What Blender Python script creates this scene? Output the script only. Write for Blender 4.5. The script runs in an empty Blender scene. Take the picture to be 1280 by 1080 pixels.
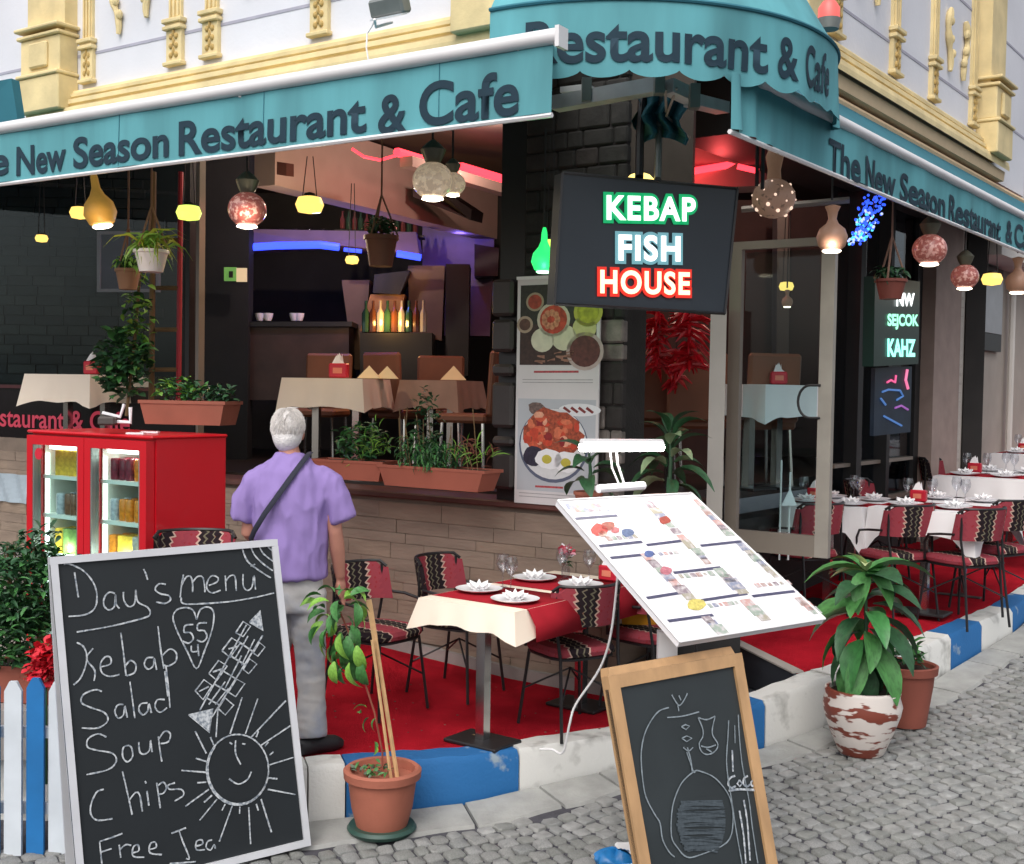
import bpy, bmesh, math, random
from mathutils import Vector as V, Matrix
from math import sin, cos, pi, radians
random.seed(7)
SC = bpy.context.scene
COL = SC.collection
# ---------------------------------------------------------------- camera
EYE = V((0, 0, 1.9)); FPX = 1500.0
PIT = math.atan(53 / FPX); ROL = math.atan(.0165)
f0 = V((0, cos(PIT), -sin(PIT))); r0 = V((1, 0, 0)); u0 = V((0, sin(PIT), cos(PIT)))
CR = cos(ROL) * r0 + sin(ROL) * u0; CU = -sin(ROL) * r0 + cos(ROL) * u0
cam = bpy.data.objects.new('camera', bpy.data.cameras.new('camera')); COL.objects.link(cam)
cam.data.sensor_width = 36; cam.data.lens = FPX / 1280 * 36; cam.data.clip_end = 500; cam.data.clip_start = .05
cam.matrix_world = Matrix(((CR.x, CU.x, -f0.x, EYE.x), (CR.y, CU.y, -f0.y, EYE.y), (CR.z, CU.z, -f0.z, EYE.z), (0, 0, 0, 1)))
SC.camera = cam
# ---------------------------------------------------------------- daylight (overcast)
W = bpy.data.worlds.new('World'); SC.world = W; W.use_nodes = True
nt = W.node_tree; bgn = nt.nodes['Background']
sky = nt.nodes.new('ShaderNodeTexSky'); sky.sky_type = 'NISHITA'; sky.sun_disc = False
SUN_EL = radians(52); SUN_AZ = radians(200)
sky.sun_elevation = SUN_EL; sky.sun_rotation = SUN_AZ
sky.air_density = 1.0; sky.dust_density = 4.0; sky.ozone_density = 1.0
hs = nt.nodes.new('ShaderNodeHueSaturation'); hs.inputs['Saturation'].default_value = .35
nt.links.new(sky.outputs[0], hs.inputs['Color']); nt.links.new(hs.outputs[0], bgn.inputs['Color'])
bgn.inputs['Strength'].default_value = .15
sl = bpy.data.lights.new('sun', 'SUN'); sl.energy = .75; sl.angle = radians(60); sl.color = (1, .97, .93)
so = bpy.data.objects.new('sun', sl); COL.objects.link(so)
sd = V((sin(SUN_AZ) * cos(SUN_EL), cos(SUN_AZ) * cos(SUN_EL), sin(SUN_EL)))
so.rotation_euler = sd.to_track_quat('Z', 'Y').to_euler(); so.location = (0, -5, 12)
SC.view_settings.view_transform = 'Standard'; SC.view_settings.look = 'None'
SC.view_settings.gamma = 1; SC.view_settings.exposure = .5; SC.view_settings.use_curve_mapping = False
SC.cycles.use_denoising = True
SC.cycles.max_bounces = 6; SC.cycles.transparent_max_bounces = 12
SC.cycles.sample_clamp_indirect = 4; SC.cycles.caustics_reflective = False; SC.cycles.caustics_refractive = False

# ---------------------------------------------------------------- pixel -> world
def ray(px, py): return f0 + (px - 640) / FPX * CR - (py - 540) / FPX * CU
def at(px, py, Y):
    d = ray(px, py); return EYE + d * (Y / d.y)
def hit(px, py, P, n):
    d = ray(px, py); return EYE + d * ((V(P) - EYE).dot(n) / d.dot(n))
# ---------------------------------------------------------------- mesh builder
class MB:
    def __init__(s): s.v = []; s.f = []; s.m = []; s.uv = None
    def add(s, vs, fs, mi=0):
        b = len(s.v); s.v += [V(p) for p in vs]; s.f += [tuple(b + i for i in f) for f in fs]; s.m += [mi] * len(fs); return s
    def box(s, c, d, M=None, mi=0, bev=0):
        x, y, z = d[0] / 2, d[1] / 2, d[2] / 2
        if bev:
            b = min(bev, x * .9, y * .9, z * .9); P = []
            for sx in (-1, 1):
                for sy in (-1, 1):
                    for sz in (-1, 1):
                        P += [(sx * x, sy * (y - b), sz * (z - b)), (sx * (x - b), sy * y, sz * (z - b)), (sx * (x - b), sy * (y - b), sz * z)]
            bm = bmesh.new(); vv = [bm.verts.new(p) for p in P]; r = bmesh.ops.convex_hull(bm, input=vv)
            bm.verts.index_update(); vs = [v.co.copy() for v in bm.verts]; fs = [[v.index for v in f.verts] for f in bm.faces]; bm.free()
        else:
            vs = [(-x, -y, -z), (x, -y, -z), (x, y, -z), (-x, y, -z), (-x, -y, z), (x, -y, z), (x, y, z), (-x, y, z)]
            fs = [(0, 3, 2, 1), (4, 5, 6, 7), (0, 1, 5, 4), (1, 2, 6, 5), (2, 3, 7, 6), (3, 0, 4, 7)]
        c = V(c); vs = [V(p) + c for p in vs]
        if M: vs = [M @ p for p in vs]
        return s.add(vs, fs, mi)
    def tube(s, pts, r, n=8, mi=0, cap=True, flat=1.0):
        pts = [V(p) for p in pts]; N = len(pts); rr = r if isinstance(r, (list, tuple)) else [r] * N
        vs = []; fs = []; up = None
        for i, p in enumerate(pts):
            t = (pts[min(i + 1, N - 1)] - pts[max(i - 1, 0)])
            t = t.normalized() if t.length > 1e-9 else V((0, 0, 1))
            if up is None: up = t.orthogonal().normalized() if abs(t.z) > .9 else V((0, 0, 1)).cross(t).normalized()
            a = (up - t * up.dot(t)); a = a.normalized() if a.length > 1e-6 else t.orthogonal().normalized()
            up = a; b = t.cross(a)
            for k in range(n):
                th = 2 * pi * k / n; vs.append(p + (a * cos(th) + b * sin(th) * flat) * rr[i])
        for i in range(N - 1):
            for k in range(n):
                fs.append((i * n + k, i * n + (k + 1) % n, (i + 1) * n + (k + 1) % n, (i + 1) * n + k))
        if cap: fs += [tuple(range(n))[::-1], tuple((N - 1) * n + k for k in range(n))]
        return s.add(vs, fs, mi)
    def lathe(s, prof, n=20, c=(0, 0, 0), mi=0, M=None, a0=0, a1=2 * pi, wob=0):
        vs = []; fs = []; full = abs(a1 - a0 - 2 * pi) < 1e-6; K = n if full else n + 1
        for (r, z) in prof:
            for k in range(K):
                th = a0 + (a1 - a0) * k / n; q = r * (1 + wob * sin(7 * th)); vs.append(V((q * cos(th), q * sin(th), z)) + V(c))
        for i in range(len(prof) - 1):
            for k in range(n):
                k2 = (k + 1) % K; fs.append((i * K + k, i * K + k2, (i + 1) * K + k2, (i + 1) * K + k))
        if M: vs = [M @ p for p in vs]
        return s.add(vs, fs, mi)
    def prism(s, poly, off, mi=0):            # poly: list of 3D points; off: extrusion vector
        n = len(poly); off = V(off); vs = [V(p) for p in poly] + [V(p) + off for p in poly]
        fs = [tuple(range(n))[::-1], tuple(range(n, 2 * n))] + [(i, (i + 1) % n, (i + 1) % n + n, i + n) for i in range(n)]
        return s.add(vs, fs, mi)
    def quad(s, a, b, c, d, mi=0): return s.add([a, b, c, d], [(0, 1, 2, 3)], mi)
    def grid(s, fn, nu, nv, mi=0):
        vs = [fn(i / nu, j / nv) for j in range(nv + 1) for i in range(nu + 1)]
        fs = [(j * (nu + 1) + i, j * (nu + 1) + i + 1, (j + 1) * (nu + 1) + i + 1, (j + 1) * (nu + 1) + i) for j in range(nv) for i in range(nu)]
        return s.add(vs, fs, mi)
    def ell(s, c, r, n=12, m=8, mi=0, M=None):
        vs = []; fs = []
        for j in range(m + 1):
            ph = -pi / 2 + pi * j / m
            for k in range(n):
                th = 2 * pi * k / n; vs.append(V((r[0] * cos(ph) * cos(th), r[1] * cos(ph) * sin(th), r[2] * sin(ph))))
        for j in range(m):
            for k in range(n): fs.append((j * n + k, j * n + (k + 1) % n, (j + 1) * n + (k + 1) % n, (j + 1) * n + k))
        if M: vs = [M @ p for p in vs]
        vs = [p + V(c) for p in vs]
        return s.add(vs, fs, mi)
    def mesh(s, name, mats, smooth=False, M=None):
        me = bpy.data.meshes.new(name)
        vs = [M @ p for p in s.v] if M else s.v
        me.from_pydata([tuple(p) for p in vs], [], s.f)
        if not isinstance(mats, (list, tuple)): mats = [mats]
        for m in mats: me.materials.append(m)
        if len(mats) > 1:
            for p, i in zip(me.polygons, s.m): p.material_index = i
        bm = bmesh.new(); bm.from_mesh(me); bmesh.ops.remove_doubles(bm, verts=bm.verts, dist=1e-5)
        bmesh.ops.recalc_face_normals(bm, faces=bm.faces); bm.to_mesh(me); bm.free()
        if smooth:
            for p in me.polygons: p.use_smooth = True
            try: me.set_sharp_from_angle(angle=radians(38))
            except Exception: pass
        return me

def rootmat(loc, rz): return Matrix.Translation(V(loc)) @ Matrix.Rotation(rz, 4, 'Z')
def tag(o, label=None, cat=None, group=None, kind=None):
    if label: o['label'] = label
    if cat: o['category'] = cat
    if group: o['group'] = group
    if kind: o['kind'] = kind
    return o
def thing(name, label, cat, loc=(0, 0, 0), rz=0, group=None):
    o = bpy.data.objects.new(name, None); COL.objects.link(o); o.empty_display_size = .1
    o.location = V(loc); o.rotation_euler = (0, 0, rz); o['_m'] = 0; del o['_m']
    return tag(o, label, cat, group)
def wmat(o):
    M = Matrix.LocRotScale(o.location, o.rotation_euler, o.scale)
    return wmat(o.parent) @ o.matrix_parent_inverse @ M if o.parent else M
def obj(name, me, parent=None, world=False, label=None, kind=None, loc=None, rot=None, scl=None):
    o = bpy.data.objects.new(name, me); COL.objects.link(o)
    if loc is not None: o.location = V(loc)
    if rot is not None: o.rotation_euler = rot
    if scl is not None: o.scale = scl
    if parent:
        o.parent = parent
        if world: o.matrix_parent_inverse = wmat(parent).inverted()
    if label: o['label'] = label
    if kind: o['kind'] = kind
    return o
def part(name, mb, mats, parent, world=False, smooth=False, label=None, kind=None):
    return obj(name, mb.mesh(name, mats, smooth), parent, world, label, kind)
def solo(name, mb, mats, label, cat, group=None, smooth=False, loc=None):   # one-mesh thing; origin moved to loc
    me = mb.mesh(name, mats, smooth)
    if loc is None:
        lo = [min(v.co[i] for v in me.vertices) for i in range(3)]; hi = [max(v.co[i] for v in me.vertices) for i in range(3)]
        loc = V(((lo[0] + hi[0]) / 2, (lo[1] + hi[1]) / 2, lo[2]))
    me.transform(Matrix.Translation(-V(loc)))
    return tag(obj(name, me, loc=loc), label, cat, group)
def struct(name, mb, mats, smooth=False, kind='structure'): return obj(name, mb.mesh(name, mats, smooth), kind=kind)
def dup(root, loc, rz, label=None, group=None):
    def cp(o, par):
        c = o.copy(); COL.objects.link(c)
        if par: c.parent = par; c.matrix_parent_inverse = o.matrix_parent_inverse.copy()
        for ch in list(KIDS.get(o.name, [])): cp(ch, c)
        return c
    KIDS = {}
    for o in bpy.data.objects:
        if o.parent: KIDS.setdefault(o.parent.name, []).append(o)
    c = cp(root, None); c.location = V(loc); c.rotation_euler = (0, 0, rz)
    if label: c['label'] = label
    if group: c['group'] = group
    return c

# ---------------------------------------------------------------- materials
def hexc(h):
    h = h.lstrip('#'); c = [int(h[i:i + 2], 16) / 255 for i in (0, 2, 4)]
    return tuple(x / 12.92 if x <= .04045 else ((x + .055) / 1.055) ** 2.4 for x in c)
MATS = {}
def mat(name, col, rough=.6, metal=0., noise=.12, scale=6., bump=0., bscale=60., col2=None, thr=None, soft=.04, emit=0., ecol=None, spec=.5, detail=4, stretch=(1, 1, 1), sheen=0, trans=0, alpha=1, coat=0):
    if name in MATS: return MATS[name]
    m = bpy.data.materials.new(name); m.use_nodes = True; n = m.node_tree.nodes; l = m.node_tree.links
    b = n['Principled BSDF']; b.inputs['Roughness'].default_value = rough; b.inputs['Metallic'].default_value = metal
    b.inputs['Specular IOR Level'].default_value = spec
    if trans: b.inputs['Transmission Weight'].default_value = trans
    if alpha < 1: b.inputs['Alpha'].default_value = alpha
    if sheen: b.inputs['Sheen Weight'].default_value = sheen
    if coat: b.inputs['Coat Weight'].default_value = coat
    tc = n.new('ShaderNodeTexCoord'); mp = n.new('ShaderNodeMapping'); mp.inputs['Scale'].default_value = stretch
    l.new(tc.outputs['Object'], mp.inputs['Vector'])
    nz = n.new('ShaderNodeTexNoise'); nz.inputs['Scale'].default_value = scale; nz.inputs['Detail'].default_value = detail
    l.new(mp.outputs[0], nz.inputs['Vector'])
    r = n.new('ShaderNodeValToRGB'); l.new(nz.outputs['Fac'], r.inputs['Fac'])
    c = [x for x in col]
    if col2 is None:
        r.color_ramp.elements[0].position = .25; r.color_ramp.elements[1].position = .75
        r.color_ramp.elements[0].color = (*[x * (1 - noise) for x in c], 1); r.color_ramp.elements[1].color = (*[min(1, x * (1 + noise)) for x in c], 1)
    else:
        t = .5 if thr is None else thr
        r.color_ramp.elements[0].position = t - soft; r.color_ramp.elements[1].position = t + soft
        r.color_ramp.elements[0].color = (*c, 1); r.color_ramp.elements[1].color = (*col2, 1)
    l.new(r.outputs[0], b.inputs['Base Color'])
    if emit:
        b.inputs['Emission Color'].default_value = (*(ecol or c), 1); b.inputs['Emission Strength'].default_value = emit
    if bump:
        nb = n.new('ShaderNodeTexNoise'); nb.inputs['Scale'].default_value = bscale; nb.inputs['Detail'].default_value = 5
        l.new(mp.outputs[0], nb.inputs['Vector'])
        bp = n.new('ShaderNodeBump'); bp.inputs['Strength'].default_value = bump; bp.inputs['Distance'].default_value = .01
        l.new(nb.outputs['Fac'], bp.inputs['Height']); l.new(bp.outputs[0], b.inputs['Normal'])
    MATS[name] = m; return m
def emis(name, col, st):
    if name in MATS: return MATS[name]
    m = bpy.data.materials.new(name); m.use_nodes = True; n = m.node_tree.nodes; l = m.node_tree.links
    b = n['Principled BSDF']; b.inputs['Base Color'].default_value = (*[c * .5 for c in col], 1)
    b.inputs['Emission Color'].default_value = (*col, 1); b.inputs['Emission Strength'].default_value = st; b.inputs['Roughness'].default_value = .4
    MATS[name] = m; return m
def glassm(name, tint=(.8, .9, .9), refl=.25):
    if name in MATS: return MATS[name]
    m = bpy.data.materials.new(name); m.use_nodes = True; n = m.node_tree.nodes; l = m.node_tree.links
    n.remove(n['Principled BSDF']); o = n['Material Output']
    t = n.new('ShaderNodeBsdfTransparent'); t.inputs[0].default_value = (*tint, 1)
    g = n.new('ShaderNodeBsdfGlossy'); g.inputs['Roughness'].default_value = .03
    fr = n.new('ShaderNodeLayerWeight'); fr.inputs[0].default_value = .5
    pw = n.new('ShaderNodeMath'); pw.operation = 'POWER'; pw.inputs[1].default_value = 4; l.new(fr.outputs['Facing'], pw.inputs[0])
    mu = n.new('ShaderNodeMath'); mu.operation = 'MULTIPLY_ADD'; mu.inputs[1].default_value = .45; mu.inputs[2].default_value = .004 + refl * .04
    l.new(pw.outputs[0], mu.inputs[0])
    mx = n.new('ShaderNodeMixShader'); l.new(mu.outputs[0], mx.inputs[0]); l.new(t.outputs[0], mx.inputs[1]); l.new(g.outputs[0], mx.inputs[2])
    l.new(mx.outputs[0], o.inputs[0]); MATS[name] = m; return m
def kilim():
    if 'kilim' in MATS: return MATS['kilim']
    m = bpy.data.materials.new('kilim'); m.use_nodes = True; n = m.node_tree.nodes; l = m.node_tree.links; b = n['Principled BSDF']
    b.inputs['Roughness'].default_value = .95; b.inputs['Specular IOR Level'].default_value = .1
    tc = n.new('ShaderNodeTexCoord'); sx = n.new('ShaderNodeSeparateXYZ'); l.new(tc.outputs['Object'], sx.inputs[0])
    def math(op, a, bb=None, v=None):
        q = n.new('ShaderNodeMath'); q.operation = op; l.new(a, q.inputs[0])
        if bb is not None: l.new(bb, q.inputs[1])
        if v is not None: q.inputs[1].default_value = v
        return q.outputs[0]
    yz = math('ADD', sx.outputs[1], sx.outputs[2]); zig = math('PINGPONG', yz, None, .022)
    nd = n.new('ShaderNodeTexNoise'); nd.inputs['Scale'].default_value = 7; l.new(tc.outputs['Object'], nd.inputs['Vector'])
    z2 = math('ADD', math('MULTIPLY', zig, None, .75), math('MULTIPLY', nd.outputs['Fac'], None, .06)); xx = math('ADD', sx.outputs[0], z2)
    u = math('FRACT', math('MULTIPLY', math('ADD', xx, None, 5.03), None, 4.0))
    r = n.new('ShaderNodeValToRGB'); r.color_ramp.interpolation = 'CONSTANT'; l.new(u, r.inputs[0])
    cols = [(0, '#93404a'), (.30, '#c4a696'), (.34, '#2a2326'), (.44, '#6f6a58'), (.48, '#2a2226'), (.60, '#7b7463'), (.63, '#2a2226'), (.76, '#bfa294'), (.80, '#9a434c')]
    e = r.color_ramp.elements; e[0].position = 0; e[0].color = (*hexc(cols[0][1]), 1); e[1].position = cols[1][0]; e[1].color = (*hexc(cols[1][1]), 1)
    for p, c in cols[2:]: q = e.new(p); q.color = (*hexc(c), 1)
    vo = n.new('ShaderNodeTexVoronoi'); vo.inputs['Scale'].default_value = 34; vo.distance = 'MANHATTAN'; l.new(tc.outputs['Object'], vo.inputs['Vector'])
    r2 = n.new('ShaderNodeValToRGB'); r2.color_ramp.interpolation = 'CONSTANT'; l.new(vo.outputs['Distance'], r2.inputs[0])
    r2.color_ramp.elements[0].color = (1, .55, .5, 1); r2.color_ramp.elements[1].position = .32; r2.color_ramp.elements[1].color = (1, 1, 1, 1)
    mx = n.new('ShaderNodeMix'); mx.data_type = 'RGBA'; mx.blend_type = 'MULTIPLY'; mx.inputs[0].default_value = .8
    l.new(r.outputs[0], mx.inputs[6]); l.new(r2.outputs[0], mx.inputs[7]); l.new(mx.outputs[2], b.inputs['Base Color'])
    nb = n.new('ShaderNodeTexNoise'); nb.inputs['Scale'].default_value = 250; bp = n.new('ShaderNodeBump'); bp.inputs['Strength'].default_value = .4; bp.inputs['Distance'].default_value = .004
    l.new(nb.outputs[0], bp.inputs['Height']); l.new(bp.outputs[0], b.inputs['Normal']); MATS['kilim'] = m; return m
def textmesh(txt, size, depth=.002, bold=.0, xs=1.0, align='CENTER', name='lettering', spacing=1.0):
    cu = bpy.data.curves.new('t', 'FONT'); cu.body = txt; cu.size = size; cu.extrude = depth; cu.offset = bold
    cu.align_x = align; cu.space_character = spacing; cu.resolution_u = 6; cu.fill_mode = 'FRONT' if depth == 0 else 'BOTH'
    o = bpy.data.objects.new('t', cu); COL.objects.link(o); dg = bpy.context.evaluated_depsgraph_get()
    me = bpy.data.meshes.new_from_object(o.evaluated_get(dg)); bpy.data.objects.remove(o)
    me.name = name; me.materials.clear()
    me.transform(Matrix.Diagonal((xs, 1, 1, 1))); return me
def placem(me, O, U, Vv, N=None):       # text plane -> world (U right, Vv up)
    U = V(U); Vv = V(Vv); N = V(N) if N is not None else U.cross(Vv).normalized(); O = V(O)
    me.transform(Matrix(((U.x, Vv.x, N.x, O.x), (U.y, Vv.y, N.y, O.y), (U.z, Vv.z, N.z, O.z), (0, 0, 0, 1)))); return me
def fitm(me):                            # bounds of a mesh in x,y
    xs = [v.co.x for v in me.vertices]; ys = [v.co.y for v in me.vertices]; return min(xs), max(xs), min(ys), max(ys)
def shrink(mesh_bm_obj): pass

M_white = mat('plaster_white', hexc('#dcdce2'), .75, noise=.10, scale=1.0, detail=9, bump=.15, bscale=30)
M_groove_shade = mat('groove_grey', hexc('#a9a7b5'), .8)
M_yellow = mat('stucco_yellow', hexc('#e0cb98'), .7, noise=.2, scale=4, detail=9, bump=.2, bscale=40)
M_yellow2 = mat('stucco_yellow_dark', hexc('#bd9f62'), .75, noise=.12, scale=5, bump=.2)
M_peach = mat('soffit_peach', hexc('#dfc19b'), .8, noise=.06)
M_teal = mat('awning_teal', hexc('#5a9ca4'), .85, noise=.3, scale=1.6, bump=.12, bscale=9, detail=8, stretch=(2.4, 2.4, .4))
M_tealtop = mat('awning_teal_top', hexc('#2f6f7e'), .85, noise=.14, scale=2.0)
M_tealdk = mat('print_navy_teal', hexc('#12303f'), .8, noise=.15, scale=12)
M_bar = mat('powder_white', hexc('#e4e2e2'), .35, noise=.05, scale=4)
M_grey = mat('metal_grey', hexc('#878b88'), .45, metal=.5, noise=.15)
M_galv = mat('frame_beige', hexc('#857b70'), .45, metal=.2, noise=.08, scale=3)
M_frame = mat('frame_grey', hexc('#b3aca4'), .45, metal=.1, noise=.08, scale=3)
M_black = mat('black_metal', hexc('#1d1b1d'), .45, noise=.2)
M_idk = mat('interior_black', hexc('#121112'), .5, noise=.2)
M_dark = mat('dark_paint', hexc('#1f1d1d'), .6, noise=.2)
M_dstone = mat('dark_stone', hexc('#2b2a28'), .85, noise=.45, scale=9, bump=.7, bscale=22)
M_dstone2 = mat('dark_stone_brown', hexc('#312c2a'), .85, noise=.35, scale=8, bump=.7, bscale=22)
M_mortar = mat('mortar_dark', hexc('#2e2b29'), .95, noise=.3, bump=.4)
M_trav = [mat('travertine_%d' % i, hexc(c), .75, noise=.22, scale=5, bump=.6, bscale=25, stretch=(.5, .5, 2), detail=9) for i, c in enumerate(['#8c7b6d', '#907f70', '#89786a', '#8e7c6c'])]
M_base = mat('base_grey', hexc('#9a9490'), .85, noise=.2, scale=5)
M_carpet = mat('red_carpet', hexc('#ae1c2a'), .98, noise=.3, scale=3.5, bump=1.0, bscale=160, spec=.05, detail=9)
M_kwhite = mat('kerb_white', hexc('#d3d2cd'), .8, noise=.1, col2=hexc('#8d8b86'), thr=.64, soft=.10, scale=6, bump=.3, detail=9)
M_kblue = mat('kerb_blue', hexc('#1c629c'), .75, col2=hexc('#8a9aa6'), thr=.68, soft=.04, scale=7, bump=.3, detail=10)
M_mort2 = mat('cobble_joint', hexc('#45444a'), .95, noise=.3, scale=12, bump=.8, bscale=60)
M_cob = [mat('granite_%d' % i, hexc(c), .7, noise=.24, scale=14, bump=.5, bscale=90) for i, c in enumerate(['#8d8d8a', '#878886', '#929290', '#82837f', '#8a8a87'])]
M_slab = mat('slab_grey', hexc('#9b9b97'), .8, noise=.2, scale=7, bump=.5, bscale=60)
M_glass = glassm('window_glass')
M_glassd = glassm('window_glass_dark', (.5, .6, .68), .9)
M_terra = mat('terracotta', hexc('#a3604c'), .75, noise=.16, scale=6, bump=.15)
M_terra2 = mat('terracotta_box', hexc('#9c5644'), .7, noise=.12, scale=4)
M_soil = mat('soil', hexc('#3a2d22'), .95, noise=.4, scale=40, bump=.8)
M_leaf = mat('leaf_green', hexc('#447a3f'), .55, noise=.4, scale=8)
M_leafd = mat('leaf_dark', hexc('#2c5233'), .5, noise=.4, scale=10)
M_leafl = mat('leaf_light', hexc('#7dac46'), .5, noise=.3, scale=9)
M_leafy = mat('leaf_yellow_green', hexc('#a3ad3a'), .5, noise=.3, scale=9)
M_stem = mat('stem_brown', hexc('#6d5638'), .8, noise=.3)
M_wood = mat('wood_honey', hexc('#b58f66'), .5, noise=.22, scale=3.5, stretch=(4, 4, .7), bump=.1, detail=8)
M_chalkb = mat('chalkboard', hexc('#161c20'), .55, noise=.2, scale=3, col2=None, detail=8)
M_chalk = mat('chalk', hexc('#c4c8cb'), .95, col2=hexc('#77808a'), thr=.52, soft=.12, scale=70, detail=3)
M_cloth = mat('cloth_cream', hexc('#efdfcd'), .9, noise=.04, scale=3, bump=.12, bscale=10, spec=.1)
M_clothw = mat('cloth_white', hexc('#e6e3e3'), .9, noise=.04, scale=3, bump=.12, bscale=10, spec=.1)
M_red = mat('runner_red', hexc('#98202b'), .9, noise=.12, scale=8, bump=.1, bscale=200, spec=.1)
M_china = mat('china_white', hexc('#ecebee'), .2, noise=.02)
M_napk = mat('napkin_white', hexc('#eceaea'), .9, noise=.04)
M_napc = mat('napkin_cream', hexc('#ecd9ad'), .9, noise=.05)
M_clear = glassm('clear_glassware', (.88, .89, .92), 3)
M_chrome = mat('chrome', hexc('#c9c6c2'), .18, metal=1, noise=.03)
M_brownl = mat('leather_brown', hexc('#7c4c34'), .55, noise=.15, scale=4)
M_fridge = mat('fridge_red', hexc('#c10f1f'), .35, noise=.08, scale=2, coat=.2)
M_stake = mat('bamboo', hexc('#c9a173'), .6, noise=.2, scale=20)
M_redpl = mat('red_plastic', hexc('#c22236'), .4, noise=.1)
M_grn = mat('saucer_green', hexc('#2d4a41'), .5)
# ================================================================ STRUCTURE
uL = V((.831, -.556, 0)).normalized(); nL = V((-.556, -.831, 0)).normalized(); OL = V((.084, 7.6, 0))
uR = V((.592, .806, 0)).normalized(); nR = V((.806, -.592, 0)).normalized(); OR = V((1.053, 6.95, 0))
Z = V((0, 0, 1))
def PL(s, d, z): return OL + uL * s + nL * d + Z * z
def PR(s, d, z): return OR + uR * s + nR * d + Z * z
def pxL(px, py, d=0):
    p = hit(px, py, OL + nL * d, nL); return (p - OL).dot(uL), p.z
def pxR(px, py, d=0):
    p = hit(px, py, OR + nR * d, nR); return (p - OR).dot(uR), p.z
ML = Matrix(((uL.x, nL.x, 0, OL.x), (uL.y, nL.y, 0, OL.y), (0, 0, 1, 0), (0, 0, 0, 1)))
MR = Matrix(((uR.x, nR.x, 0, OR.x), (uR.y, nR.y, 0, OR.y), (0, 0, 1, 0), (0, 0, 0, 1)))
def bx(mb, M, s0, s1, d0, d1, z0, z1, bev=0, mi=0): return mb.box(((s0 + s1) / 2, (d0 + d1) / 2, (z0 + z1) / 2), (abs(s1 - s0), abs(d1 - d0), abs(z1 - z0)), M, mi, bev)
def rz(X, Y):
    Yc = max(Y, 4.0); z = -.70 + .09 * min(Yc, 9) + .03 * max(0, Yc - 9) + .01 * X + .04 * min(max(0, X - 1.4), 4)
    return z
def cz(X, Y):
    s = (X - OL.x) * uL.x + (Y - OL.y) * uL.y; return .05 - .06 * max(min(s, 0), -5)
def cr(X, Y):
    t = (X - 1.84) * .592 + (Y - 6.97) * .806; return .24 + .05 * t
# ---- street
mb = MB()
def gfn(u, v):
    X = -14 + 34 * u; Y = -6 + 46 * v; return V((X, Y, rz(X, Y) - .012))
mb.grid(gfn, 68, 92)
street = struct('street', mb, M_mort2)
# ---- kerb line (outer top edge)
KP = [(-7.0, 6.3, .26), (-4.2, 5.95, .17), (-2.4, 5.74, .10), (-.97, 5.72, .07), (-.2, 5.95, .06), (.53, 6.36, .05), (.95, 6.52, .09), (1.37, 6.64, .16), (1.84, 6.97, .24), (2.55, 7.5, .30), (3.68, 8.7, .37), (5.5, 11.2, .48), (8, 14.6, .6)]
KP = [V(p) for p in KP]
def kpath(d):
    acc = 0
    for a, b in zip(KP, KP[1:]):
        L = (b.xy - a.xy).length
        if d <= acc + L: return a.lerp(b, (d - acc) / L), (b - a).normalized()
        acc += L
    return KP[-1], (KP[-1] - KP[-2]).normalized()
def knear(p):    # arc length of the path point whose x,y is nearest
    best = (1e9, 0); acc = 0
    for a, b in zip(KP, KP[1:]):
        ab = b.xy - a.xy; t = max(0, min(1, (V(p).xy - a.xy).dot(ab) / ab.length_squared)); q = a.xy + ab * t
        dd = (q - V(p).xy).length
        if dd < best[0]:
            cr_ = ab.x * (V(p).y - a.y) - ab.y * (V(p).x - a.x); best = (dd, acc + t * ab.length, cr_)
        acc += ab.length
    return best
def kd(px, py, Yg): return knear(at(px, py, Yg))[1]
marks = []   # (start, end, colour)
cuts = [kd(385, 960, 5.72), kd(432, 960, 5.78), kd(648, 940, 6.1), kd(790, 925, 6.45), kd(938, 890, 6.64), kd(962, 882, 6.66), kd(1045, 848, 7.0), kd(1120, 825, 7.4), kd(1200, 795, 7.85), kd(1243, 780, 8.2), kd(1283, 765, 8.6)]
seq = []
d0 = cuts[0]
k = cuts[0]; c = 1
pre = []
while k > 0.4: pre.append((k - .75, k, c)); k -= .75; c = 1 - c
segs = [(a, b, c_ if True else 0) for a, b, c_ in reversed(pre)]
colr = [0, 1, 0, 0, 1, 0, 0, 0, 1, 0]     # 0 white 1 blue
for i in range(len(cuts) - 1): segs.append((cuts[i], cuts[i + 1], colr[i]))
segs[len(pre) - 1] = (*segs[len(pre) - 1][:2], 0)
k = cuts[-1]; c = 1
while k < 13.5: segs.append((k, k + .6, c)); k += .6; c = 1 - c
kerb = struct('kerb', MB().box((0, 9, -1.2), (.5, .5, .1)), M_base)
KW = .17
for i, (a, b, c) in enumerate(segs):
    a = max(a, .01)
    if b - a < .03: continue
    mb = MB(); N = max(2, int((b - a) / .1)); vs = []; fs = []
    for j in range(N + 1):
        p, t = kpath(a + .004 + (b - a - .008) * j / N); inn = V((-t.y, t.x, 0)).normalized(); zb = rz(p.x, p.y) - .05
        jz = (.004 * sin(9 * (a + j * .3)))
        o = [p + V((0, 0, zb - p.z)) - inn * .012, p - inn * .008 + Z * (-.03 + jz), p + inn * .012 + Z * jz, p + inn * (KW - .01) + Z * jz, p + inn * KW + Z * (-.01), p + inn * KW + V((0, 0, zb - p.z))]
        vs += o
    for j in range(N):
        for q in range(5): fs.append((j * 6 + q, j * 6 + q + 1, (j + 1) * 6 + q + 1, (j + 1) * 6 + q))
    fs += [tuple(range(6)), tuple(N * 6 + q for q in range(6))[::-1]]
    mb.add(vs, fs)
    part('kerb_stone', mb, [M_kwhite, M_kblue][c], kerb, smooth=True)
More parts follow.
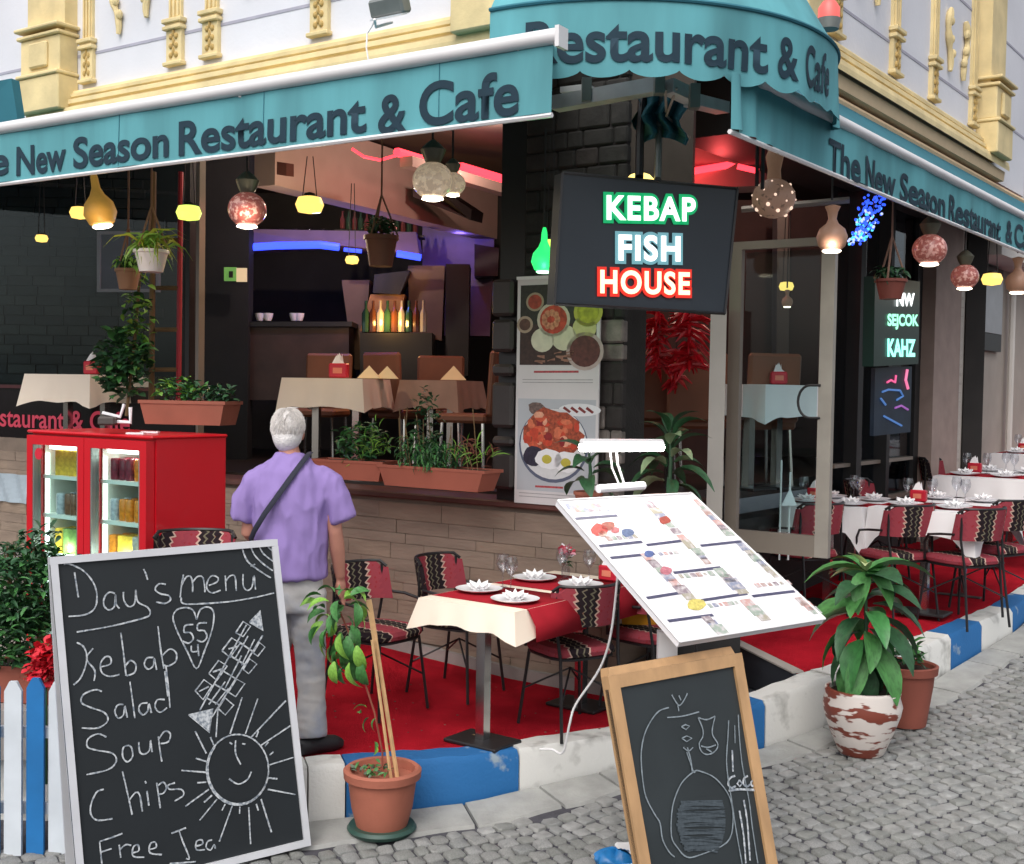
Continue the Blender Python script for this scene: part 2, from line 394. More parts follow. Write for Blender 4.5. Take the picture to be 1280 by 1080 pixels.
# ---- carpets on the platforms
def carpet(name, poly, zf, m, thick=.25, step=.12):
    xs = [p[0] for p in poly]; ys = [p[1] for p in poly]
    bm = bmesh.new(); f = bm.faces.new([bm.verts.new((p[0], p[1], 0)) for p in poly])
    for ax, lo, hi in ((0, min(xs), max(xs)), (1, min(ys), max(ys))):
        k = lo + .3
        while k < hi:
            no = (1, 0, 0) if ax == 0 else (0, 1, 0); co = (k, 0, 0) if ax == 0 else (0, k, 0)
            bmesh.ops.bisect_plane(bm, geom=bm.verts[:] + bm.edges[:] + bm.faces[:], plane_co=co, plane_no=no); k += .3
    for v in bm.verts: v.co.z = zf(v.co.x, v.co.y)
    r = bmesh.ops.extrude_face_region(bm, geom=bm.faces[:])
    for g in r['geom']:
        if isinstance(g, bmesh.types.BMVert): g.co.z -= thick
    bmesh.ops.recalc_face_normals(bm, faces=bm.faces)
    me = bpy.data.meshes.new(name); bm.to_mesh(me); bm.free(); me.materials.append(m)
    return obj(name, me, kind='structure')
def inn(i, off=KW + .003):
    a = KP[max(i - 1, 0)]; b = KP[min(i + 1, len(KP) - 1)]; t = (b - a).normalized(); return (KP[i] + V((-t.y, t.x, 0)) * off)
kin = [inn(i) for i in range(len(KP))]
kq = kin[1].lerp(kin[2], 0) if False else kin[2].lerp(kin[3], .42)
polyL = [(kq.x, kq.y)] + [(kin[i].x, kin[i].y) for i in range(3, 6)]
pe = PL(.95, .1, 0); polyL += [(.80, 6.62), (PL(.62, .01, 0).x, PL(.62, .01, 0).y), (PL(-2.6, .01, 0).x, PL(-2.6, .01, 0).y)]
M_pave = mat('terrace_grey', hexc('#8b857d'), .85, noise=.15)
carpet('terrace_floor', [(kin[1].x, kin[1].y), (kin[2].x, kin[2].y), (kq.x - .004, kq.y), (PL(-2.604, .01, 0).x, PL(-2.604, .01, 0).y), (PL(-8, .01, 0).x, PL(-8, .01, 0).y)], cz, M_pave)
terraceL = carpet('terrace_carpet', polyL, cz, M_carpet)
sA = V((1.50, 7.86, 0)); sB = V((kin[8].x, kin[8].y, 0))
polyR = [(kin[i].x, kin[i].y) for i in range(8, 13)] + [(PR(12, -.7, 0).x, PR(12, -.7, 0).y), (PR(.9, -.7, 0).x, PR(.9, -.7, 0).y), (sA.x, sA.y)]
terraceR = carpet('terrace_carpet', polyR, cr, M_carpet)
# entrance floor between the two
polyE = [(kin[5].x + .02, kin[5].y), (kin[6].x, kin[6].y), (kin[7].x, kin[7].y), (kin[8].x - .03, kin[8].y), (1.47, 7.86), (.62, 7.3)]
M_ent = mat('entrance_tile', hexc('#4c4f55'), .5, noise=.15, scale=4)
carpet('entrance_floor', [(p[0], p[1]) for p in [(.83, 6.64)] + [(q.x, q.y) for q in kin[6:9]] + [(1.49, 7.8), (1.0, 8.2), (.62, 7.27)]], lambda x, y: .02, M_ent, .2)
# riser at the near end of the right terrace
mb = MB(); dr = (sB - sA).normalized(); pr = V((dr.y, -dr.x, 0))
if pr.y > 0: pr = -pr
zt = cr(1.84, 6.97)
mb.prism([sA + Z * .03 + pr * .02, sB + Z * .03 + pr * .02, sB + Z * (zt - .005) + pr * .02, sA + Z * (cr(1.5, 7.86) - .005) + pr * .02], pr * .02)
struct('terrace_riser', mb, mat('riser_dark', hexc('#33353c'), .5, noise=.2))
mb = MB(); mb.prism([sA + Z * (cr(1.5, 7.86) - .002) - pr * .03, sB + Z * (zt - .002) - pr * .03, sB + Z * (zt + .008) - pr * .03, sA + Z * (cr(1.5, 7.86) + .008) - pr * .03], pr * .08)
struct('terrace_edge_trim', mb, M_frame)

# ---- cobbles
def stone_mesh(seed, m):
    rnd = random.Random(seed); n = 8; base = []
    for k in range(n):
        th = 2 * pi * k / n + pi / 8; q = .5 / max(abs(cos(th)), abs(sin(th))); cx_, cy_ = [(.5, .34), (.34, .5), (-.34, .5), (-.5, .34), (-.5, -.34), (-.34, -.5), (.34, -.5), (.5, -.34)][k]; base.append((cx_ * rnd.uniform(.88, 1.04), cy_ * rnd.uniform(.88, 1.04)))
    vs = [(x, y, -.25) for x, y in base] + [(x * .97, y * .97, -.03) for x, y in base] + [(x * .88, y * .88, .012 + rnd.uniform(-.03, .03)) for x, y in base] + [(rnd.uniform(-.1, .1), rnd.uniform(-.1, .1), .035)]
    fs = [(k, (k + 1) % n, n + (k + 1) % n, n + k) for k in range(n)] + [(n + k, n + (k + 1) % n, 2 * n + (k + 1) % n, 2 * n + k) for k in range(n)] + [(2 * n + k, 2 * n + (k + 1) % n, 3 * n) for k in range(n)]
    b = MB(); b.add(vs, fs); return b.mesh('stone', m, True)
SM = [stone_mesh(i, M_cob[i % 5]) for i in range(20)]
def proj(p):
    d = V(p) - EYE; z = d.dot(f0); return 640 + d.dot(CR) / z * FPX, 540 - d.dot(CU) / z * FPX, z
cells = []
ang0 = radians(31)
rows = 150
for r in range(-70, 125):
    w = .088
    x = -6.0
    while x < 11:
        sz = random.uniform(.062, .108); xc = x + sz / 2; x += sz + .003
        yy = r * .083 + .05 * sin(xc * 1.7) + .03 * sin(xc * 4.1 + 1)
        X = 1.0 + xc * cos(ang0) - yy * sin(ang0); Y = 5.5 + xc * sin(ang0) + yy * cos(ang0)
        if Y < 3 or Y > 12.5: continue
        kn = knear((X, Y, 0))
        if kn[2] > 0 or kn[0] < (.325 if X < 1.0 else .26) : continue
        px, py, dz = proj((X, Y, rz(X, Y)))
        if px < -40 or px > 1320 or py > 1115 or py < 700: continue
        if kn[0] < .40 and X > 2.0: pass
        cells.append((dz, X, Y, sz, ang0 + .09 * cos(xc * 1.7) + random.uniform(-.07, .07)))
cells.sort(); big = cells[:300]; rest = cells[300:]
for dz, X, Y, sz, a in big:
    o = obj('stone', random.choice(SM), street, loc=(X, Y, rz(X, Y) + random.uniform(-.004, .004)), rot=(random.uniform(-.04, .04) + .09, random.uniform(-.04, .04), a), scl=(sz, .082, .12))
mbs = MB()
for dz, X, Y, sz, a in rest:
    me = random.choice(SM); T = Matrix.LocRotScale(V((X, Y, rz(X, Y) + random.uniform(-.004, .004))), Matrix.Rotation(a, 3, 'Z').to_euler(), V((sz, .082, .12)))
    mi = M_cob.index(me.materials[0])
    mbs.add([T @ v.co for v in me.vertices], [tuple(p.vertices) for p in me.polygons], mi)
part('paving_stones', mbs, M_cob, street, smooth=True, kind='stuff')
# gutter slabs along the kerb
gs = kd(385, 1010, 5.7) - .5; k = gs
while k < 12:
    L = random.uniform(.36, .46) if k < cuts[4] else random.uniform(.28, .7)
    wd = .30 if k < cuts[4] - .6 else (.24 if k < cuts[5] + .2 else .27)
    mb = MB(); N = 4; vs = []
    for j in range(N + 1):
        p, t = kpath(k + .008 + (L - .016) * j / N); inw = V((-t.y, t.x, 0)).normalized()
        for q, dz_ in ((.02, -.02), (.035, .006), (wd - .02, .004), (wd, -.03)):
            g = p - inw * (q + (.012 * sin(k * 13 + j)) * (q > .1)); vs.append(V((g.x, g.y, rz(g.x, g.y) + dz_ + random.uniform(0, .003))))
    fs = [(j * 4 + q, j * 4 + q + 1, (j + 1) * 4 + q + 1, (j + 1) * 4 + q) for j in range(N) for q in range(3)]
    mb.add(vs, fs); mb.add([vs[0], vs[1], vs[2], vs[3]], [(0, 1, 2, 3)]); mb.add(vs[-4:], [(0, 1, 2, 3)])
    part('paving_slab', mb, M_slab, street, smooth=False); k += L

# ================================================================ BUILDING
B = thing('restaurant_building', 'corner restaurant building with white and yellow stucco upper storey and dark open ground floor', 'building', OL)
def bp(name, mb, m, smooth=False, label=None, kind=None): return part(name, mb, m, B, True, smooth, label, kind)
# low wall under the window, core + stones
mb = MB(); bx(mb, ML, -9, -3.05, -.30, -.012, -.3, 1.40); bx(mb, ML, -3.05, .70, -.30, -.012, -.3, 1.15)
bp('low_wall', mb, mat('mortar_brown', hexc('#7d6e62'), .9, noise=.2, bump=.4))
zz = .10
wall_n = 0
for row in range(13):
    h = [.085, .11, .07, .095, .12, .08][row % 6] * .98
    s = -8.2 + (row % 3) * .17
    while s < .70:
        L = random.uniform(.28, .62); e = min(s + L, .70); top = 1.15 if s > -3.3 else 1.40
        z0 = max(zz, cz(*PL((s + e) / 2, .1, 0).xy) + .06)
        if zz + h <= top + .02 and e - s > .08 and zz + h - z0 > .03:
            pc = proj(PL((s + e) / 2, 0, zz))
            if -60 < pc[0] < 900:
                mb = MB(); bx(mb, ML, s + .001, e - .001, -.05, random.uniform(0, .005), z0 + .001, min(zz + h, top) - .001, bev=.002)
                bp('stone', mb, random.choice(M_trav)); wall_n += 1
        s = e + .002
    zz += h
# skirting strip
mb = MB(); s = -8
while s < .66:
    e = min(s + .5, .68); a = PL(s, .03, 0); b = PL(e, .03, 0); za = cz(a.x, a.y); zb_ = cz(b.x, b.y)
    mb.prism([PL(s, -.02, za - .05), PL(e, -.02, zb_ - .05), PL(e, -.02, zb_ + .075), PL(s, -.02, za + .075)], nL * .055); s = e
bp('skirting', mb, M_base)
# sill
mb = MB(); bx(mb, ML, -3.05, .72, -.34, .05, 1.15, 1.19, .008)
bp('sill', mb, mat('sill_red_brown', hexc('#5e3a34'), .5, noise=.2))
# black pillar at the right end of the window
s0, _ = pxL(626, 300, -.02); s1, _ = pxL(657, 300, -.02)
mb = MB(); bx(mb, ML, s0, s1, -.30, -.02, 1.19, 4.0); pil = bp('pillar', mb, M_black)
M_pad = mat('pad_brown_black', hexc('#3a3332'), .5, noise=.2)
for y0, y1 in ((400, 440), (455, 470), (478, 535), (545, 558), (565, 612), (350, 395)):
    a, z1 = pxL(618, y0, .02); b, z0 = pxL(644, y1, .02)
    mb = MB(); bx(mb, ML, a, b, -.02, .06, z0, z1, .02); bp('bolster', mb, M_pad)
# stone cladding right of pillar
sE, _ = pxL(779, 480, 0)
mb = MB(); bx(mb, ML, s1, sE - .01, -.30, -.014, 1.19, 3.95); bp('wall', mb, M_mortar)
zz = 1.19; row = 0
while zz < 3.9:
    h = random.uniform(.09, .15); s = s1 + .002
    while s < sE - .02:
        e = min(s + random.uniform(.10, .24), sE)
        if sE - e < .06: e = sE
        mb = MB(); bx(mb, ML, s + .004, e - .004, -.06, random.uniform(0, .010), zz + .003, min(zz + h, 3.93) - .004, bev=.012)
        m = random.choice([M_dstone, M_dstone, M_dstone2])
        if zz < 2.3: m = random.choice([mat('veined_stone', hexc('#7c726c'), .5, noise=.5, scale=11, bump=.3), M_dstone2])
        bp('stone', mb, m); s = e
    zz += h
# lintel + flat pilaster over the entrance
mb = MB(); mb.prism([PL(sE, -.02, 2.62), PR(.25, -.1, 2.62), PR(.25, -.1, 3.95), PL(sE, -.02, 3.95)], V((.12, .25, 0)))
# ends near px 865
a = at(782, 200, 7.25); b = at(866, 200, 7.35)
mb = MB(); mb.prism([V((a.x, a.y, 2.9)), V((b.x, b.y, 2.9)), V((b.x, b.y, 3.98)), V((a.x, a.y, 3.98))], V((.05, .25, 0)))
bp('lintel_panel', mb, mat('lintel_brown', hexc('#4c443c'), .8, noise=.2))
# entrance threshold wall below floor
a = PL(.70, -.02, 0); b = at(905, 600, 7.55)
mb = MB(); mb.prism([V((a.x, a.y, -.1)), V((b.x, b.y, -.1)), V((b.x, b.y, 1.02)), V((a.x, a.y, 1.02))], V((-.05, .3, 0))); bp('threshold', mb, M_trav[0])
mb = MB(); mb.box((1.12, 7.30, .36), (.55, .25, .7)); bp('entrance_step', mb, M_dark)
# white jamb post
a = at(886, 500, 7.5); b = at(906, 500, 7.5)
mb = MB(); mb.prism([V((a.x, a.y, .9)), V((b.x, b.y, .9)), V((b.x, b.y, at(895, 384, 7.5).z)), V((a.x, a.y, at(895, 384, 7.5).z))], V((.02, .12, 0))); bp('door_jamb', mb, M_frame)
# right ground-floor facade (recessed)
RD = -.45
mb = MB(); bx(mb, MR, 1.2, 5.0, RD - .2, RD, .1, 1.0); bp('low_wall', mb, M_dark)
def postR(px0, px1, z0, z1, m, d=RD, dd=.1, nm='mullion'):
    s_a, _ = pxR(px0, 420, d); s_b, _ = pxR(px1, 420, d)
    mb = MB(); bx(mb, MR, s_a, s_b, d - .12, d + dd, z0, z1); bp(nm, mb, m)
postR(1060, 1066, .9, 3.6, M_dark); postR(1098, 1102, .9, 3.6, M_dark); postR(1143, 1149, .3, 3.6, M_dark, dd=.02)
postR(1150, 1186, .2, 3.6, mat('wall_brown_beige', hexc('#a8948a'), .85, noise=.12), dd=.14, nm='wall')
postR(1183, 1199, .2, 3.7, mat('column_pale', hexc('#cfc7bd'), .6, noise=.1, scale=3), dd=.14, nm='column'); postR(1196, 1206, .2, 3.6, mat('pipe_tan', hexc('#b8936a'), .6), dd=.10, nm='column')
s_a, _ = pxR(1040, 420, RD); s_b, _ = pxR(1150, 420, RD)
mb = MB(); bx(mb, MR, s_a, s_b, RD - .02, RD - .012, 1.0, 3.6); bp('window_pane', mb, M_glassd)
mb = MB(); bx(mb, MR, s_a, 5.2, RD - .05, RD + .05, .96, 1.0); bx(mb, MR, s_a, 5.2, RD - .05, RD + .05, 1.30, 1.33); bp('rail', mb, M_galv)
mb = MB(); bx(mb, MR, 1.0, 6.9, RD - .25, .0, 3.6, 3.98); bp('soffit', mb, M_dark)
mb = MB(); bx(mb, ML, -9, .7, -.30, 0, 3.85, 3.98); bp('soffit', mb, M_dark)
# beyond the pillars on the right: side passage, grey neighbour wall
s_c, _ = pxR(1205, 420, RD); s_d, _ = pxR(1232, 420, RD)
mb = MB(); bx(mb, MR, s_c, s_d + .15, RD - 1.6, RD - 1.5, .2, 3.7); bp('alcove', mb, M_dark)
# ---- glass door
hA = at(909, 480, 7.68); hB = at(1040, 480, 7.30); du = (hB - hA); du.z = 0; Wd = du.length; du.normalize(); dn = V((du.y, -du.x, 0))
DO = thing('glass_door', 'tall glass door with beige metal frame standing open at the entrance corner', 'door', (hA.x, hA.y, .95))
z0, z1 = .90, 2.86
M_galv2 = mat('frame_light', hexc('#a19a90'), .4, metal=.2)
def dbox(a, b, za, zb, t=.05): return MB().prism([hA.xy.to_3d() + du * a + Z * za, hA.xy.to_3d() + du * b + Z * za, hA.xy.to_3d() + du * b + Z * zb, hA.xy.to_3d() + du * a + Z * zb], dn * -t)
part('stile', dbox(0, .08, z0, z1), M_galv, DO, True); part('stile', dbox(Wd - .085, Wd, z0, z1), M_galv2, DO, True)
part('rail', dbox(.08, Wd - .085, z0, z0 + .13), M_galv, DO, True); part('rail', dbox(.08, Wd - .085, z1 - .05, z1), M_galv, DO, True)
mb = MB(); mb.prism([hA.xy.to_3d() + du * .10 + Z * (z0 + .14) - dn * .02, hA.xy.to_3d() + du * (Wd - .1) + Z * (z0 + .14) - dn * .02, hA.xy.to_3d() + du * (Wd - .1) + Z * (z1 - .07) - dn * .02, hA.xy.to_3d() + du * .1 + Z * (z1 - .07) - dn * .02], dn * -.006)
part('pane', mb, M_glass, DO, True)
hc = hit(1013, 502, hB + dn * .03, dn); pts = []
for k in range(13):
    th = pi / 2 + pi * k / 12; pts.append(hc + du * (.075 * cos(th)) + Z * (.10 * sin(th)) + dn * (.01))
pts = [hc + du * .05 + Z * .10 - dn * .03] + pts + [hc + du * .05 - Z * .10 - dn * .03]
part('handle', MB().tube(pts, .008, 8), M_dark, DO, True, True)
# top rail box above door (second frame higher)
a = at(927, 262, 7.7); b = at(1062, 250, 7.5)
mb = MB(); mb.tube([a, b], .022, 6); bp('transom', mb, M_galv)

# ---- interior room
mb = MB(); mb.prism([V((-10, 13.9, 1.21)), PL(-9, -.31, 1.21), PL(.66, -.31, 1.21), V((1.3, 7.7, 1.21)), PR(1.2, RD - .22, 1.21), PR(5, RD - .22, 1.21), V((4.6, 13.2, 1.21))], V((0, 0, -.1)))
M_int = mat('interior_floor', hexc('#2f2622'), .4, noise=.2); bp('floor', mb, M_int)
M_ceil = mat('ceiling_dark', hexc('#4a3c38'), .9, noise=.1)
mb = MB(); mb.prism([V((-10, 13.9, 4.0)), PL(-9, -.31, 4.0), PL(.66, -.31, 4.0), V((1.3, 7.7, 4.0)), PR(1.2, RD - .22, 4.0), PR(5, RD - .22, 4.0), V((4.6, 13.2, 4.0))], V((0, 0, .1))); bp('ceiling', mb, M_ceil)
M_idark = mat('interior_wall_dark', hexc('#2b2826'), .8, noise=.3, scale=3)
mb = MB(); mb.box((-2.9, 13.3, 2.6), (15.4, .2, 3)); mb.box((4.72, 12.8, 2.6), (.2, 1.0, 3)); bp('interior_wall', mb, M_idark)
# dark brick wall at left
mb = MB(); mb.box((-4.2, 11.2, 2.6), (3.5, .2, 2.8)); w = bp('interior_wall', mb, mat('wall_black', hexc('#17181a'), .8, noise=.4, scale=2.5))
zz = 1.25; mbk = MB(); r = 0
while zz < 3.95:
    x = -5.8 + (r % 2) * .12
    while x < -3.5:
        L = random.uniform(.18, .3); mbk.box((x + L / 2, 11.09 - random.uniform(0, .01), zz + .045), (L - .012, .03, .08), None, random.randint(0, 1)); x += L
    zz += .09; r += 1
bp('brickwork', mbk, [mat('brick_dark', hexc('#1f1d1e'), .8, noise=.35, scale=8), mat('brick_dark2', hexc('#1b1b1f'), .9, noise=.35, scale=8)], kind='stuff')
# pink bulkhead running back from the window
M_pink = mat('plaster_pink', hexc('#a89088'), .85, noise=.06)
mb = MB(); A = at(318, 220, 9.25); Bq = at(600, 300, 12.3); A.z = Bq.z = 0; perp = V((Bq.y - A.y, -(Bq.x - A.x), 0)).normalized()
mb.prism([A + Z * 3.42, Bq + Z * 3.42, Bq + Z * 3.98, A + Z * 3.98], perp * .2); bp('bulkhead', mb, M_pink)
# lower lighter wall facets at the right (blue-purple lit)
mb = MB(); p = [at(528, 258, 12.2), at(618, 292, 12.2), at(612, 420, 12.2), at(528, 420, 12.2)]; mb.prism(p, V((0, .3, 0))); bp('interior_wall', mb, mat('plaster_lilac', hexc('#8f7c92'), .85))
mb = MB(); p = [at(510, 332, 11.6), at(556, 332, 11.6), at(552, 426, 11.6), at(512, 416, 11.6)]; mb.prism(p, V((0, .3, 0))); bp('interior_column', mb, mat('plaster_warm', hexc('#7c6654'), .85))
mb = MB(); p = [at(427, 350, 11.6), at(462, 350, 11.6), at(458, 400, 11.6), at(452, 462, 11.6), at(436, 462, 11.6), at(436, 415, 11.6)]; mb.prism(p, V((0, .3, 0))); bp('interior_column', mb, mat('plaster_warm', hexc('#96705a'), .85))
# bar fascia with blue neon
mb = MB(); p = [at(296, 286, 11.4), at(520, 290, 11.4), at(524, 318, 11.4), at(400, 304, 11.35), at(298, 310, 11.4)]; mb.prism(p, V((0, .5, 0))); bp('bar_fascia', mb, mat('fascia_mauve', hexc('#75617a'), .8))
M_blue = emis('neon_blue', (.03, .06, 1), 2.4); M_rednl = emis('neon_red', (1, .04, .06), 2.2)
neon = thing('neon_tube', 'long blue neon tube glowing under the bar fascia', 'neon light', at(340, 310, 11.3))
part('tube', MB().tube([at(298, 310, 11.3), at(345, 307, 11.3), at(400, 306, 11.25), at(424, 309, 11.25)], .035, 8), M_blue, neon, True)
part('tube', MB().tube([at(430, 312, 11.25), at(452, 314, 11.25)], .02, 6), M_blue, neon, True)
part('tube', MB().tube([at(496, 317, 11.25), at(526, 322, 11.3)], .034, 6), M_blue, neon, True)
neon = thing('neon_tube', 'thick red neon tube along the ceiling cove behind the left awning', 'neon light', at(560, 210, 9.8))
part('tube', MB().tube([at(496, 190, 9.2), at(536, 202, 9.6)], .035, 6), M_rednl, neon, True)
part('tube', MB().tube([at(576, 208, 10), at(630, 224, 10.4)], .035, 6), M_rednl, neon, True)
part('tube', MB().tube([at(440, 186, 9.1), at(455, 196, 9.1), at(475, 200, 9.1), at(496, 194, 9.2)], .012, 6), M_rednl, neon, True)
# cove ledge of the red neon
mb = MB(); a = at(500, 196, 9.25); b = at(634, 236, 10.5); mb.prism([a, b, b - Z * .08, a - Z * .08], V((.1, -.05, 0))); bp('cove_ledge', mb, M_pink)
neon = thing('neon_tube', 'short red neon tube above the entrance right of the hanging sign', 'neon light', at(905, 208, 9.0))
part('tube', MB().tube([at(866, 214, 9.0), at(918, 205, 9.3)], .03, 6), M_rednl, neon, True)
part('tube', MB().tube([at(922, 208, 9.0), at(948, 214, 9.0)], .022, 6), M_rednl, neon, True)
mb = MB(); mb.prism([at(862, 184, 9.05), at(955, 192, 9.4), at(960, 232, 9.4), at(862, 235, 9.05)], V((.05, .3, 0))); bp('interior_beam', mb, M_pink)
# oven hood, counter
HO = thing('oven_hood', 'glowing copper oven hood between two pale columns behind the bar', 'oven hood', at(480, 415, 11.5))
mb = MB(); p = [at(463, 368, 11.45), at(506, 368, 11.45), at(494, 414, 11.45), at(450, 414, 11.45)]; mb.prism(p, V((0, .35, 0))); part('hood', mb, mat('hood_copper', hexc('#b07a3c'), .5, noise=.15), HO, True)
mb = MB(); p = [at(468, 343, 11.4), at(512, 338, 11.4), at(500, 368, 11.4), at(466, 366, 11.4)]; mb.prism(p, V((0, .35, 0))); part('flue', mb, M_idk, HO, True)
CN = thing('bar_counter', 'dark bar counter with glossy top behind the dining tables', 'counter', at(440, 462, 11.2))
mb = MB(); p = [at(300, 408, 11.2), at(436, 408, 11.2), at(436, 500, 11.2), at(300, 500, 11.2)]; mb.prism(p, V((0, .5, 0))); part('front', mb, mat('counter_brown', hexc('#3d2a26'), .5, noise=.3), CN, True)
mb = MB(); p = [at(450, 416, 11.1), at(540, 416, 11.1), at(540, 500, 11.1), at(450, 500, 11.1)]; mb.prism(p, V((0, .5, 0))); part('front', mb, M_idk, CN, True)
mb = MB(); p = [at(296, 402, 11.15), at(440, 402, 11.15), at(440, 408, 11.15), at(296, 408, 11.15)]; mb.prism(p, V((0, .55, 0))); part('counter_top', mb, M_black, CN, True)
for px in (325, 335, 368, 374):
    q = at(px, 401, 11.25); solo('bowl', MB().lathe([(.0, 0), (.03, 0), (.045, .04), (.05, .07)], 10, q), M_china, 'small white bowl on the bar counter, %s from the left' % {325: 'first', 335: 'second', 368: 'third', 374: 'last'}[px], 'bowl', 'white bowls on the bar counter', True)
def BL(i): return '%s bottle, %s from the left on the shelf above the blue neon' % ('small reddish' if i % 2 == 0 else 'small green', ['first', 'second', 'third', 'fourth', 'fifth', 'sixth', 'seventh', 'eighth', 'ninth', 'tenth', 'eleventh', 'twelfth', 'last'][i])
# shelf with bottles above the bar
mb = MB(); p = [at(418, 286, 11.6), at(530, 294, 11.6), at(530, 297, 11.6), at(418, 289, 11.6)]; mb.prism(p, V((0, .2, 0))); bp('bottle_shelf', mb, M_dark)
for i in range(13):
    px = 428 + i * 7.6
    if 452 < px < 500: pass
    q = at(px, 286 + i * .6, 11.65); solo('bottle', MB().lathe([(0, 0), (.025, 0), (.027, .09), (.01, .13), (.01, .17), (0, .17)], 8, q), [mat('bottle_reddish', hexc('#6d3a3a'), .15), M_clear][i % 2] if i % 2 == 0 else mat('bottle_green', hexc('#344a3a'), .15), 'small %s bottle on the shelf above the blue neon, number %d from the left' % ('reddish', 1) if False else BL(i), 'bottle', 'bottles on the bar shelf', True)  # plain reddish base colour for every other bottle
for i in range(9):
    q = at(457 + i * 9, 415, 11.15); solo('bottle', MB().lathe([(0, 0), (.035, 0), (.037, .17), (.013, .22), (.013, .29), (0, .29)], 8, q), mat(['bottle_g2', 'bottle_b2', 'bottle_w2'][i % 3], hexc(['#1f3a28', '#4a2b1a', '#8a8478'][i % 3]), .15), '%s bottle on the dark counter under the oven hood, %s from the left' % (['green', 'brown', 'pale'][i % 3], ['first', 'second', 'third', 'fourth', 'fifth', 'sixth', 'seventh', 'eighth', 'last'][i]), 'bottle', 'bottles on the counter under the hood', True)
for i in range(6):
    q = at(318 + i * 17, 300, 11.6); solo('wine_glass', MB().lathe([(.0, 0), (.03, .0), (.04, .05), (.03, .11)], 10, q), M_clear, 'glass on the bar ledge above the long blue neon, %s from the left' % ['first', 'second', 'third', 'fourth', 'fifth', 'last'][i], 'glass', 'glasses above the blue neon', True)
# speakers / cabinets at the right
mb = MB(); mb.prism([at(593, 305, 11.9), at(624, 310, 11.9), at(622, 345, 11.9), at(593, 345, 11.9)], V((0, .3, 0)))
solo('loudspeaker', mb, M_black, 'black loudspeaker cabinet high on the lilac wall', 'speaker')
mb = MB(); mb.prism([at(557, 330, 11.5), at(587, 330, 11.5), at(585, 470, 11.5), at(557, 470, 11.5)], V((0, .4, 0)))
solo('tall_cabinet', mb, M_idk, 'tall dark cabinet right of the pale column', 'cabinet')
mb = MB(); mb.prism([at(516, 228, 10.6), at(535, 226, 10.5), at(590, 262, 10.9), at(588, 275, 10.9), at(516, 246, 10.6)], V((.1, .2, 0)))
solo('air_conditioner', mb, M_black, 'long black wall unit on the pink bulkhead', 'wall unit')
# small framed things on bulkhead
for px, py in ((352, 210), (450, 230)):
    mb = MB(); mb.prism([at(px - 6, py - 8, 9.0 + (px - 352) * .014), at(px + 6, py - 6, 9.0 + (px - 352) * .014), at(px + 6, py + 10, 9.0 + (px - 352) * .014), at(px - 6, py + 8, 9.0 + (px - 352) * .014)], V((.05, .03, 0)))
    solo('wall_plaque', mb, mat('plaque_brown', hexc('#5b2f28'), .6), 'small brown plaque on the pink bulkhead, %s' % ('left one near the red-brown globe lamp' if px < 400 else 'right one above the bottle shelf'), 'plaque')
# picture frame on the brick wall
PF = thing('picture_frame', 'pale framed picture on the dark brick wall behind the hanging pot', 'picture', at(155, 362, 11.0))
def fr(x0, y0, x1, y1, Y, t): return MB().prism([at(x0, y0, Y), at(x1, y0, Y), at(x1, y1, Y), at(x0, y1, Y)], V((0, t, 0)))
part('canvas', fr(124, 292, 196, 362, 11.0, .03), mat('canvas_dusk', hexc('#3a2f4a'), .6, noise=.5, scale=3), PF, True)
mb = MB()
for a in ((121, 289, 125, 365), (195, 289, 199, 365), (125, 289, 195, 293), (125, 361, 195, 365)): mb.prism([at(a[0], a[1], 10.97), at(a[2], a[1], 10.97), at(a[2], a[3], 10.97), at(a[0], a[3], 10.97)], V((0, .05, 0)))
part('frame', mb, mat('frame_mauve', hexc('#8a7a86'), .5), PF, True)
# exit sign
EX = thing('exit_sign', 'small green and cream sign glowing on the dark wall', 'sign', at(294, 343, 10.9))
part('panel', fr(280, 334, 295, 351, 10.9, .03), emis('sign_green', (.15, .35, .08), .5), EX, True); part('panel', fr(295.5, 335, 308, 352, 10.9, .03), emis('sign_cream', (.8, .6, .35), .5), EX, True)
mb = MB(); mb.prism([at(286, 339, 10.88), at(291, 339, 10.88), at(291, 347, 10.88), at(286, 347, 10.88)], V((0, .01, 0))); part('pictogram', mb, M_dark, EX, True)
# interior wall strips visible through the entrance and door
mb = MB(); mb.prism([at(770, 300, 10.2), at(905, 300, 10.2), at(905, 700, 10.2), at(770, 700, 10.2)], V((0, .2, 0))); bp('interior_wall', mb, mat('interior_brown', hexc('#4a3430'), .8, noise=.2))
mb = MB(); mb.prism([at(905, 250, 11.3), at(1100, 250, 11.3), at(1100, 560, 11.3), at(905, 560, 11.3)], V((0, .2, 0))); bp('interior_wall', mb, mat('interior_maroon', hexc('#3b2727'), .8, noise=.25, scale=4))
mb = MB(); mb.prism([at(972, 250, 10.6), at(988, 250, 10.6), at(985, 520, 10.6), at(970, 520, 10.6)], V((0, .2, 0))); bp('interior_column', mb, mat('interior_grey', hexc('#54504e'), .6))
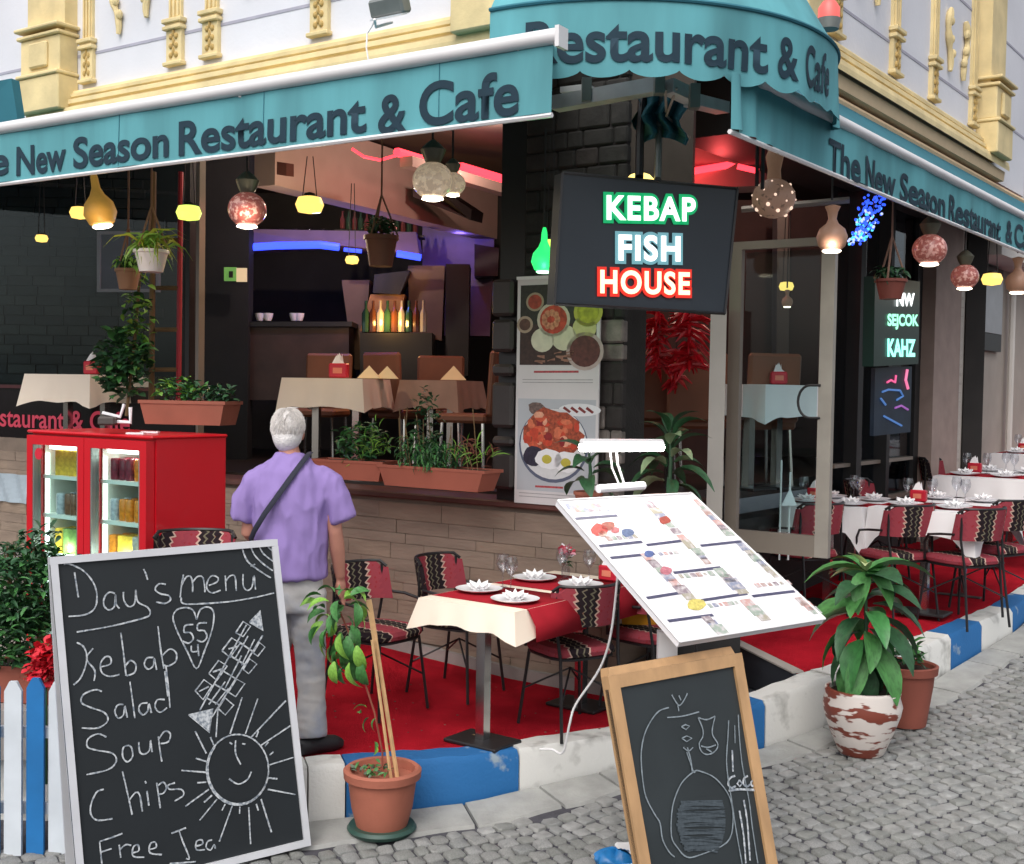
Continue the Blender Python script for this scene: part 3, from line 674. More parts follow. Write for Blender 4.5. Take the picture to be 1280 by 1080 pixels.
# window posts, glass and panel at left
for px0, px1, m in ((246, 250, M_galv), (233, 238, M_dark)):
    a, _ = pxL(px0, 350, -.05); b, _ = pxL(px1, 350, -.05); mb = MB(); bx(mb, ML, a, b, -.10, -.04, 1.19, 3.85); bp('mullion', mb, m)
a, _ = pxL(228, 350, -.07); mb = MB(); bx(mb, ML, -8.9, a, -.08, -.074, 1.85, 3.85); bp('window_pane', mb, M_glass)
mb = MB(); bx(mb, ML, -8.9, -3.1, -.07, -.03, 1.40, 1.84); PNL = bp('sign_panel', mb, mat('panel_black', hexc('#140f12'), .2))
mb = MB(); bx(mb, ML, -8.9, -3.1, -.08, .0, 1.84, 1.87); bp('rail', mb, mat('rail_red', hexc('#4b1f22'), .4))
me = textmesh('Restaurant & Cafe', .26, 0, .004, .95, 'LEFT'); x0, x1, y0, y1 = fitm(me)
s_r, z_r = pxL(-26, 531, -.02); s_q, _ = pxL(160, 531, -.02); me.transform(Matrix.Diagonal(((s_q - s_r) / (x1 - x0), .9, 1, 1))); placem(me, PL(s_r, -.024, z_r), uL, Z, nL); me.materials.append(emis('letters_red', (.55, .05, .09), .35)); obj('lettering', me, B, True)
# cloth + grey band on wall left of the fridge
mb = MB(); a, za = pxL(-10, 590, .02); b, zb2 = pxL(36, 630, .02); mb.grid(lambda u, v: PL(a + (b - a) * u, .03 + .015 * sin(14 * u + 3 * v), zb2 + (za - zb2) * v), 14, 6)
solo('folded_cloth', mb, mat('cloth_pale_blue', hexc('#a8b6c0'), .9, noise=.1), 'pale blue cloth draped on the low wall left of the fridge', 'cloth')
# ---------------- red trellis ladder by the window
TR = thing('trellis_ladder', 'narrow wooden ladder trellis with red side pole behind the window plants', 'trellis', at(210, 500, 8.9))
for px, m, r in ((192, M_stem, .022), (226, mat('pole_red', hexc('#9a1f2c'), .5), .02)):
    part('side_pole', MB().tube([at(px, 215, 8.9), at(px - 3, 510, 8.9)], r, 8), m, TR, True)
for y in (360, 412, 300, 462):
    part('rung', MB().tube([at(194, y, 8.9), at(224, y, 8.9)], .018, 6), M_stem, TR, True)

# ---------------- upper storey
mb = MB(); bx(mb, ML, -12, .55, -.4, .10, 3.98, 7.5); bp('upper_wall', mb, M_white)
mb = MB(); bx(mb, MR, 1.0, 6.95, -.4, .10, 3.98, 7.5); bp('upper_wall', mb, M_white)
ca = PL(.55, .1, 0); cb = PR(1.0, .1, 0)
mb = MB(); mb.prism([V((ca.x, ca.y, 3.98)), V((cb.x, cb.y, 3.98)), V((cb.x, cb.y, 7.5)), V((ca.x, ca.y, 7.5))], V((.2, .3, 0))); bp('upper_wall', mb, M_white)
for M, a, b in ((ML, -12, .5), (MR, 1.05, 6.95)):
    for zg in (4.56, 5.35):
        mb = MB(); bx(mb, M, a, b, .10, .104, zg, zg + .022); bp('groove', mb, M_groove_shade)  # thin raised grey strip, the groove's shade put into its colour
# cornice mouldings
CP = [(.10, 4.28), (.15, 4.28), (.16, 4.255), (.18, 4.25), (.18, 4.225), (.165, 4.215), (.20, 4.20), (.205, 4.165), (.185, 4.155), (.185, 4.14), (.23, 4.13), (.24, 4.09), (.24, 4.05), (.20, 4.04), (.19, 3.98), (.09, 3.97)]
def cornice(P, s0, s1, first, m):
    mb = MB(); n = len(first); mb.add([P(s0, d, z) for d, z in first] + [P(s1, d, z) for d, z in first], [(i, i + 1, n + i + 1, n + i) for i in range(n - 1)] + [tuple(range(n)), tuple(range(n, 2 * n))]); bp('cornice', mb, m)
cL, _ = pxL(37, 150, .2); cornice(PL, cL, .52, CP[:13], M_yellow)
cornice(PL, cL, .5, [(.06, 4.048), (.20, 4.048), (.19, 3.98), (.06, 3.97)], M_peach)
cRe, _ = pxR(1256, 225, .2); cornice(PR, 1.1, cRe, CP[:13], M_yellow); cornice(PR, 1.1, cRe, [(.06, 4.048), (.20, 4.048), (.19, 3.96), (.06, 3.95)], M_peach)
# shadow-gap lines are real recesses in the profile above
def pilaster(P, M, sc, w, big=False):
    g = bp('pilaster', bx(MB(), M, sc - w / 2, sc + w / 2, .10, .135, 4.36, 4.60), M_yellow)
    def sub(nm, mb, m=M_yellow, sm=False): return part(nm, mb, m, g, True, sm)
    mb = MB(); bx(mb, M, sc - w * .62, sc + w * .62, .10, .16, 4.33, 4.36, .006); sub('pilaster_foot', mb)
    mb = MB(); bx(mb, M, sc - w * .62, sc + w * .62, .10, .165, 4.60, 4.63, .006); bx(mb, M, sc - w * .5, sc + w * .5, .10, .15, 4.63, 4.65); bx(mb, M, sc - w * .64, sc + w * .64, .10, .17, 4.65, 4.685, .006); sub('pilaster_cap', mb)
    mb = MB(); bx(mb, M, sc - w * .40, sc + w * .40, .10, .125, 4.685, 6.6)
    for q in (-.26, 0, .26): bx(mb, M, sc + w * q - w * .055, sc + w * q + w * .055, .125, .14, 4.70, 6.6)
    sub('shaft', mb)
    mb = MB()                                             # carved rosette relief
    for k in range(3):
        zc = 4.41 + k * .07
        for sg in (-1, 1): mb.ell(M @ V((sc + sg * w * .17, .135, zc)), (w * .12, w * .12, .024), 8, 5)
        mb.ell(M @ V((sc, .14, zc + .03)), (w * .07, w * .07, .03), 8, 5)
    sub('relief', mb, M_yellow2, True)
for px, py, w in ((110, 85, .145), (219, 60, .17), (264, 55, .165), (400, 20, .165)):
    s, _ = pxL(px, py, .12); pilaster(PL, ML, s, w)
s, _ = pxL(520, 5, .12)
for px, py, w in ((1119, 80, .17), (1167, 112, .16), (1216, 150, .16), (1045, 30, .17)):
    s, _ = pxR(px, py, .12); pilaster(PR, MR, s, w)
# fillets: wider side strips beside shafts (double pilaster look)
for (P, M, f, lst) in ((PL, ML, pxL, ((146, 30, 186, 30), (305, 5, 322, 5))), (PR, MR, pxR, ((1070, 10, 1098, 10), (1187, 60, 1206, 60)))):
    for x0, y0, x1, y1 in lst:                            # scroll ornaments between pilasters
        for i, (x, y) in enumerate(((x0, y0), (x1, y1))):
            s, z = f(x, y, .12); sg = 1 if i else -1
            mb = MB(); pts = []
            for k in range(15):
                t = k / 14; pts.append(M @ V((s + sg * (.05 * sin(t * 5.2) + .02 * t), .125, 5.25 - .52 * t - (.06 if x > 1180 or x < 160 else -.02))))
            mb.tube(pts, [.018 + .022 * abs(sin(3 * k / 14 * pi)) * (1 - k / 20) for k in range(15)], 7)
            for k in (3, 7, 10): mb.ell(pts[k] + (M.to_3x3() @ V((-sg * .035, .01, 0))), (.03, .03, .04), 8, 5)
            bp('scroll_ornament', mb, M_yellow, True)
# large corner piers
def pier(M, s0, s1, nm='pier'):
    w = s1 - s0
    g = bp('pier', bx(MB(), M, s0 + .02, s1 - .02, .10, .22, 4.72, 6.6), M_yellow)
    def sub(n, mb, m=M_yellow): return part(n, mb, m, g, True)
    sub('pier_block', bx(MB(), M, s0, s1, .10, .30, 4.12, 4.40, .01))
    sub('pier_block', bx(MB(), M, s0 + .01, s1 - .01, .10, .28, 4.43, 4.72, .008))
    sub('pier_panel', bx(MB(), M, s0 + w * .28, s1 - w * .28, .27, .31, 4.47, 4.68, .015), M_yellow)
    sub('pier_band', bx(MB(), M, s0 - .012, s1 + .012, .10, .31, 4.72, 4.75, .008)); mb = MB(); bx(mb, M, s0 - .02, s1 + .02, .10, .33, 4.78, 4.81, .008); sub('pier_band', mb); sub('pier_band', bx(MB(), M, s0 - .01, s1 + .01, .10, .32, 4.40, 4.43, .008))
a, _ = pxL(22, 110, .3); b, _ = pxL(72, 100, .3); pier(ML, a, b)
a, _ = pxL(562, 10, .3); b, _ = pxL(625, 5, .3); pier(ML, a, b)
a, _ = pxR(978, 20, .3); pier(MR, max(a, .8), max(a, .8) + .32)
a, _ = pxR(1240, 180, .25); pier(MR, a, a + .52)
# neighbour building on the right, beyond the facade
NB = thing('neighbour_building', 'plain grey building beyond the restaurant at the right edge', 'building', PR(7.4, 0, .3))
M_nb = mat('render_grey', hexc('#cfcac3'), .85, noise=.1, scale=1.5); M_nb2 = mat('render_taupe', hexc('#a59c92'), .85, noise=.15, scale=2)
part('wall', bx(MB(), MR, 6.96, 16, -1.5, -.1, 3.4, 8), M_nb, NB, True)
part('wall', bx(MB(), MR, 6.2, 16, -1.5, -.5, .2, 3.4), M_nb2, NB, True)
mb = MB(); a, z1 = pxR(1262, 360, -.1); b, z0_ = pxR(1290, 440, -.1); bx(mb, MR, a, b, -.5, -.44, z0_, z1 + .3); part('window_frame', mb, M_black, NB, True)
mb = MB(); bx(mb, MR, a + .08, b - .03, -.44, -.43, z0_ + .2, z1 + .2); part('window_pane', mb, mat('pane_pale', hexc('#93959a'), .3), NB, True)
mb = MB(); a, _ = pxR(1266, 450, -.4); mb.tube([PR(a, -.42, .4), PR(a, -.42, 3.3)], .04, 8); part('drainpipe', mb, M_nb, NB, True, True)
mb = MB(); a, z1 = pxR(1268, 80, -.1); bx(mb, MR, 8.0, 8.9, -.12, -.06, 4.3, 5.6); part('window', mb, M_black, NB, True)
# wall behind the left neighbour awning
LN = thing('neighbour_shopfront', 'dark shopfront with teal canopy at the left edge beyond the yellow pier', 'shopfront', PL(-8, .2, 2.9))
a = at(-40, 95, 9.6); 
mb = MB(); mb.prism([at(-60, 112, 9.2), at(14, 98, 9.4), at(22, 150, 9.4), at(-60, 172, 9.2)], V((.03, .08, 0))); part('canopy', mb, M_tealtop, LN, True)
# ================================================================ AWNINGS
def bent_text(txt, size, fn, m, parent, bold=.012, xs=1., tris=True, spacing=1.0):
    me = textmesh(txt, size, 0, bold, xs, 'LEFT', spacing=spacing); x0, x1, y0, y1 = fitm(me)
    bm = bmesh.new(); bm.from_mesh(me)
    for v in bm.verts: v.co.x -= x0
    k = .06
    while k < (x1 - x0):
        bmesh.ops.bisect_plane(bm, geom=bm.verts[:] + bm.edges[:] + bm.faces[:], plane_co=(k, 0, 0), plane_no=(1, 0, 0)); k += .06
    for v in bm.verts: v.co = fn(v.co.x, v.co.y)
    bm.to_mesh(me); bm.free(); me.materials.append(m); return obj('lettering', me, parent, True), x1 - x0
def textw(txt, size, bold, xs=1., spacing=1.0):
    me = textmesh(txt, size, 0, bold, xs, 'LEFT', spacing=spacing); r = fitm(me); bpy.data.meshes.remove(me); return r
ZB, ZT = 3.08, 3.40
# left awning: front bar line between two points
aR = at(690, 150, 1.18 * 1500 / (488 - 150)); aR = V((aR.x, aR.y, 0))
aL0 = at(0, 235, 1.18 * 1500 / (477 - 235)); aL0 = V((aL0.x, aL0.y, 0)); ua = (aR - aL0).normalized(); na = V((ua.y, -ua.x, 0))
if na.y > 0: na = -na
LA = (aR - aL0).length; aL = aR - ua * (LA + 1.6)
AW = thing('left_awning', 'long teal awning over the left terrace with printed valance reading The New Season Restaurant & Cafe', 'awning', (aR.x, aR.y, ZB))
def wv(x): return .008 * sin(x * 5.1) + .006 * sin(x * 11.7 + 1)
def vl(x, z): return aL + ua * x + na * (wv(x) * (1 - (z - ZB) / .32 * .8)) + Z * z
LT = (aR - aL).length
mb = MB(); mb.grid(lambda u, v: vl(u * LT, ZB + .02 + (ZT - ZB - .02) * v), 120, 5)
o = part('valance', mb, M_teal, AW, True, True)
part('front_bar', MB().tube([aL + Z * (ZT + .025), aR + ua * .03 + Z * (ZT + .025)], .036, 10), M_bar, AW, True, True)
part('hem_bar', MB().tube([aL + Z * (ZB + .01), aR + Z * (ZB + .01)], .012, 6), M_bar, AW, True)
part('end_cap', MB().box((0, 0, 0), (.02, .08, .09), Matrix.Translation(aR + ua * .04 + Z * (ZT + .015)) @ Matrix.Rotation(math.atan2(ua.y, ua.x), 4, 'Z')), M_bar, AW, True)
wA = PL(-9.2, .12, 3.90); wB = PL(.25, .12, 3.90)
mb = MB(); mb.grid(lambda u, v: (aL + Z * (ZT + .03)).lerp(aR + Z * (ZT + .03), u).lerp(wA.lerp(wB, u), v) - Z * (.05 * sin(pi * v)), 30, 8)
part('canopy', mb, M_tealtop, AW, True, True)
part('cassette', MB().tube([wA, wB], .055, 8), M_bar, AW, True, True)
for t in (.25, .62, .93):                                  # folding arms
    p0 = wA.lerp(wB, t) - Z * .06; p2 = aL.lerp(aR, t + .04) + Z * ZT; p1 = p0.lerp(p2, .5) + ua * .45 + Z * .0
    part('folding_arm', MB().tube([p0, p1, p2], .022, 6), M_bar, AW, True)
for t in (.28, .49, .69, .89):
    x = LT * t; mb = MB(); mb.tube([vl(x, ZB + .03) + na * .002, vl(x, ZT) + na * .002], .0025, 4); part('seam', mb, M_tealtop, AW, True)
# printed words: sized individually, growing to the right as printed
def word_l(px0, px1, word, py_base, size):
    s_a = (hit(px0, py_base, aL, na) - aL).dot(ua); s_b = (hit(px1, py_base, aL, na) - aL).dot(ua); zb = hit(px0, py_base, aL, na).z
    r = textw(word, size, .0062); sx = (s_b - s_a) / (r[1] - r[0])
    bent_text(word, size, lambda x, y: vl(s_a + x, zb + y) + na * .006, M_tealdk, AW, .0062, sx)
def word_at(px0, px1, word, yb, size): word_l(px0, px1, word, yb, size)
word_at(-62, 13, 'The', 227, .24); word_at(22, 83, 'New', 219, .235); word_at(92, 211, 'Season', 210, .24)
word_at(224, 458, 'Restaurant', 194, .25); word_at(472, 508, '&', 167, .255); word_at(524, 650, 'Cafe', 158, .275)
# right awning
b0 = at(912, 170, 1.18 * 1500 / (491.5 - 170)); b0 = V((b0.x, b0.y, 0)); b1 = at(1280, 319, 1.18 * 1500 / (497.5 - 319)); b1 = V((b1.x, b1.y, 0)); ub = (b1 - b0).normalized(); nb_ = V((ub.y, -ub.x, 0))
LB = (b1 - b0).length + 1.0; ZR = 3.36
AR_ = thing('right_awning', 'teal awning over the right terrace with bunched left end and printed valance', 'awning', (b0.x, b0.y, ZB))
def vr(x, z):
    w = wv(x) * 1.2
    if x < .6: w += .035 * (1 - x / .6) * sin(x * 34)
    return b0 + ub * x + nb_ * (w * (1 - (z - ZB) / .32 * .7)) + Z * z
mb = MB(); mb.grid(lambda u, v: vr(u * LB, ZB + .02 + (ZR - ZB - .02) * v), 320, 6); part('valance', mb, M_teal, AR_, True, True)
part('front_bar', MB().tube([b0 + ub * .3 + Z * (ZR + .025), b0 + ub * LB + Z * (ZR + .025)], .032, 10), M_bar, AR_, True, True)
part('hem_bar', MB().tube([b0 + Z * (ZB + .01), b0 + ub * LB + Z * (ZB + .01)], .012, 6), M_bar, AR_, True)
wC = PR(.9, .14, 3.90); wD = PR(.9 + LB, .14, 3.90)
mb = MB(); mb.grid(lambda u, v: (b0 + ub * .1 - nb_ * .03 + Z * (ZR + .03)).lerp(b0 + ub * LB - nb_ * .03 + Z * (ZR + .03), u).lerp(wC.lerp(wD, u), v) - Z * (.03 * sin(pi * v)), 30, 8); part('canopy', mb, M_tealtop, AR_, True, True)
part('cassette', MB().tube([wC, wD], .03, 8), M_peach, AR_, True, True)
for t in (.35, .6, .85):
    p0 = wC.lerp(wD, t) - Z * .06; p2 = b0 + ub * (LB * t) + Z * (ZR - .02) - nb_ * .05; part('folding_arm', MB().tube([p0, p0.lerp(p2, .5) + ub * .3, p2], .02, 6), M_bar, AR_, True)
def word_r(px0, px1, yb0, word, size):
    h0 = hit(px0, yb0, b0, nb_); s_a = (h0 - b0).dot(ub); s_b = (hit(px1, yb0, b0, nb_) - b0).dot(ub); r = textw(word, size, .0062); sx = (s_b - s_a) / (r[1] - r[0])
    bent_text(word, size, lambda x, y: vr(s_a + x, h0.z + y) + nb_ * .006, M_tealdk, AR_, .0062, sx)
word_r(1034, 1072, 213, 'The', .245); word_r(1079, 1119, 231, 'New', .235); word_r(1125, 1181, 249, 'Season', .235); word_r(1186, 1252, 274, 'Restaurant', .24); word_r(1256, 1264, 301, '&', .24); word_r(1267, 1292, 306, 'Cafe', .25)
# round corner awning
CX, CY, RR = .526, 6.62, 1.18
RA = thing('corner_awning', 'rounded teal corner awning with scalloped valance reading Restaurant & Cafe', 'awning', (CX, CY, 3.3))
A0, A1 = radians(-124), radians(-4)
zt_, zb_ = 3.66, 3.30
def rv(a, z, e=0): return V((CX + (RR + e) * cos(a), CY + (RR + e) * sin(a), z))
mb = MB()
def rve(u, z):
    q = (zt_ - z) / (zt_ - zb_); e = q * (.008 * sin(u * 60) + .012 * sin(u * 23))
    if u > .93: e += q * .02 * sin(u * 160)
    return e
def rvf(u, v):
    a = A0 + (A1 - A0) * u; sc = .035 * abs(sin(u * 11 * pi)) ** .7; zlo = zb_ + .045 - sc; z = zlo + (zt_ - zlo) * v
    return rv(a, z, rve(u, z))
mb.grid(rvf, 220, 6); part('valance', mb, M_teal, RA, True, True)
mb = MB(); mb.grid(lambda u, v: V((CX + (RR * (1 - v) + .55 * v) * cos(A0 + (A1 - A0) * u), CY + (RR * (1 - v) + .55 * v) * sin(A0 + (A1 - A0) * u), zt_ + (4.75 - zt_) * v - .03 * abs(sin(u * 5 * pi)) * sin(pi * v))), 60, 8); part('canopy', mb, M_teal, RA, True, True)
part('rim_piping', MB().tube([rv(A0 + (A1 - A0) * k / 40, zt_, .004) for k in range(41)], .01, 6), M_tealtop, RA, True, True)
part('ring_frame', MB().tube([rv(A0 + (A1 - A0) * k / 30, zt_ - .03, -.05) for k in range(31)], .016, 6), M_grey, RA, True, True)
for a in (-118, -85, -50, -12):
    part('rib', MB().tube([rv(radians(a), zt_ - .03, -.05), V((CX + .5 * cos(radians(a)), CY + .5 * sin(radians(a)), 4.6))], .014, 6), M_grey, RA, True)
def word_c(px0, px1, word, yb, size):
    def ang(px, py):
        d = ray(px, py); ox, oy = -CX, -CY; a_ = d.x ** 2 + d.y ** 2; b_ = 2 * (ox * d.x + oy * d.y); c_ = ox * ox + oy * oy - RR * RR; disc = max(0, b_ * b_ - 4 * a_ * c_); t = (-b_ - math.sqrt(disc)) / (2 * a_); p = EYE + d * t; return math.atan2(p.y - CY, p.x - CX), p.z
    a0_, zb0 = ang(px0, yb); a1_, _ = ang(px1, yb); r = textw(word, size, .0062); sx = (a1_ - a0_) * RR / (r[1] - r[0])
    bent_text(word, size, lambda x, y: rv(a0_ + x / RR, zb_ + .085 + y, rve((a0_ + x / RR - A0) / (A1 - A0), zb_ + .085 + y) + .006), M_tealdk, RA, .0062, sx)
word_c(657, 958, 'Restaurant', 80, .27); word_c(970, 995, '&', 100, .27); word_c(1004, 1036, 'Cafe', 110, .27)
# grey beams of the awning frame below the corner awning
BF = thing('awning_frame', 'grey metal cassette beams meeting at the corner under the round awning', 'metal frame', at(832, 112, 6.1))
M_beam = mat('beam_pale', hexc('#c3c8c8'), .5, noise=.15, scale=10)
def beam(p, q, h, w=.08): 
    d = (q - p); d.normalize(); s_ = V((-d.y, d.x, 0)).normalized(); return MB().prism([p - Z * h / 2, q - Z * h / 2, q + Z * h / 2, p + Z * h / 2], s_ * w)
part('beam', beam(at(690, 128, 6.45), at(822, 104, 6.12), .075), M_beam, BF, True); part('beam', beam(at(700, 112, 6.5), at(735, 108, 6.42), .03), M_bar, BF, True)
part('beam', beam(at(842, 106, 6.1), at(872, 120, 6.2), .07), M_beam, BF, True); part('beam', beam(at(872, 124, 6.2), at(912, 134, 6.5), .06), M_beam, BF, True)
for px, py in ((733, 110), (824, 100), (868, 118)):
    c = at(px, py + 3, 6.1 if px > 800 else 6.35); part('bracket', MB().box(c, (.05, .07, .12)), M_grey, BF, True)
part('brace', MB().tube([at(832, 112, 6.1), at(833, 140, 6.3), at(815, 128, 6.5)], .007, 5), M_frame, BF, True)
part('brace', MB().tube([at(846, 110, 6.1), at(833, 145, 6.3), at(862, 172, 6.7)], .007, 5), M_frame, BF, True)
mb = MB(); mb.grid(lambda u, v: at(795 + 60 * u + 6 * sin(9 * v), 120 + 62 * v - 10 * sin(pi * u), 6.35 + .06 * sin(18 * u)), 30, 8)
solo('gathered_cloth', mb, M_tealtop, 'dark teal cloth bunched under the corner awning above the hanging sign', 'cloth')
# floodlight on the left facade and its cable
FL = thing('floodlight', 'grey floodlight on the white wall above the left awning with a dangling white cable', 'floodlight', at(485, 20, 7.3))
c = at(487, 8, 7.35); Mq = Matrix.Translation(c) @ Matrix.Rotation(math.atan2(uL.y, uL.x), 4, 'Z') @ Matrix.Rotation(.35, 4, 'X')
part('housing', MB().box((0, 0, 0), (.26, .10, .11), Mq, 0, .015), M_grey, FL, True); part('lens', MB().box((0, -.03, -.058), (.24, .07, .01), Mq), M_china, FL, True)
part('bracket', MB().tube([at(468, 24, 7.35), at(470, 34, 7.4), at(490, 28, 7.5)], .01, 5), M_bar, FL, True); part('cable', MB().tube([at(468, 28, 7.4), at(459, 42, 7.4), at(458, 60, 7.3), at(462, 85, 7.25)], .005, 5), M_bar, FL, True)
SL_ = thing('alarm_siren', 'red and grey alarm lamp on the yellow corner pier beside the round awning', 'alarm lamp', at(1037, 20, 7.1))
c = at(1036, 24, 7.1); part('base', MB().lathe([(0, -.06), (.06, -.06), (.07, 0), (0, 0)], 12, c), M_grey, SL_, True, True); part('dome', MB().lathe([(.065, 0), (.065, .06), (.04, .10), (0, .11)], 12, c), emis('siren_red', (.9, .15, .13), .5), SL_, True, True)
# ================================================================ LED SIGN
M_scr = mat('screen_dark', hexc('#2b3138'), .35, noise=.1, scale=2)
TLs, TRs, BLs, BRs = at(703, 216, 5.9), at(922, 236, 6.3), at(693, 380, 5.9), at(906, 392, 6.3)
sn = (TRs - TLs).cross(BLs - TLs).normalized()
if sn.y > 0: sn = -sn
KS = thing('hanging_led_sign', 'dark hanging LED sign glowing KEBAP FISH HOUSE in green, white and red', 'sign', (TLs + TRs + BLs + BRs) / 4)
part('panel', MB().prism([BLs, BRs, TRs, TLs], -sn * .09), M_scr, KS, True)
mb = MB()
for p, q in ((BLs, BRs), (BRs, TRs), (TRs, TLs), (TLs, BLs)): mb.tube([p + sn * .002, q + sn * .002], .008, 4)
part('bezel', mb, M_black, KS, True)
def sgn(u, v, e=0): return TLs.lerp(TRs, u).lerp(BLs.lerp(BRs, u), v) + sn * e
def led(word, px0, px1, ytop, ybot, m, mh):
    h0 = hit(px0, ybot, TLs, sn); h1 = hit(px1, ybot + (px1 - px0) * .02, TLs, sn); ht = hit(px0, ytop, TLs, sn)
    me = textmesh(word, 1, 0, .03, 1, 'LEFT', spacing=1.14); x0, x1, y0, y1 = fitm(me); U = (h1 - h0) / (x1 - x0); Vu = (ht - h0) / (y1 - y0)
    me.transform(Matrix.Translation((-x0, -y0, 0))); placem(me, h0 + sn * .012, U, Vu, sn); me.materials.append(m); obj('lettering', me, KS, True)
    me = textmesh(word, 1, 0, .13, 1, 'LEFT', spacing=1.14); me.transform(Matrix.Translation((-x0, -y0, 0))); placem(me, h0 + sn * .006, U, Vu, sn); me.materials.append(mh); obj('lettering_glow', me, KS, True)  # wider emissive copy behind the letters paints their glow on the panel
led('KEBAP', 757, 868, 244, 275, emis('led_green', (.75, 1, .85), 1.6), emis('led_green_halo', (0, .30, .10), .8))
led('FISH', 772, 849, 293, 326, emis('led_white', (.95, 1, 1), 1.5), emis('led_white_halo', (.12, .28, .32), .8))
led('HOUSE', 749, 861, 337, 367, emis('led_orange', (1, .62, .38), 1.5), emis('led_red_halo', (.55, .02, .01), .9))
part('hanger', MB().tube([at(799, 222, 6.1), at(800, 170, 6.3), at(803, 120, 6.4)], .022, 8), M_black, KS, True); part('hanger', MB().tube([at(822, 224, 6.15), at(824, 160, 6.4), at(828, 118, 6.4)], .018, 8), M_grey, KS, True)
part('hanger', MB().tube([at(946, 232, 6.3), at(947, 175, 6.4)], .01, 6), M_black, KS, True); part('hanger', MB().tube([at(953, 236, 6.3), at(954, 180, 6.4)], .01, 6), M_black, KS, True)
solo('amber_lamp', MB().lathe([(.085, -.02), (.08, 0), (.05, .03), (.02, .04), (0, .04)], 16, at(800, 226, 6.25)), emis('amber', (1, .75, .2), 1.6), 'small amber lamp just above the hanging LED sign', 'lamp', None, True)
# second LED sign
S2 = thing('led_sign', 'smaller LED sign glowing green and white between the dark window posts', 'sign', at(1122, 405, 8.6))
q = [at(1094, 345, 8.2), at(1150, 352, 8.9), at(1148, 455, 8.9), at(1092, 458, 8.2)]; n2 = (q[1] - q[0]).cross(q[3] - q[0]).normalized(); n2 = -n2 if n2.y > 0 else n2
part('panel', MB().prism(q, -n2 * .08), mat('panel_greenblack', hexc('#0b2a22'), .4), S2, True)
def led2(word, px0, px1, yt, yb, m):
    h0 = hit(px0, yb, q[0], n2); h1 = hit(px1, yb, q[0], n2); ht = hit(px0, yt, q[0], n2); me = textmesh(word, 1, 0, .04, 1, 'LEFT'); x0, x1, y0, y1 = fitm(me)
    me.transform(Matrix.Translation((-x0, -y0, 0))); placem(me, h0 + n2 * .008, (h1 - h0) / (x1 - x0), (ht - h0) / (y1 - y0), n2); me.materials.append(m); obj('lettering', me, S2, True)
led2('NW', 1119, 1142, 366, 383, MATS['led_white']); led2('SEJCOK', 1108, 1147, 392, 412, emis('led_green2', (.35, 1, .65), 1.0)); led2('KAHZ', 1108, 1143, 423, 446, emis('led_cyan', (.3, 1, .8), 1.3))
# neon poster beneath it
NP = thing('neon_poster', 'dark blue poster with pink and blue neon drawing below the green LED sign', 'poster', at(1120, 540, 8.9))
q3 = [at(1094, 460, 8.5), at(1140, 458, 8.9), at(1138, 540, 8.9), at(1092, 545, 8.5)]; n3 = (q3[1] - q3[0]).cross(q3[3] - q3[0]).normalized(); n3 = -n3 if n3.y > 0 else n3
part('sheet', MB().prism(q3, -n3 * .03), mat('poster_navy', hexc('#1f2a38'), .4, noise=.3, scale=8), NP, True)
def ln(pts, m, r=.008): part('drawing', MB().tube([hit(x, y, q3[0], n3) + n3 * .006 for x, y in pts], r, 5), m, NP, True)
ln([(1108, 478), (1113, 475), (1118, 478), (1119, 469)], emis('neon_pink', (.7, .1, .25), .9)); ln([(1133, 462), (1131, 475), (1134, 486)], emis('neon_pink2', (.7, .15, .3), .9), .012)
ln([(1102, 490), (1110, 487), (1124, 488), (1128, 495), (1120, 500)], emis('neon_blue2', (.08, .2, .5), .5)); ln([(1100, 498), (1106, 506)], MATS['neon_blue2']); ln([(1118, 510), (1126, 507), (1134, 512)], emis('neon_violet', (.35, .12, .45), .5)); ln([(1104, 520), (1126, 532)], MATS['neon_blue2'])
# blue LED cluster
BC = thing('blue_led_bunch', 'bunch of tiny blue and turquoise fairy lights hanging under the right awning', 'fairy lights', at(1088, 290, 7.4))
mbs_ = [MB(), MB(), MB()]; rnd = random.Random(3)
for i in range(210):
    u, v = rnd.random(), rnd.random(); x = 1080 + 30 * u * (1 - .3 * v) + (-8 * v); y = 250 + 55 * v - 6 * u; x -= 10 * v
    p = at(x + rnd.uniform(-5, 5), y + rnd.uniform(-4, 4), 7.4 + rnd.uniform(-.12, .12)); mbs_[rnd.choice([0, 0, 1, 2]) if v > .3 else 0].ell(p, (.009, .009, .009), 5, 4)
for b_, m in zip(mbs_, (emis('fairy_blue', (.03, .1, 1), 1.1), emis('fairy_cyan', (.1, .7, .9), .9), emis('fairy_white', (.5, .6, 1), .9))): part('bulbs', b_, m, BC, True, kind='stuff')
part('wire', MB().tube([at(1095, 245, 7.4), at(1090, 270, 7.4), at(1072, 303, 7.4)], .006, 4), M_black, BC, True)
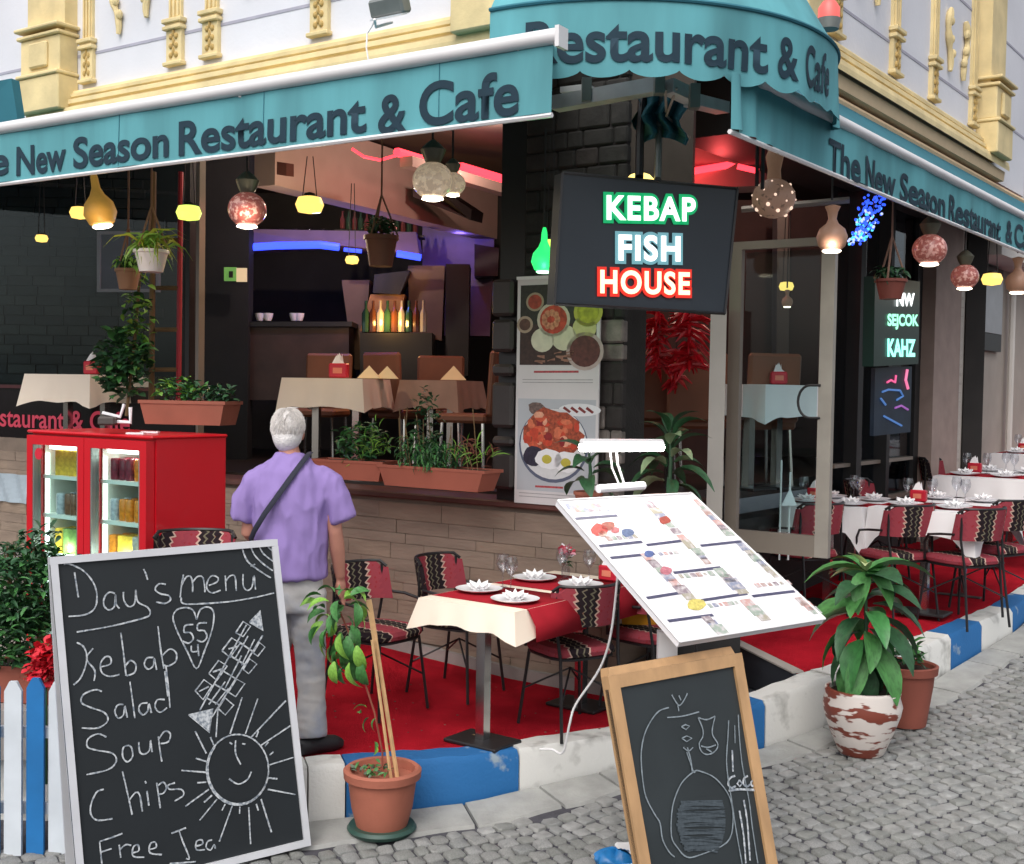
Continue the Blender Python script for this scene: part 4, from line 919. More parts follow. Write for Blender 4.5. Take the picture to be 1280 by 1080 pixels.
# ================================================================ LANTERNS
M_mos = mat('mosaic_red', hexc('#8a4a45'), .25, col2=hexc('#d2a59a'), thr=.55, soft=.05, scale=38, emit=.12, ecol=(.6, .2, .15))
M_mos2 = mat('mosaic_pale', hexc('#8d8177'), .2, col2=hexc('#d8c8ae'), thr=.5, soft=.05, scale=34, emit=.22, ecol=(.8, .6, .4))
M_gourd = mat('gourd_ochre', hexc('#b98a3a'), .5, noise=.25, scale=8, emit=.12, ecol=(.9, .5, .1))
M_gourdb = mat('gourd_brown', hexc('#8e6d5c'), .45, noise=.25, scale=8, emit=.06, ecol=(.9, .5, .3))
M_lit = emis('bulb_warm', (1, .86, .66), 5); M_lity = emis('bulb_yellow', (1, .68, .16), 1.05); M_litg = emis('bulb_lime', (.72, .9, .14), 1.1)
LG = 'hanging lanterns under the awnings'
def plight(p, e, c, r=.05, nm='lantern_and_fill'):
    l = bpy.data.lights.new(nm, 'POINT'); l.energy = e; l.color = c; l.shadow_soft_size = r; o = bpy.data.objects.new(nm, l); o.location = p; COL.objects.link(o); return o
def cord(px, py, Y, ztop, par, r=.006): 
    p = at(px, py, Y); part('cord', MB().tube([p, V((p.x, p.y, ztop))], r, 5), M_black, par, True)
def lantern(px, py, Y, R, kind, label, top=3.5, tilt=0):
    top = 3.42 if Y < 8.3 else top
    c = at(px, py, Y); t = thing('lantern', label, 'lantern', c, 0, LG)
    if kind == 'gourd':
        m = M_gourd if 'ochre' in label or 'yellow' in label else M_gourdb
        pf = [(.5 * R, -.92 * R), (.86 * R, -.6 * R), (R, 0), (.82 * R, .5 * R), (.4 * R, .85 * R), (.26 * R, 1.15 * R), (.34 * R, 1.6 * R), (.5 * R, 1.95 * R), (.2 * R, 2.05 * R), (0, 2.1 * R)] if m is M_gourdb and 'green' not in label else [(.30 * R, -.98 * R), (.75 * R, -.75 * R), (R, -.15 * R), (.86 * R, .5 * R), (.45 * R, 1.0 * R), (.26 * R, 1.45 * R), (.22 * R, 2.1 * R), (.12 * R, 2.5 * R), (0, 2.52 * R)]
        Mt = Matrix.Translation(c) @ Matrix.Rotation(tilt, 4, 'Y'); part('shade', MB().lathe(pf, 20, M=Mt), m, t, True, True)
        part('bulb', MB().lathe([(0, -.80 * R), (.55 * R, -.86 * R), (.62 * R, -.92 * R), (.5 * R, -1.02 * R), (0, -1.05 * R)], 16, M=Mt), M_lit, t, True, True)
        cord(px, py - R * 2.4 * 1500 / Y, Y, min(top, 3.42), t)
    elif kind == 'mosaic':
        m = M_mos if 'red' in label else M_mos2
        part('globe', MB().ell(c, (R, R, R * .92), 22, 14), m, t, True, True)
        part('neck', MB().lathe([(.32 * R, .8 * R), (.5 * R, 1.15 * R), (.62 * R, 1.5 * R), (.35 * R, 1.8 * R), (.08 * R, 2.0 * R)], 16, c), mat('brass_old', hexc('#6b6a5a'), .4, metal=.5), t, True, True)
        part('bulb', MB().lathe([(.0, -.80 * R), (.5 * R, -.82 * R), (.55 * R, -.9 * R), (.3 * R, -.98 * R), (0, -1.0 * R)], 16, c), M_lit, t, True, True)
        cord(px, py - R * 1500 / Y * 1.9, Y, top, t)
    elif kind == 'carved':
        part('shade', MB().ell(c, (R, R, R * .92), 22, 14), mat('carved_shell', hexc('#9c7a6a'), .5, col2=hexc('#4c3a34'), thr=.6, soft=.04, scale=30, emit=.05, ecol=(1, .6, .4)), t, True, True)
        part('neck', MB().lathe([(.35 * R, .8 * R), (.3 * R, 1.3 * R), (.42 * R, 1.9 * R), (.3 * R, 2.2 * R), (0, 2.25 * R)], 14, c), M_gourdb, t, True, True)
        mb = MB(); rnd = random.Random(5)
        for i in range(30):
            th = i * 2.4; ph = math.asin(-.85 + 1.7 * (i + .5) / 30); n = V((cos(ph) * cos(th), cos(ph) * sin(th), sin(ph))); rr = R * rnd.choice([.05, .07, .10])
            mb.ell(c + V((n.x * R, n.y * R, n.z * R * .92)) * .99, (rr, rr, rr), 8, 5)
        part('light_holes', mb, emis('hole_glow', (1, .72, .55), .75), t, True, True, kind='stuff'); cord(px, py - R * 2.1 * 1500 / Y, Y, top, t)
    else:
        col = {'lime': M_litg, 'yellow': M_lity}[kind]
        part('shade', MB().lathe([(.2 * R, -.6 * R), (.8 * R, -.5 * R), (R, 0), (.8 * R, .5 * R), (.25 * R, .62 * R)], 18, c), col, t, True, True)
        part('cap', MB().lathe([(.5 * R, .55 * R), (.35 * R, .8 * R), (0, .9 * R)], 12, c), M_dark, t, True, True)
        for q in (-.5, .5): 
            p = c + V((q * R, 0, .5 * R)); part('cord', MB().tube([p, V((c.x + q * R * .4, c.y, min(top, 3.6) if Y > 8.3 else min(top, 3.44)))], .004, 4), M_dark, t, True)
    return t
lantern(125, 264, 7.4, .10, 'gourd', 'tilted yellow ochre gourd lantern lit from inside, left of the hanging spider plant', 3.5, -.18)
lantern(100, 266, 8.0, .068, 'yellow', 'small dim yellow lantern half hidden behind the ochre gourd lantern', 3.6)
lantern(236, 266, 7.6, .080, 'lime', 'lime green glowing lantern above the red trellis pole', 3.6)
lantern(309, 262, 6.6, .105, 'mosaic', 'red brown mosaic globe lantern beside the window glass', 3.5)
lantern(387, 256, 8.0, .095, 'yellow', 'bright yellow oval lantern in front of the dark bulkhead', 3.7)
lantern(440, 325, 9.5, .055, 'yellow', 'tiny yellow lantern under the blue neon tube', 3.5)
lantern(541, 226, 6.2, .105, 'mosaic', 'large pale mosaic globe lantern with tall neck below the word Cafe', 3.4)
lantern(566, 230, 6.6, .070, 'mosaic', 'smaller pale mosaic globe lantern tucked behind the large one', 3.4)
lantern(967, 248, 6.6, .118, 'carved', 'carved round lantern with glowing dots hanging right of the LED sign', 3.4)
lantern(1040, 296, 6.9, .088, 'gourd', 'brown gourd lantern above the right stile of the glass door', 3.4)
lantern(1162, 312, 8.2, .115, 'mosaic', 'red and white striped mosaic globe lantern under the word Season', 3.4)
lantern(1206, 346, 8.9, .10, 'mosaic', 'squat red mosaic lantern above the pale column', 3.4)
lantern(1240, 349, 9.6, .082, 'yellow', 'small cream yellow lantern right of the squat red lantern', 3.4)
lantern(1272, 352, 10.1, .10, 'gourd', 'brown gourd lantern cut by the right edge of the photo', 3.4)
lantern(983, 358, 9.6, .06, 'yellow', 'small brass yellow lantern behind the glass door', 3.9)
lantern(984, 377, 8.8, .042, 'gourd', 'tiny gourd lantern just under the brass one behind the glass door', 3.6)
lantern(680, 325, 7.0, .075, 'gourd', 'glowing green teardrop lantern left of the LED sign', 3.5)
g = [o for o in bpy.data.objects if o.name.startswith('lantern')][-1]
for ch in [o for o in bpy.data.objects if o.parent and o.parent.get('label', '').startswith('glowing green')]:
    if ch.name.startswith(('shade', 'bulb')): ch.data.materials.clear(); ch.data.materials.append(emis('green_glow', (.03, .9, .18), .9) if ch.name.startswith('shade') else emis('green_bulb', (.5, 1, .6), 2))
lantern(688, 305, 7.15, .045, 'lime', 'small yellow green lantern just above the green teardrop one', 3.5)
# vertical small bright blob in left dark window
lantern(52, 298, 9.5, .05, 'yellow', 'dim amber lantern deep inside behind the left window', 3.8)
# interior lights; those under the ceiling are added unseen fills without fixtures
plight(V((-1.6, 10.2, 3.93)), 34, (1, .80, .66), .03, 'interior_fill'); plight(V((-.2, 9.4, 3.93)), 26, (1, .76, .62), .03, 'interior_fill')
plight(V((-3.6, 10.0, 3.93)), 7, (1, .8, .65), .03, 'interior_fill'); plight(at(485, 398, 11.0), 7, (1, .55, .15), .04, 'hood_light')
plight(at(410, 322, 10.7), 7, (.1, .15, 1), .05, 'blue_light'); plight(at(575, 290, 11.8), 9, (.2, .15, 1), .05, 'blue_light')
plight(at(566, 222, 9.6), 10, (1, .12, .12), .05, 'red_light'); plight(V((2.2, 9.8, 3.9)), 22, (1, .65, .5), .03, 'interior_fill'); plight(at(900, 225, 8.8), 5, (1, .1, .1), .05, 'red_light')
plight(V((-1.45, 8.85, 3.0)), 14, (1, .80, .52), .02); plight(at(309, 275, 6.45), 1.2, (1, .8, .6), .03); plight(at(123, 290, 7.2), 1.2, (1, .8, .5), .03); plight(at(680, 335, 6.9), 1.0, (.1, 1, .2), .03); plight(at(1040, 312, 6.8), 1.2, (1, .85, .7), .03)  # first: added fill to brighten the indoor tablecloths; others sit at lanterns

# ================================================================ PLANTS
def leafm(L, W, m, droop=.5, n=5, fold=.18, name='leaf'):
    mb = MB(); vs = []; x = 0; z = 0; a = .25
    for i in range(n + 1):
        t = i / n; w = W * .5 * (sin(pi * min(1, t * .96 + .03)) ** .75) * (1 - .25 * t); vs += [V((x, -w, z + w * fold)), V((x, 0, z)), V((x, w, z + w * fold))]
        a -= droop / n * 1.6; x += L / n * cos(a); z += L / n * sin(a)
    fs = []
    for i in range(n):
        for q in (0, 1): fs.append((i * 3 + q, i * 3 + q + 1, i * 3 + q + 4, i * 3 + q + 3))
    mb.add(vs, fs); return mb, mb.mesh(name, m, True)
def foliage(name, fn, count, L, W, mats_, parent, seed=1, world=True, droop=.5, up=.3, kind='stuff'):
    rnd = random.Random(seed); mb = MB(); base, _ = leafm(1, 1, M_leaf, droop, 3); bpy.data.meshes.remove(_)
    for i in range(count):
        p = fn(rnd); l = L * rnd.uniform(.6, 1.3); w = W * rnd.uniform(.7, 1.2)
        R = Matrix.Rotation(rnd.uniform(0, 2 * pi), 4, 'Z') @ Matrix.Rotation(rnd.uniform(-up - .7, -up + .7), 4, 'Y') @ Matrix.Rotation(rnd.uniform(-.6, .6), 4, 'X')
        T = Matrix.Translation(p) @ R @ Matrix.Diagonal((l, w, l, 1)); mb.add([T @ v for v in base.v], base.f, rnd.randrange(len(mats_)))
    return part(name, mb, mats_, parent, world, True, kind=kind)
def blob(c, r):
    c = V(c)
    def f(rnd):
        while True:
            q = V((rnd.uniform(-1, 1), rnd.uniform(-1, 1), rnd.uniform(-1, 1)))
            if q.length < 1: return c + V((q.x * r[0], q.y * r[1], q.z * r[2]))
    return f
def trough(px0, px1, py, h, Y, name, label, mt, Y1=None, d=.2):      # rectangular planter, along the left facade
    a = at(px0, py, Y); b = at(px1, py, Y1 or Y); u = (b - a); u.z = 0; L = u.length; u.normalize(); n = V((u.y, -u.x, 0)); n = -n if n.y > 0 else n
    t = thing(name, label, 'planter', (a + b) / 2 - n * d / 2, 0, None)
    zb = min(a.z, b.z) if False else (a.z + b.z) / 2; o = (a + b) / 2; o.z = zb
    def P(s, q, z): return o + u * s + n * (q - d / 2) + Z * z
    mb = MB(); lo = .43; hi = .5
    for (k0, k1, z0_, z1_, m_) in ((lo, hi * .96, 0, h * .86, 0), (hi * 1.0, hi * 1.0, h * .86, h, 0)):
        c0 = [P(-L * k0, -d * k0 + d / 2 - d / 2 + 0, z0_)]; 
        A_ = [P(sx * L * k0, sy * d * k0, z0_) for sx, sy in ((-1, -1), (1, -1), (1, 1), (-1, 1))]; B_ = [P(sx * L * k1, sy * d * k1, z1_) for sx, sy in ((-1, -1), (1, -1), (1, 1), (-1, 1))]
        mb.add(A_ + B_, [(0, 1, 2, 3), (0, 1, 5, 4), (1, 2, 6, 5), (2, 3, 7, 6), (3, 0, 4, 7)] + ([(4, 5, 6, 7)] if z0_ == 0 else []))
    part('box', mb, mt, t, True); mb = MB(); mb.add([P(sx * L * .48, sy * d * .48, h * .93) for sx, sy in ((-1, -1), (1, -1), (1, 1), (-1, 1))], [(0, 1, 2, 3)]); part('soil', mb, M_soil, t, True)
    return t, P, L
# on the sill
t1, P1, L1 = trough(470, 605, 611, .135, 7.75, 'planter_box', 'long terracotta planter box with bushy fern on the window sill, right of the man', M_terra2, 7.25)
plantg = thing('box_plants', 'bushy green herbs and thin weeds growing in the long sill planter', 'plant', P1(0, 0, .12)); 
foliage('foliage', blob(P1(-L1 * .22, 0, .23), (.13, .09, .13)), 200, .06, .02, [M_leaf, M_leafd], plantg, 2, droop=1.0)
foliage('foliage', blob(P1(L1 * .0, .02, .21), (.16, .11, .10)), 260, .09, .015, [M_leafd, M_leaf], plantg, 3, droop=1.5)
foliage('foliage', blob(P1(-L1 * .12, 0, .42), (.10, .08, .22)), 130, .05, .025, [M_leafd], plantg, 4)
foliage('foliage', blob(P1(L1 * .3, 0, .22), (.14, .07, .09)), 60, .10, .006, [M_leafl, mat('leaf_red', hexc('#7a4436'), .6)], plantg, 5, up=.8)
mb = MB(); rnd = random.Random(8)
for i in range(14): a = P1(rnd.uniform(-.4, .4) * L1, rnd.uniform(-.05, .05), .12); mb.tube([a, a + V((rnd.uniform(-.06, .06), 0, rnd.uniform(.15, .4)))], .004, 4)
part('stems', mb, M_stem, plantg, True, kind='stuff')
t2, P2, L2 = trough(388, 478, 600, .13, 8.0, 'planter_box', 'shorter terracotta planter box on the window sill just behind the man', M_terra2, 7.75)
pg2 = thing('box_plants', 'scruffy green plants in the short sill planter behind the man', 'plant', P2(0, 0, .12))
foliage('foliage', blob(P2(L2 * .1, 0, .24), (.20, .08, .13)), 260, .07, .03, [M_leafd, M_leaf], pg2, 6)
foliage('foliage', blob(P2(L2 * .25, 0, .2), (.12, .07, .2)), 50, .09, .008, [M_leafl], pg2, 7, up=.8)
t3, P3, L3 = trough(172, 281, 531, .145, 7.25, 'planter_box', 'wide brown terracotta planter box on the back of the red fridge', mat('terracotta_brown', hexc('#8e5442'), .75, noise=.12), 7.12, .24)
pg3 = thing('box_plants', 'low plants and a dark bush in the planter above the fridge', 'plant', P3(0, 0, .13))
foliage('foliage', blob(P3(-L3 * .1, 0, .2), (.16, .08, .09)), 200, .06, .03, [M_leafl, M_leafd, M_leaf], pg3, 9)
foliage('foliage', blob(P3(L3 * .3, 0, .18), (.12, .08, .06)), 120, .05, .03, [M_leafd], pg3, 10)
# dark bush left of the trellis
bsh = thing('climbing_plant', 'dark leafy climber rising beside the trellis left of the fridge planter', 'plant', at(155, 515, 8.6))
foliage('foliage', blob(at(155, 455, 8.6), (.20, .15, .26)), 420, .09, .055, [M_leafd, M_leafd, M_leaf], bsh, 11); foliage('foliage', blob(at(172, 400, 8.6), (.10, .10, .4)), 150, .08, .05, [M_leafd, M_leafl], bsh, 12)
part('stems', MB().tube([at(158, 520, 8.6), at(168, 430, 8.6), at(176, 330, 8.6)], .012, 5), M_stem, bsh, True)
# hanging pots
def hangpot(px, py, Y, R, h, label, mt, ml, n, L, W, top, seed, ropes=True, droop=1.2):
    c = at(px, py, Y); t = thing('hanging_pot', label, 'hanging planter', c)
    part('pot', MB().lathe([(0, 0), (R * .68, 0), (R * .95, h * .85), (R * 1.05, h * .86), (R * 1.05, h), (R * .92, h), (R * .9, h * .85), (0, h * .85)], 18, c), mt, t, True, True)
    foliage('foliage', blob(c + Z * h * 1.25, (R * 1.0, R * .8, h * .35)), n, L, W, ml, t, seed, droop=droop, up=.6)
    if ropes:
        for k in range(3): a = c + V((R * cos(2.1 * k), R * sin(2.1 * k), h)); part('cord', MB().tube([a, c + Z * (h + .28), V((c.x, c.y, 3.42 if Y < 8.0 else top))], .007, 5), mat('rope', hexc('#8a6a58'), .9), t, True)
    return t
hangpot(189, 340, 7.7, .108, .14, 'white hanging pot with arching yellow green spider plant', M_bar, [M_leafy, M_leafl], 90, .24, .013, 3.6, 21)
hangpot(160, 362, 8.2, .085, .14, 'tan hanging pot with small leaves behind the white hanging pot', mat('pot_tan', hexc('#8e6a4e'), .7), [M_leafl, M_leafd], 120, .07, .03, 3.7, 22)
hangpot(476, 333, 8.3, .115, .21, 'large brown hanging pot with sparse dark plant in the middle of the window', mat('pot_brown', hexc('#7a5242'), .7), [M_leafd], 140, .07, .03, 3.8, 23)
hangpot(1113, 374, 7.9, .10, .13, 'red brown hanging pot with dark leaves above the green LED sign', mat('pot_redbrown', hexc('#7c4034'), .7), [M_leafd], 90, .08, .04, 3.5, 24)
# red pepper garlands
def garland(px, y0, y1, Y, w, label, seed):
    a = at(px, y0, Y); b = at(px, y1, Y); t = thing('pepper_garland', label, 'garland', b, 0, 'red garlands in the entrance'); rnd = random.Random(seed)
    part('string', MB().tube([a + Z * .3, b], .005, 4), M_dark, t, True); mb = MB(); n = int((a.z - b.z) / .006)
    for i in range(n):
        p = a.lerp(b, i / n); th = rnd.uniform(0, 2 * pi); d = V((cos(th), sin(th), rnd.uniform(-.9, .2))).normalized(); L = w * rnd.uniform(.6, 1.1)
        mb.tube([p, p + d * L * .5 + Z * .01, p + d * L - Z * .015], [.013, .016, .003], 5)
    part('peppers', mb, [mat('pepper_red', hexc('#c51222'), .35, noise=.3, scale=20)], t, True, True, kind='stuff')
garland(822, 385, 462, 8.2, .15, 'left garland of red dried peppers hanging in the entrance behind the LED sign', 1); garland(862, 385, 462, 8.1, .19, 'thicker right garland of red peppers hanging in the entrance beside the door jamb', 2); garland(845, 440, 485, 8.4, .11, 'short lower garland of red peppers between the two long ones', 3)
# plants on the entrance ledge behind the lit menu
def bigleaf(px, py, Y, label, n, L, W, hgt, m, seed, lean=.5, name='potted_plant', potR=.12, poth=.2, potm=None, spread=.1, base=None, elev=(.2, 1.2), droop=.7, dirs=None):
    c = base if base is not None else at(px, py, Y); t = thing(name, label, 'potted plant', c); rnd = random.Random(seed)
    if potR:
        part('pot', MB().lathe([(0, 0), (potR * .72, 0), (potR * .98, poth * .84), (potR * 1.08, poth * .84), (potR * 1.08, poth), (potR * .93, poth), (potR * .9, poth * .88), (0, poth * .88)], 24, c), potm or M_terra, t, True, True)
        part('soil', MB().lathe([(0, poth * .9), (potR * .9, poth * .9)], 16, c), M_soil, t, True)
    ms = [leafm(1, 1, mm, droop, 6, .2, 'leaf')[1] for mm in m]
    stem_top = c + Z * (poth + hgt); part('stem', MB().tube([c + Z * poth * .8, c + Z * (poth + hgt * .5) + V((.01, 0, 0)), stem_top], [.014, .011, .007], 6), M_leafd, t, True, True)
    for i in range(n):
        f = (i + .5) / n; th = i * 2.4 + rnd.uniform(-.3, .3) if not dirs else dirs[i % len(dirs)] + rnd.uniform(-.4, .4); e = elev[0] + (elev[1] - elev[0]) * f + rnd.uniform(-.15, .15)
        p = c + Z * (poth + hgt * (.15 + .85 * f)) + V((cos(th), sin(th), 0)) * .01; l = L * rnd.uniform(.75, 1.15) * (1.05 - .25 * f); w = W * rnd.uniform(.8, 1.2)
        R = Matrix.Rotation(th, 4, 'Z') @ Matrix.Rotation(-e, 4, 'Y') @ Matrix.Rotation(rnd.uniform(-.3, .3), 4, 'X')
        sp = p + (R.to_3x3() @ V((l * spread, 0, 0))); part('petiole', MB().tube([p, sp], .004, 4), M_leafd, t, True) if spread > .15 else None
        T = Matrix.Translation(sp) @ R @ Matrix.Diagonal((l, w, l, 1)); o = obj('leaf', ms[rnd.randrange(len(ms))], t); o.matrix_parent_inverse = wmat(t).inverted(); o.matrix_local = T if False else Matrix.Identity(4)
        o.location = T.to_translation(); o.rotation_euler = R.to_euler(); o.scale = (l, w, l)
    return t
bigleaf(735, 640, 6.9, 'dark leafy plant in the entrance, left of the lit menu lamp', 11, .24, .11, .22, [M_leafd, M_leafd], 31, potR=.08, poth=.12, droop=.9, elev=(-.2, .9))
bigleaf(835, 640, 7.0, 'dark glossy plant with one pale leaf in the entrance right of the menu lamp', 22, .28, .10, .38, [M_leafd, M_leafd, M_leafd, mat('leaf_pale', hexc('#8fa27c'), .5)], 32, potR=.11, poth=.10, droop=.9, elev=(-.1, 1.3))

# ================================================================ BANNER with food print
s0, zb = pxL(643, 626, .06); s1_, _ = pxL(746, 636, .06); _, ztp = pxL(651, 350, .06)
BN = thing('menu_banner', 'tall white roll-up banner with printed food pictures beside the black pillar', 'banner', PL((s0 + s1_) / 2, .07, zb))
zb -= .01
part('sheet', bx(MB(), ML, s0, s1_, .05, .062, zb, ztp), mat('banner_white', hexc('#d6d1d2'), .6, noise=.03), BN, True)
wB_, hB_ = s1_ - s0, ztp - zb
def bpt(u, v, e=.002): return PL(s0 + wB_ * u, .062 + e, zb + hB_ * v)
def flat(pts, m, e, nm='print'):
    mb = MB(); mb.add([bpt(u, v, e) for u, v in pts], [tuple(range(len(pts)))]); part(nm, mb, m, BN, True)
def disc(u, v, ru, rv_, m, e, n=20, wob=0, nm='print', seed=0):
    rnd = random.Random(seed); flat([(u + ru * cos(2 * pi * k / n) * (1 + rnd.uniform(-wob, wob)), v + rv_ * sin(2 * pi * k / n) * (1 + rnd.uniform(-wob, wob))) for k in range(n)], m, e, nm)
pr = lambda n, h, nz=.25, sc=40: mat('print_' + n, hexc(h), .55, noise=nz, scale=sc)
flat([(.04, .62), (.96, .62), (.96, .975), (.04, .975)], pr('brown', '#3c2a24', .4), .001)
flat([(.04, .80), (.96, .80), (.96, .975), (.04, .975)], pr('darkgreen', '#2c2d24', .4), .0012)
K = .38
for u, v, r, c in ((.22, .90, .11, '#a5937c'), (.10, .80, .10, '#b09a86'), (.45, .82, .20, '#cdbfae'), (.86, .85, .17, '#b9b34a'), (.82, .78, .14, '#c9c487'), (.32, .73, .14, '#d9d3bd'), (.58, .74, .15, '#d3cdb2'), (.83, .68, .22, '#b9a7a2')): disc(u, v, r, r * K, pr('p' + c[1:], c, .12, 20), .002)
for u, v, r, c in ((.22, .90, .085, '#a5432f'), (.45, .82, .165, '#b8452f'), (.10, .80, .07, '#5d4033'), (.86, .85, .13, '#a6a32f'), (.83, .68, .18, '#5c322c')): disc(u, v, r, r * K, pr('q' + c[1:], c, .45, 30), .003)
for i in range(9): disc(.42 + .05 * cos(i * 1.4) * 1.6, .82 + .02 * sin(i * 1.4) * 1.5, .035, .016, pr('t1', '#d08a6a', .3), .004)
rnd = random.Random(4)
for i in range(14): 
    u = .15 + rnd.random() * .5; v = .63 + rnd.random() * .05; flat([(u, v), (u + .09, v + .02 * rnd.uniform(-1, 1)), (u + .09, v + .006), (u, v + .006)], pr('twig', '#a07462'), .003)
flat([(.22, .585), (.76, .587), (.76, .596), (.22, .594)], pr('head', '#b0484c', .5, 90), .001, 'heading'); flat([(.08, .553), (.93, .555), (.93, .558), (.08, .556)], pr('tx', '#9a9699'), .001); flat([(.08, .541), (.93, .543), (.93, .546), (.08, .544)], pr('tx', '#9a9699'), .001)
flat([(.03, .06), (.97, .06), (.97, .47), (.03, .47)], pr('paleground', '#b9bcc2', .08, 4), .0006)
disc(.47, .265, .42, .165, pr('bowlrim', '#5a6076', .1), .001, 30); disc(.47, .272, .40, .157, pr('bowl', '#d9d9da', .06), .0015, 30)
disc(.45, .315, .36, .11, pr('beans', '#a34a30', .6, 60), .002, 24, .12, seed=2)
for i in range(40):
    th = rnd.random() * 6.3; q = rnd.random() ** .5; u = .45 + .33 * q * cos(th); v = .325 + .09 * q * sin(th); disc(u, v, rnd.uniform(.03, .07), rnd.uniform(.010, .022), pr(*rnd.choice([('r1', '#c6452c'), ('r2', '#d4714f'), ('r3', '#8e2424'), ('r4', '#cf5a3c'), ('r5', '#e0a184')])), .0024 + i * .00002, 8, .2, seed=i)
disc(.24, .215, .13, .045, pr('olives', '#2f2a3c', .4, 50), .0034, 14, .1)
for u, v in ((.42, .205), (.64, .195)): disc(u, v, .16, .046, pr('egg', '#efeef0', .03), .0036, 18, .08, seed=int(u * 100)); 
for u, v in ((.40, .203), (.63, .192)): disc(u, v, .06, .020, pr('yolk', '#c2b545', .1), .004)
disc(.78, .425, .25, .028, pr('plate2', '#e3e3e6', .05), .0012); 
for i in range(4): flat([(.58 + .09 * i, .43), (.66 + .09 * i, .41), (.68 + .09 * i, .418), (.60 + .09 * i, .44)], pr('saus', '#7c2d2d', .3), .002)
disc(.26, .43, .10, .026, pr('pep', '#6d5a55', .6, 60), .0015, 12, .2)
flat([(.26, .075), (.60, .077), (.60, .086), (.26, .084)], pr('head', '#b0484c', .5, 90), .001, 'heading')
for v in (.03, .045): flat([(.06, v), (.94, v + .002), (.94, v + .005), (.06, v + .003)], pr('tx', '#9a9699'), .001)
part('top_rail', bx(MB(), ML, s0 - .005, s1_ + .005, .045, .07, ztp, ztp + .02), M_bar, BN, True)

# ================================================================ FRIDGE
fc = at(190, 545, 6.62); fu = uL.copy(); fd = V((.592, .806, 0)).normalized(); zt2 = fc.z; Fb = cz(fc.x - .5, fc.y + .4) + .0
W2, D2 = 1.12, .52; FO = V((fc.x, fc.y, 0)) - fu * W2       # front-left bottom
FR = thing('drinks_fridge', 'low red two-door drinks fridge with lit shelves of cans and cartons', 'fridge', FO + fu * W2 / 2 + Z * Fb)
def FP(a, b, z): return FO + fu * a + fd * b + Z * z
MF = Matrix(((fu.x, fd.x, 0, FO.x), (fu.y, fd.y, 0, FO.y), (0, 0, 1, 0), (0, 0, 0, 1)))
mb = MB(); T = .045
bx(mb, MF, 0, T, .03, D2, Fb + .08, zt2 - .02); bx(mb, MF, W2 - T, W2, .03, D2, Fb + .08, zt2 - .02); bx(mb, MF, T, W2 - T, D2 - .04, D2, Fb + .08, zt2 - .02); bx(mb, MF, T, W2 - T, .03, D2 - .04, zt2 - .08, zt2 - .02); bx(mb, MF, T, W2 - T, .03, D2 - .04, Fb + .08, Fb + .2); bx(mb, MF, W2 / 2 - .03, W2 / 2 + .03, .04, D2 - .04, Fb + .2, zt2 - .08)
part('body', mb, M_fridge, FR, True); part('top', bx(MB(), MF, -.01, W2 + .01, -.01, D2 + .01, zt2 - .02, zt2, .008), M_fridge, FR, True)
M_liner = mat('liner_white', hexc('#e8ece2'), .5, noise=.02); M_fl = emis('fridge_tube', (.95, 1, .92), 5)
for i in (0, 1):
    x0 = T + i * (W2 / 2 - .015); x1 = x0 + W2 / 2 - T - .015
    part('liner', bx(MB(), MF, x0 + .003, x1 - .003, D2 - .055, D2 - .045, Fb + .2, zt2 - .08), M_liner, FR, True)
    part('liner', bx(MB(), MF, x0 + .002, x0 + .012, .07, D2 - .06, Fb + .2, zt2 - .08), M_liner, FR, True)
    part('light_tube', bx(MB(), MF, x0 + .05, x1 - .05, .075, .095, zt2 - .115, zt2 - .09), M_fl, FR, True)
    part('light_tube', bx(MB(), MF, x0 + .015, x0 + .03, .075, .09, Fb + .25, zt2 - .14), emis('fridge_tube_side', (.95, 1, .92), 3), FR, True)
    Dd = bx(MB(), MF, x0 - .02 + .0, x0 + .035, -.03, .025, Fb + .12, zt2 - .03); bx(Dd, MF, x1 - .035 + .0, x1 + .02, -.03, .025, Fb + .12, zt2 - .03); bx(Dd, MF, x0 + .035, x1 - .035, -.03, .025, zt2 - .085, zt2 - .03); bx(Dd, MF, x0 + .035, x1 - .035, -.03, .025, Fb + .12, Fb + .18)
    dr_ = part('door', Dd, M_fridge, FR, True); part('pane', bx(MB(), MF, x0 + .035, x1 - .035, -.004, .0, Fb + .18, zt2 - .085), M_glass, dr_, True)
    mb = MB()
    for a, b in ((x0 + .036, x0 + .046), (x1 - .046, x1 - .036)): bx(mb, MF, a, b, -.028, .02, Fb + .18, zt2 - .085)
    part('gasket', mb, M_grey, dr_, True)
    part('handle', bx(MB(), MF, x1 - .012, x1 + .008, -.05, -.031, Fb + .45, Fb + .75), M_dark, dr_, True)
    zs = [Fb + .22 + k * .235 for k in range(5)]
    for k, z in enumerate(zs[:5]):
        part('shelf', bx(MB(), MF, x0 + .015, x1 - .005, .05, D2 - .06, z, z + .022), M_liner, FR, True)
part('emblem', MB().lathe([(0, 0), (.035, 0), (.035, .004), (0, .004)], 14, M=Matrix.Translation(FP(.14, -.031, zt2 - .14)) @ Matrix(((fu.x, 0, fd.x, 0), (fu.y, 0, fd.y, 0), (0, 1, 0, 0), (0, 0, 0, 1)))), M_redpl, FR, True)
part('plinth', bx(MB(), MF, .03, W2 - .03, .06, D2 - .02, Fb, Fb + .08), M_dark, FR, True)
ORD = ['first', 'second', 'third', 'fourth', 'fifth', 'sixth', 'seventh', 'eighth', 'ninth']
cans = {'can': (MB().lathe([(0, 0), (.026, 0), (.03, .008), (.03, .115), (.024, .125), (0, .125)], 12), .066), 'carton': (MB().box((0, 0, .075), (.055, .055, .15)), .064), 'bottle': (MB().lathe([(0, 0), (.028, 0), (.03, .02), (.03, .10), (.012, .14), (.012, .165), (0, .165)], 12), .066)}
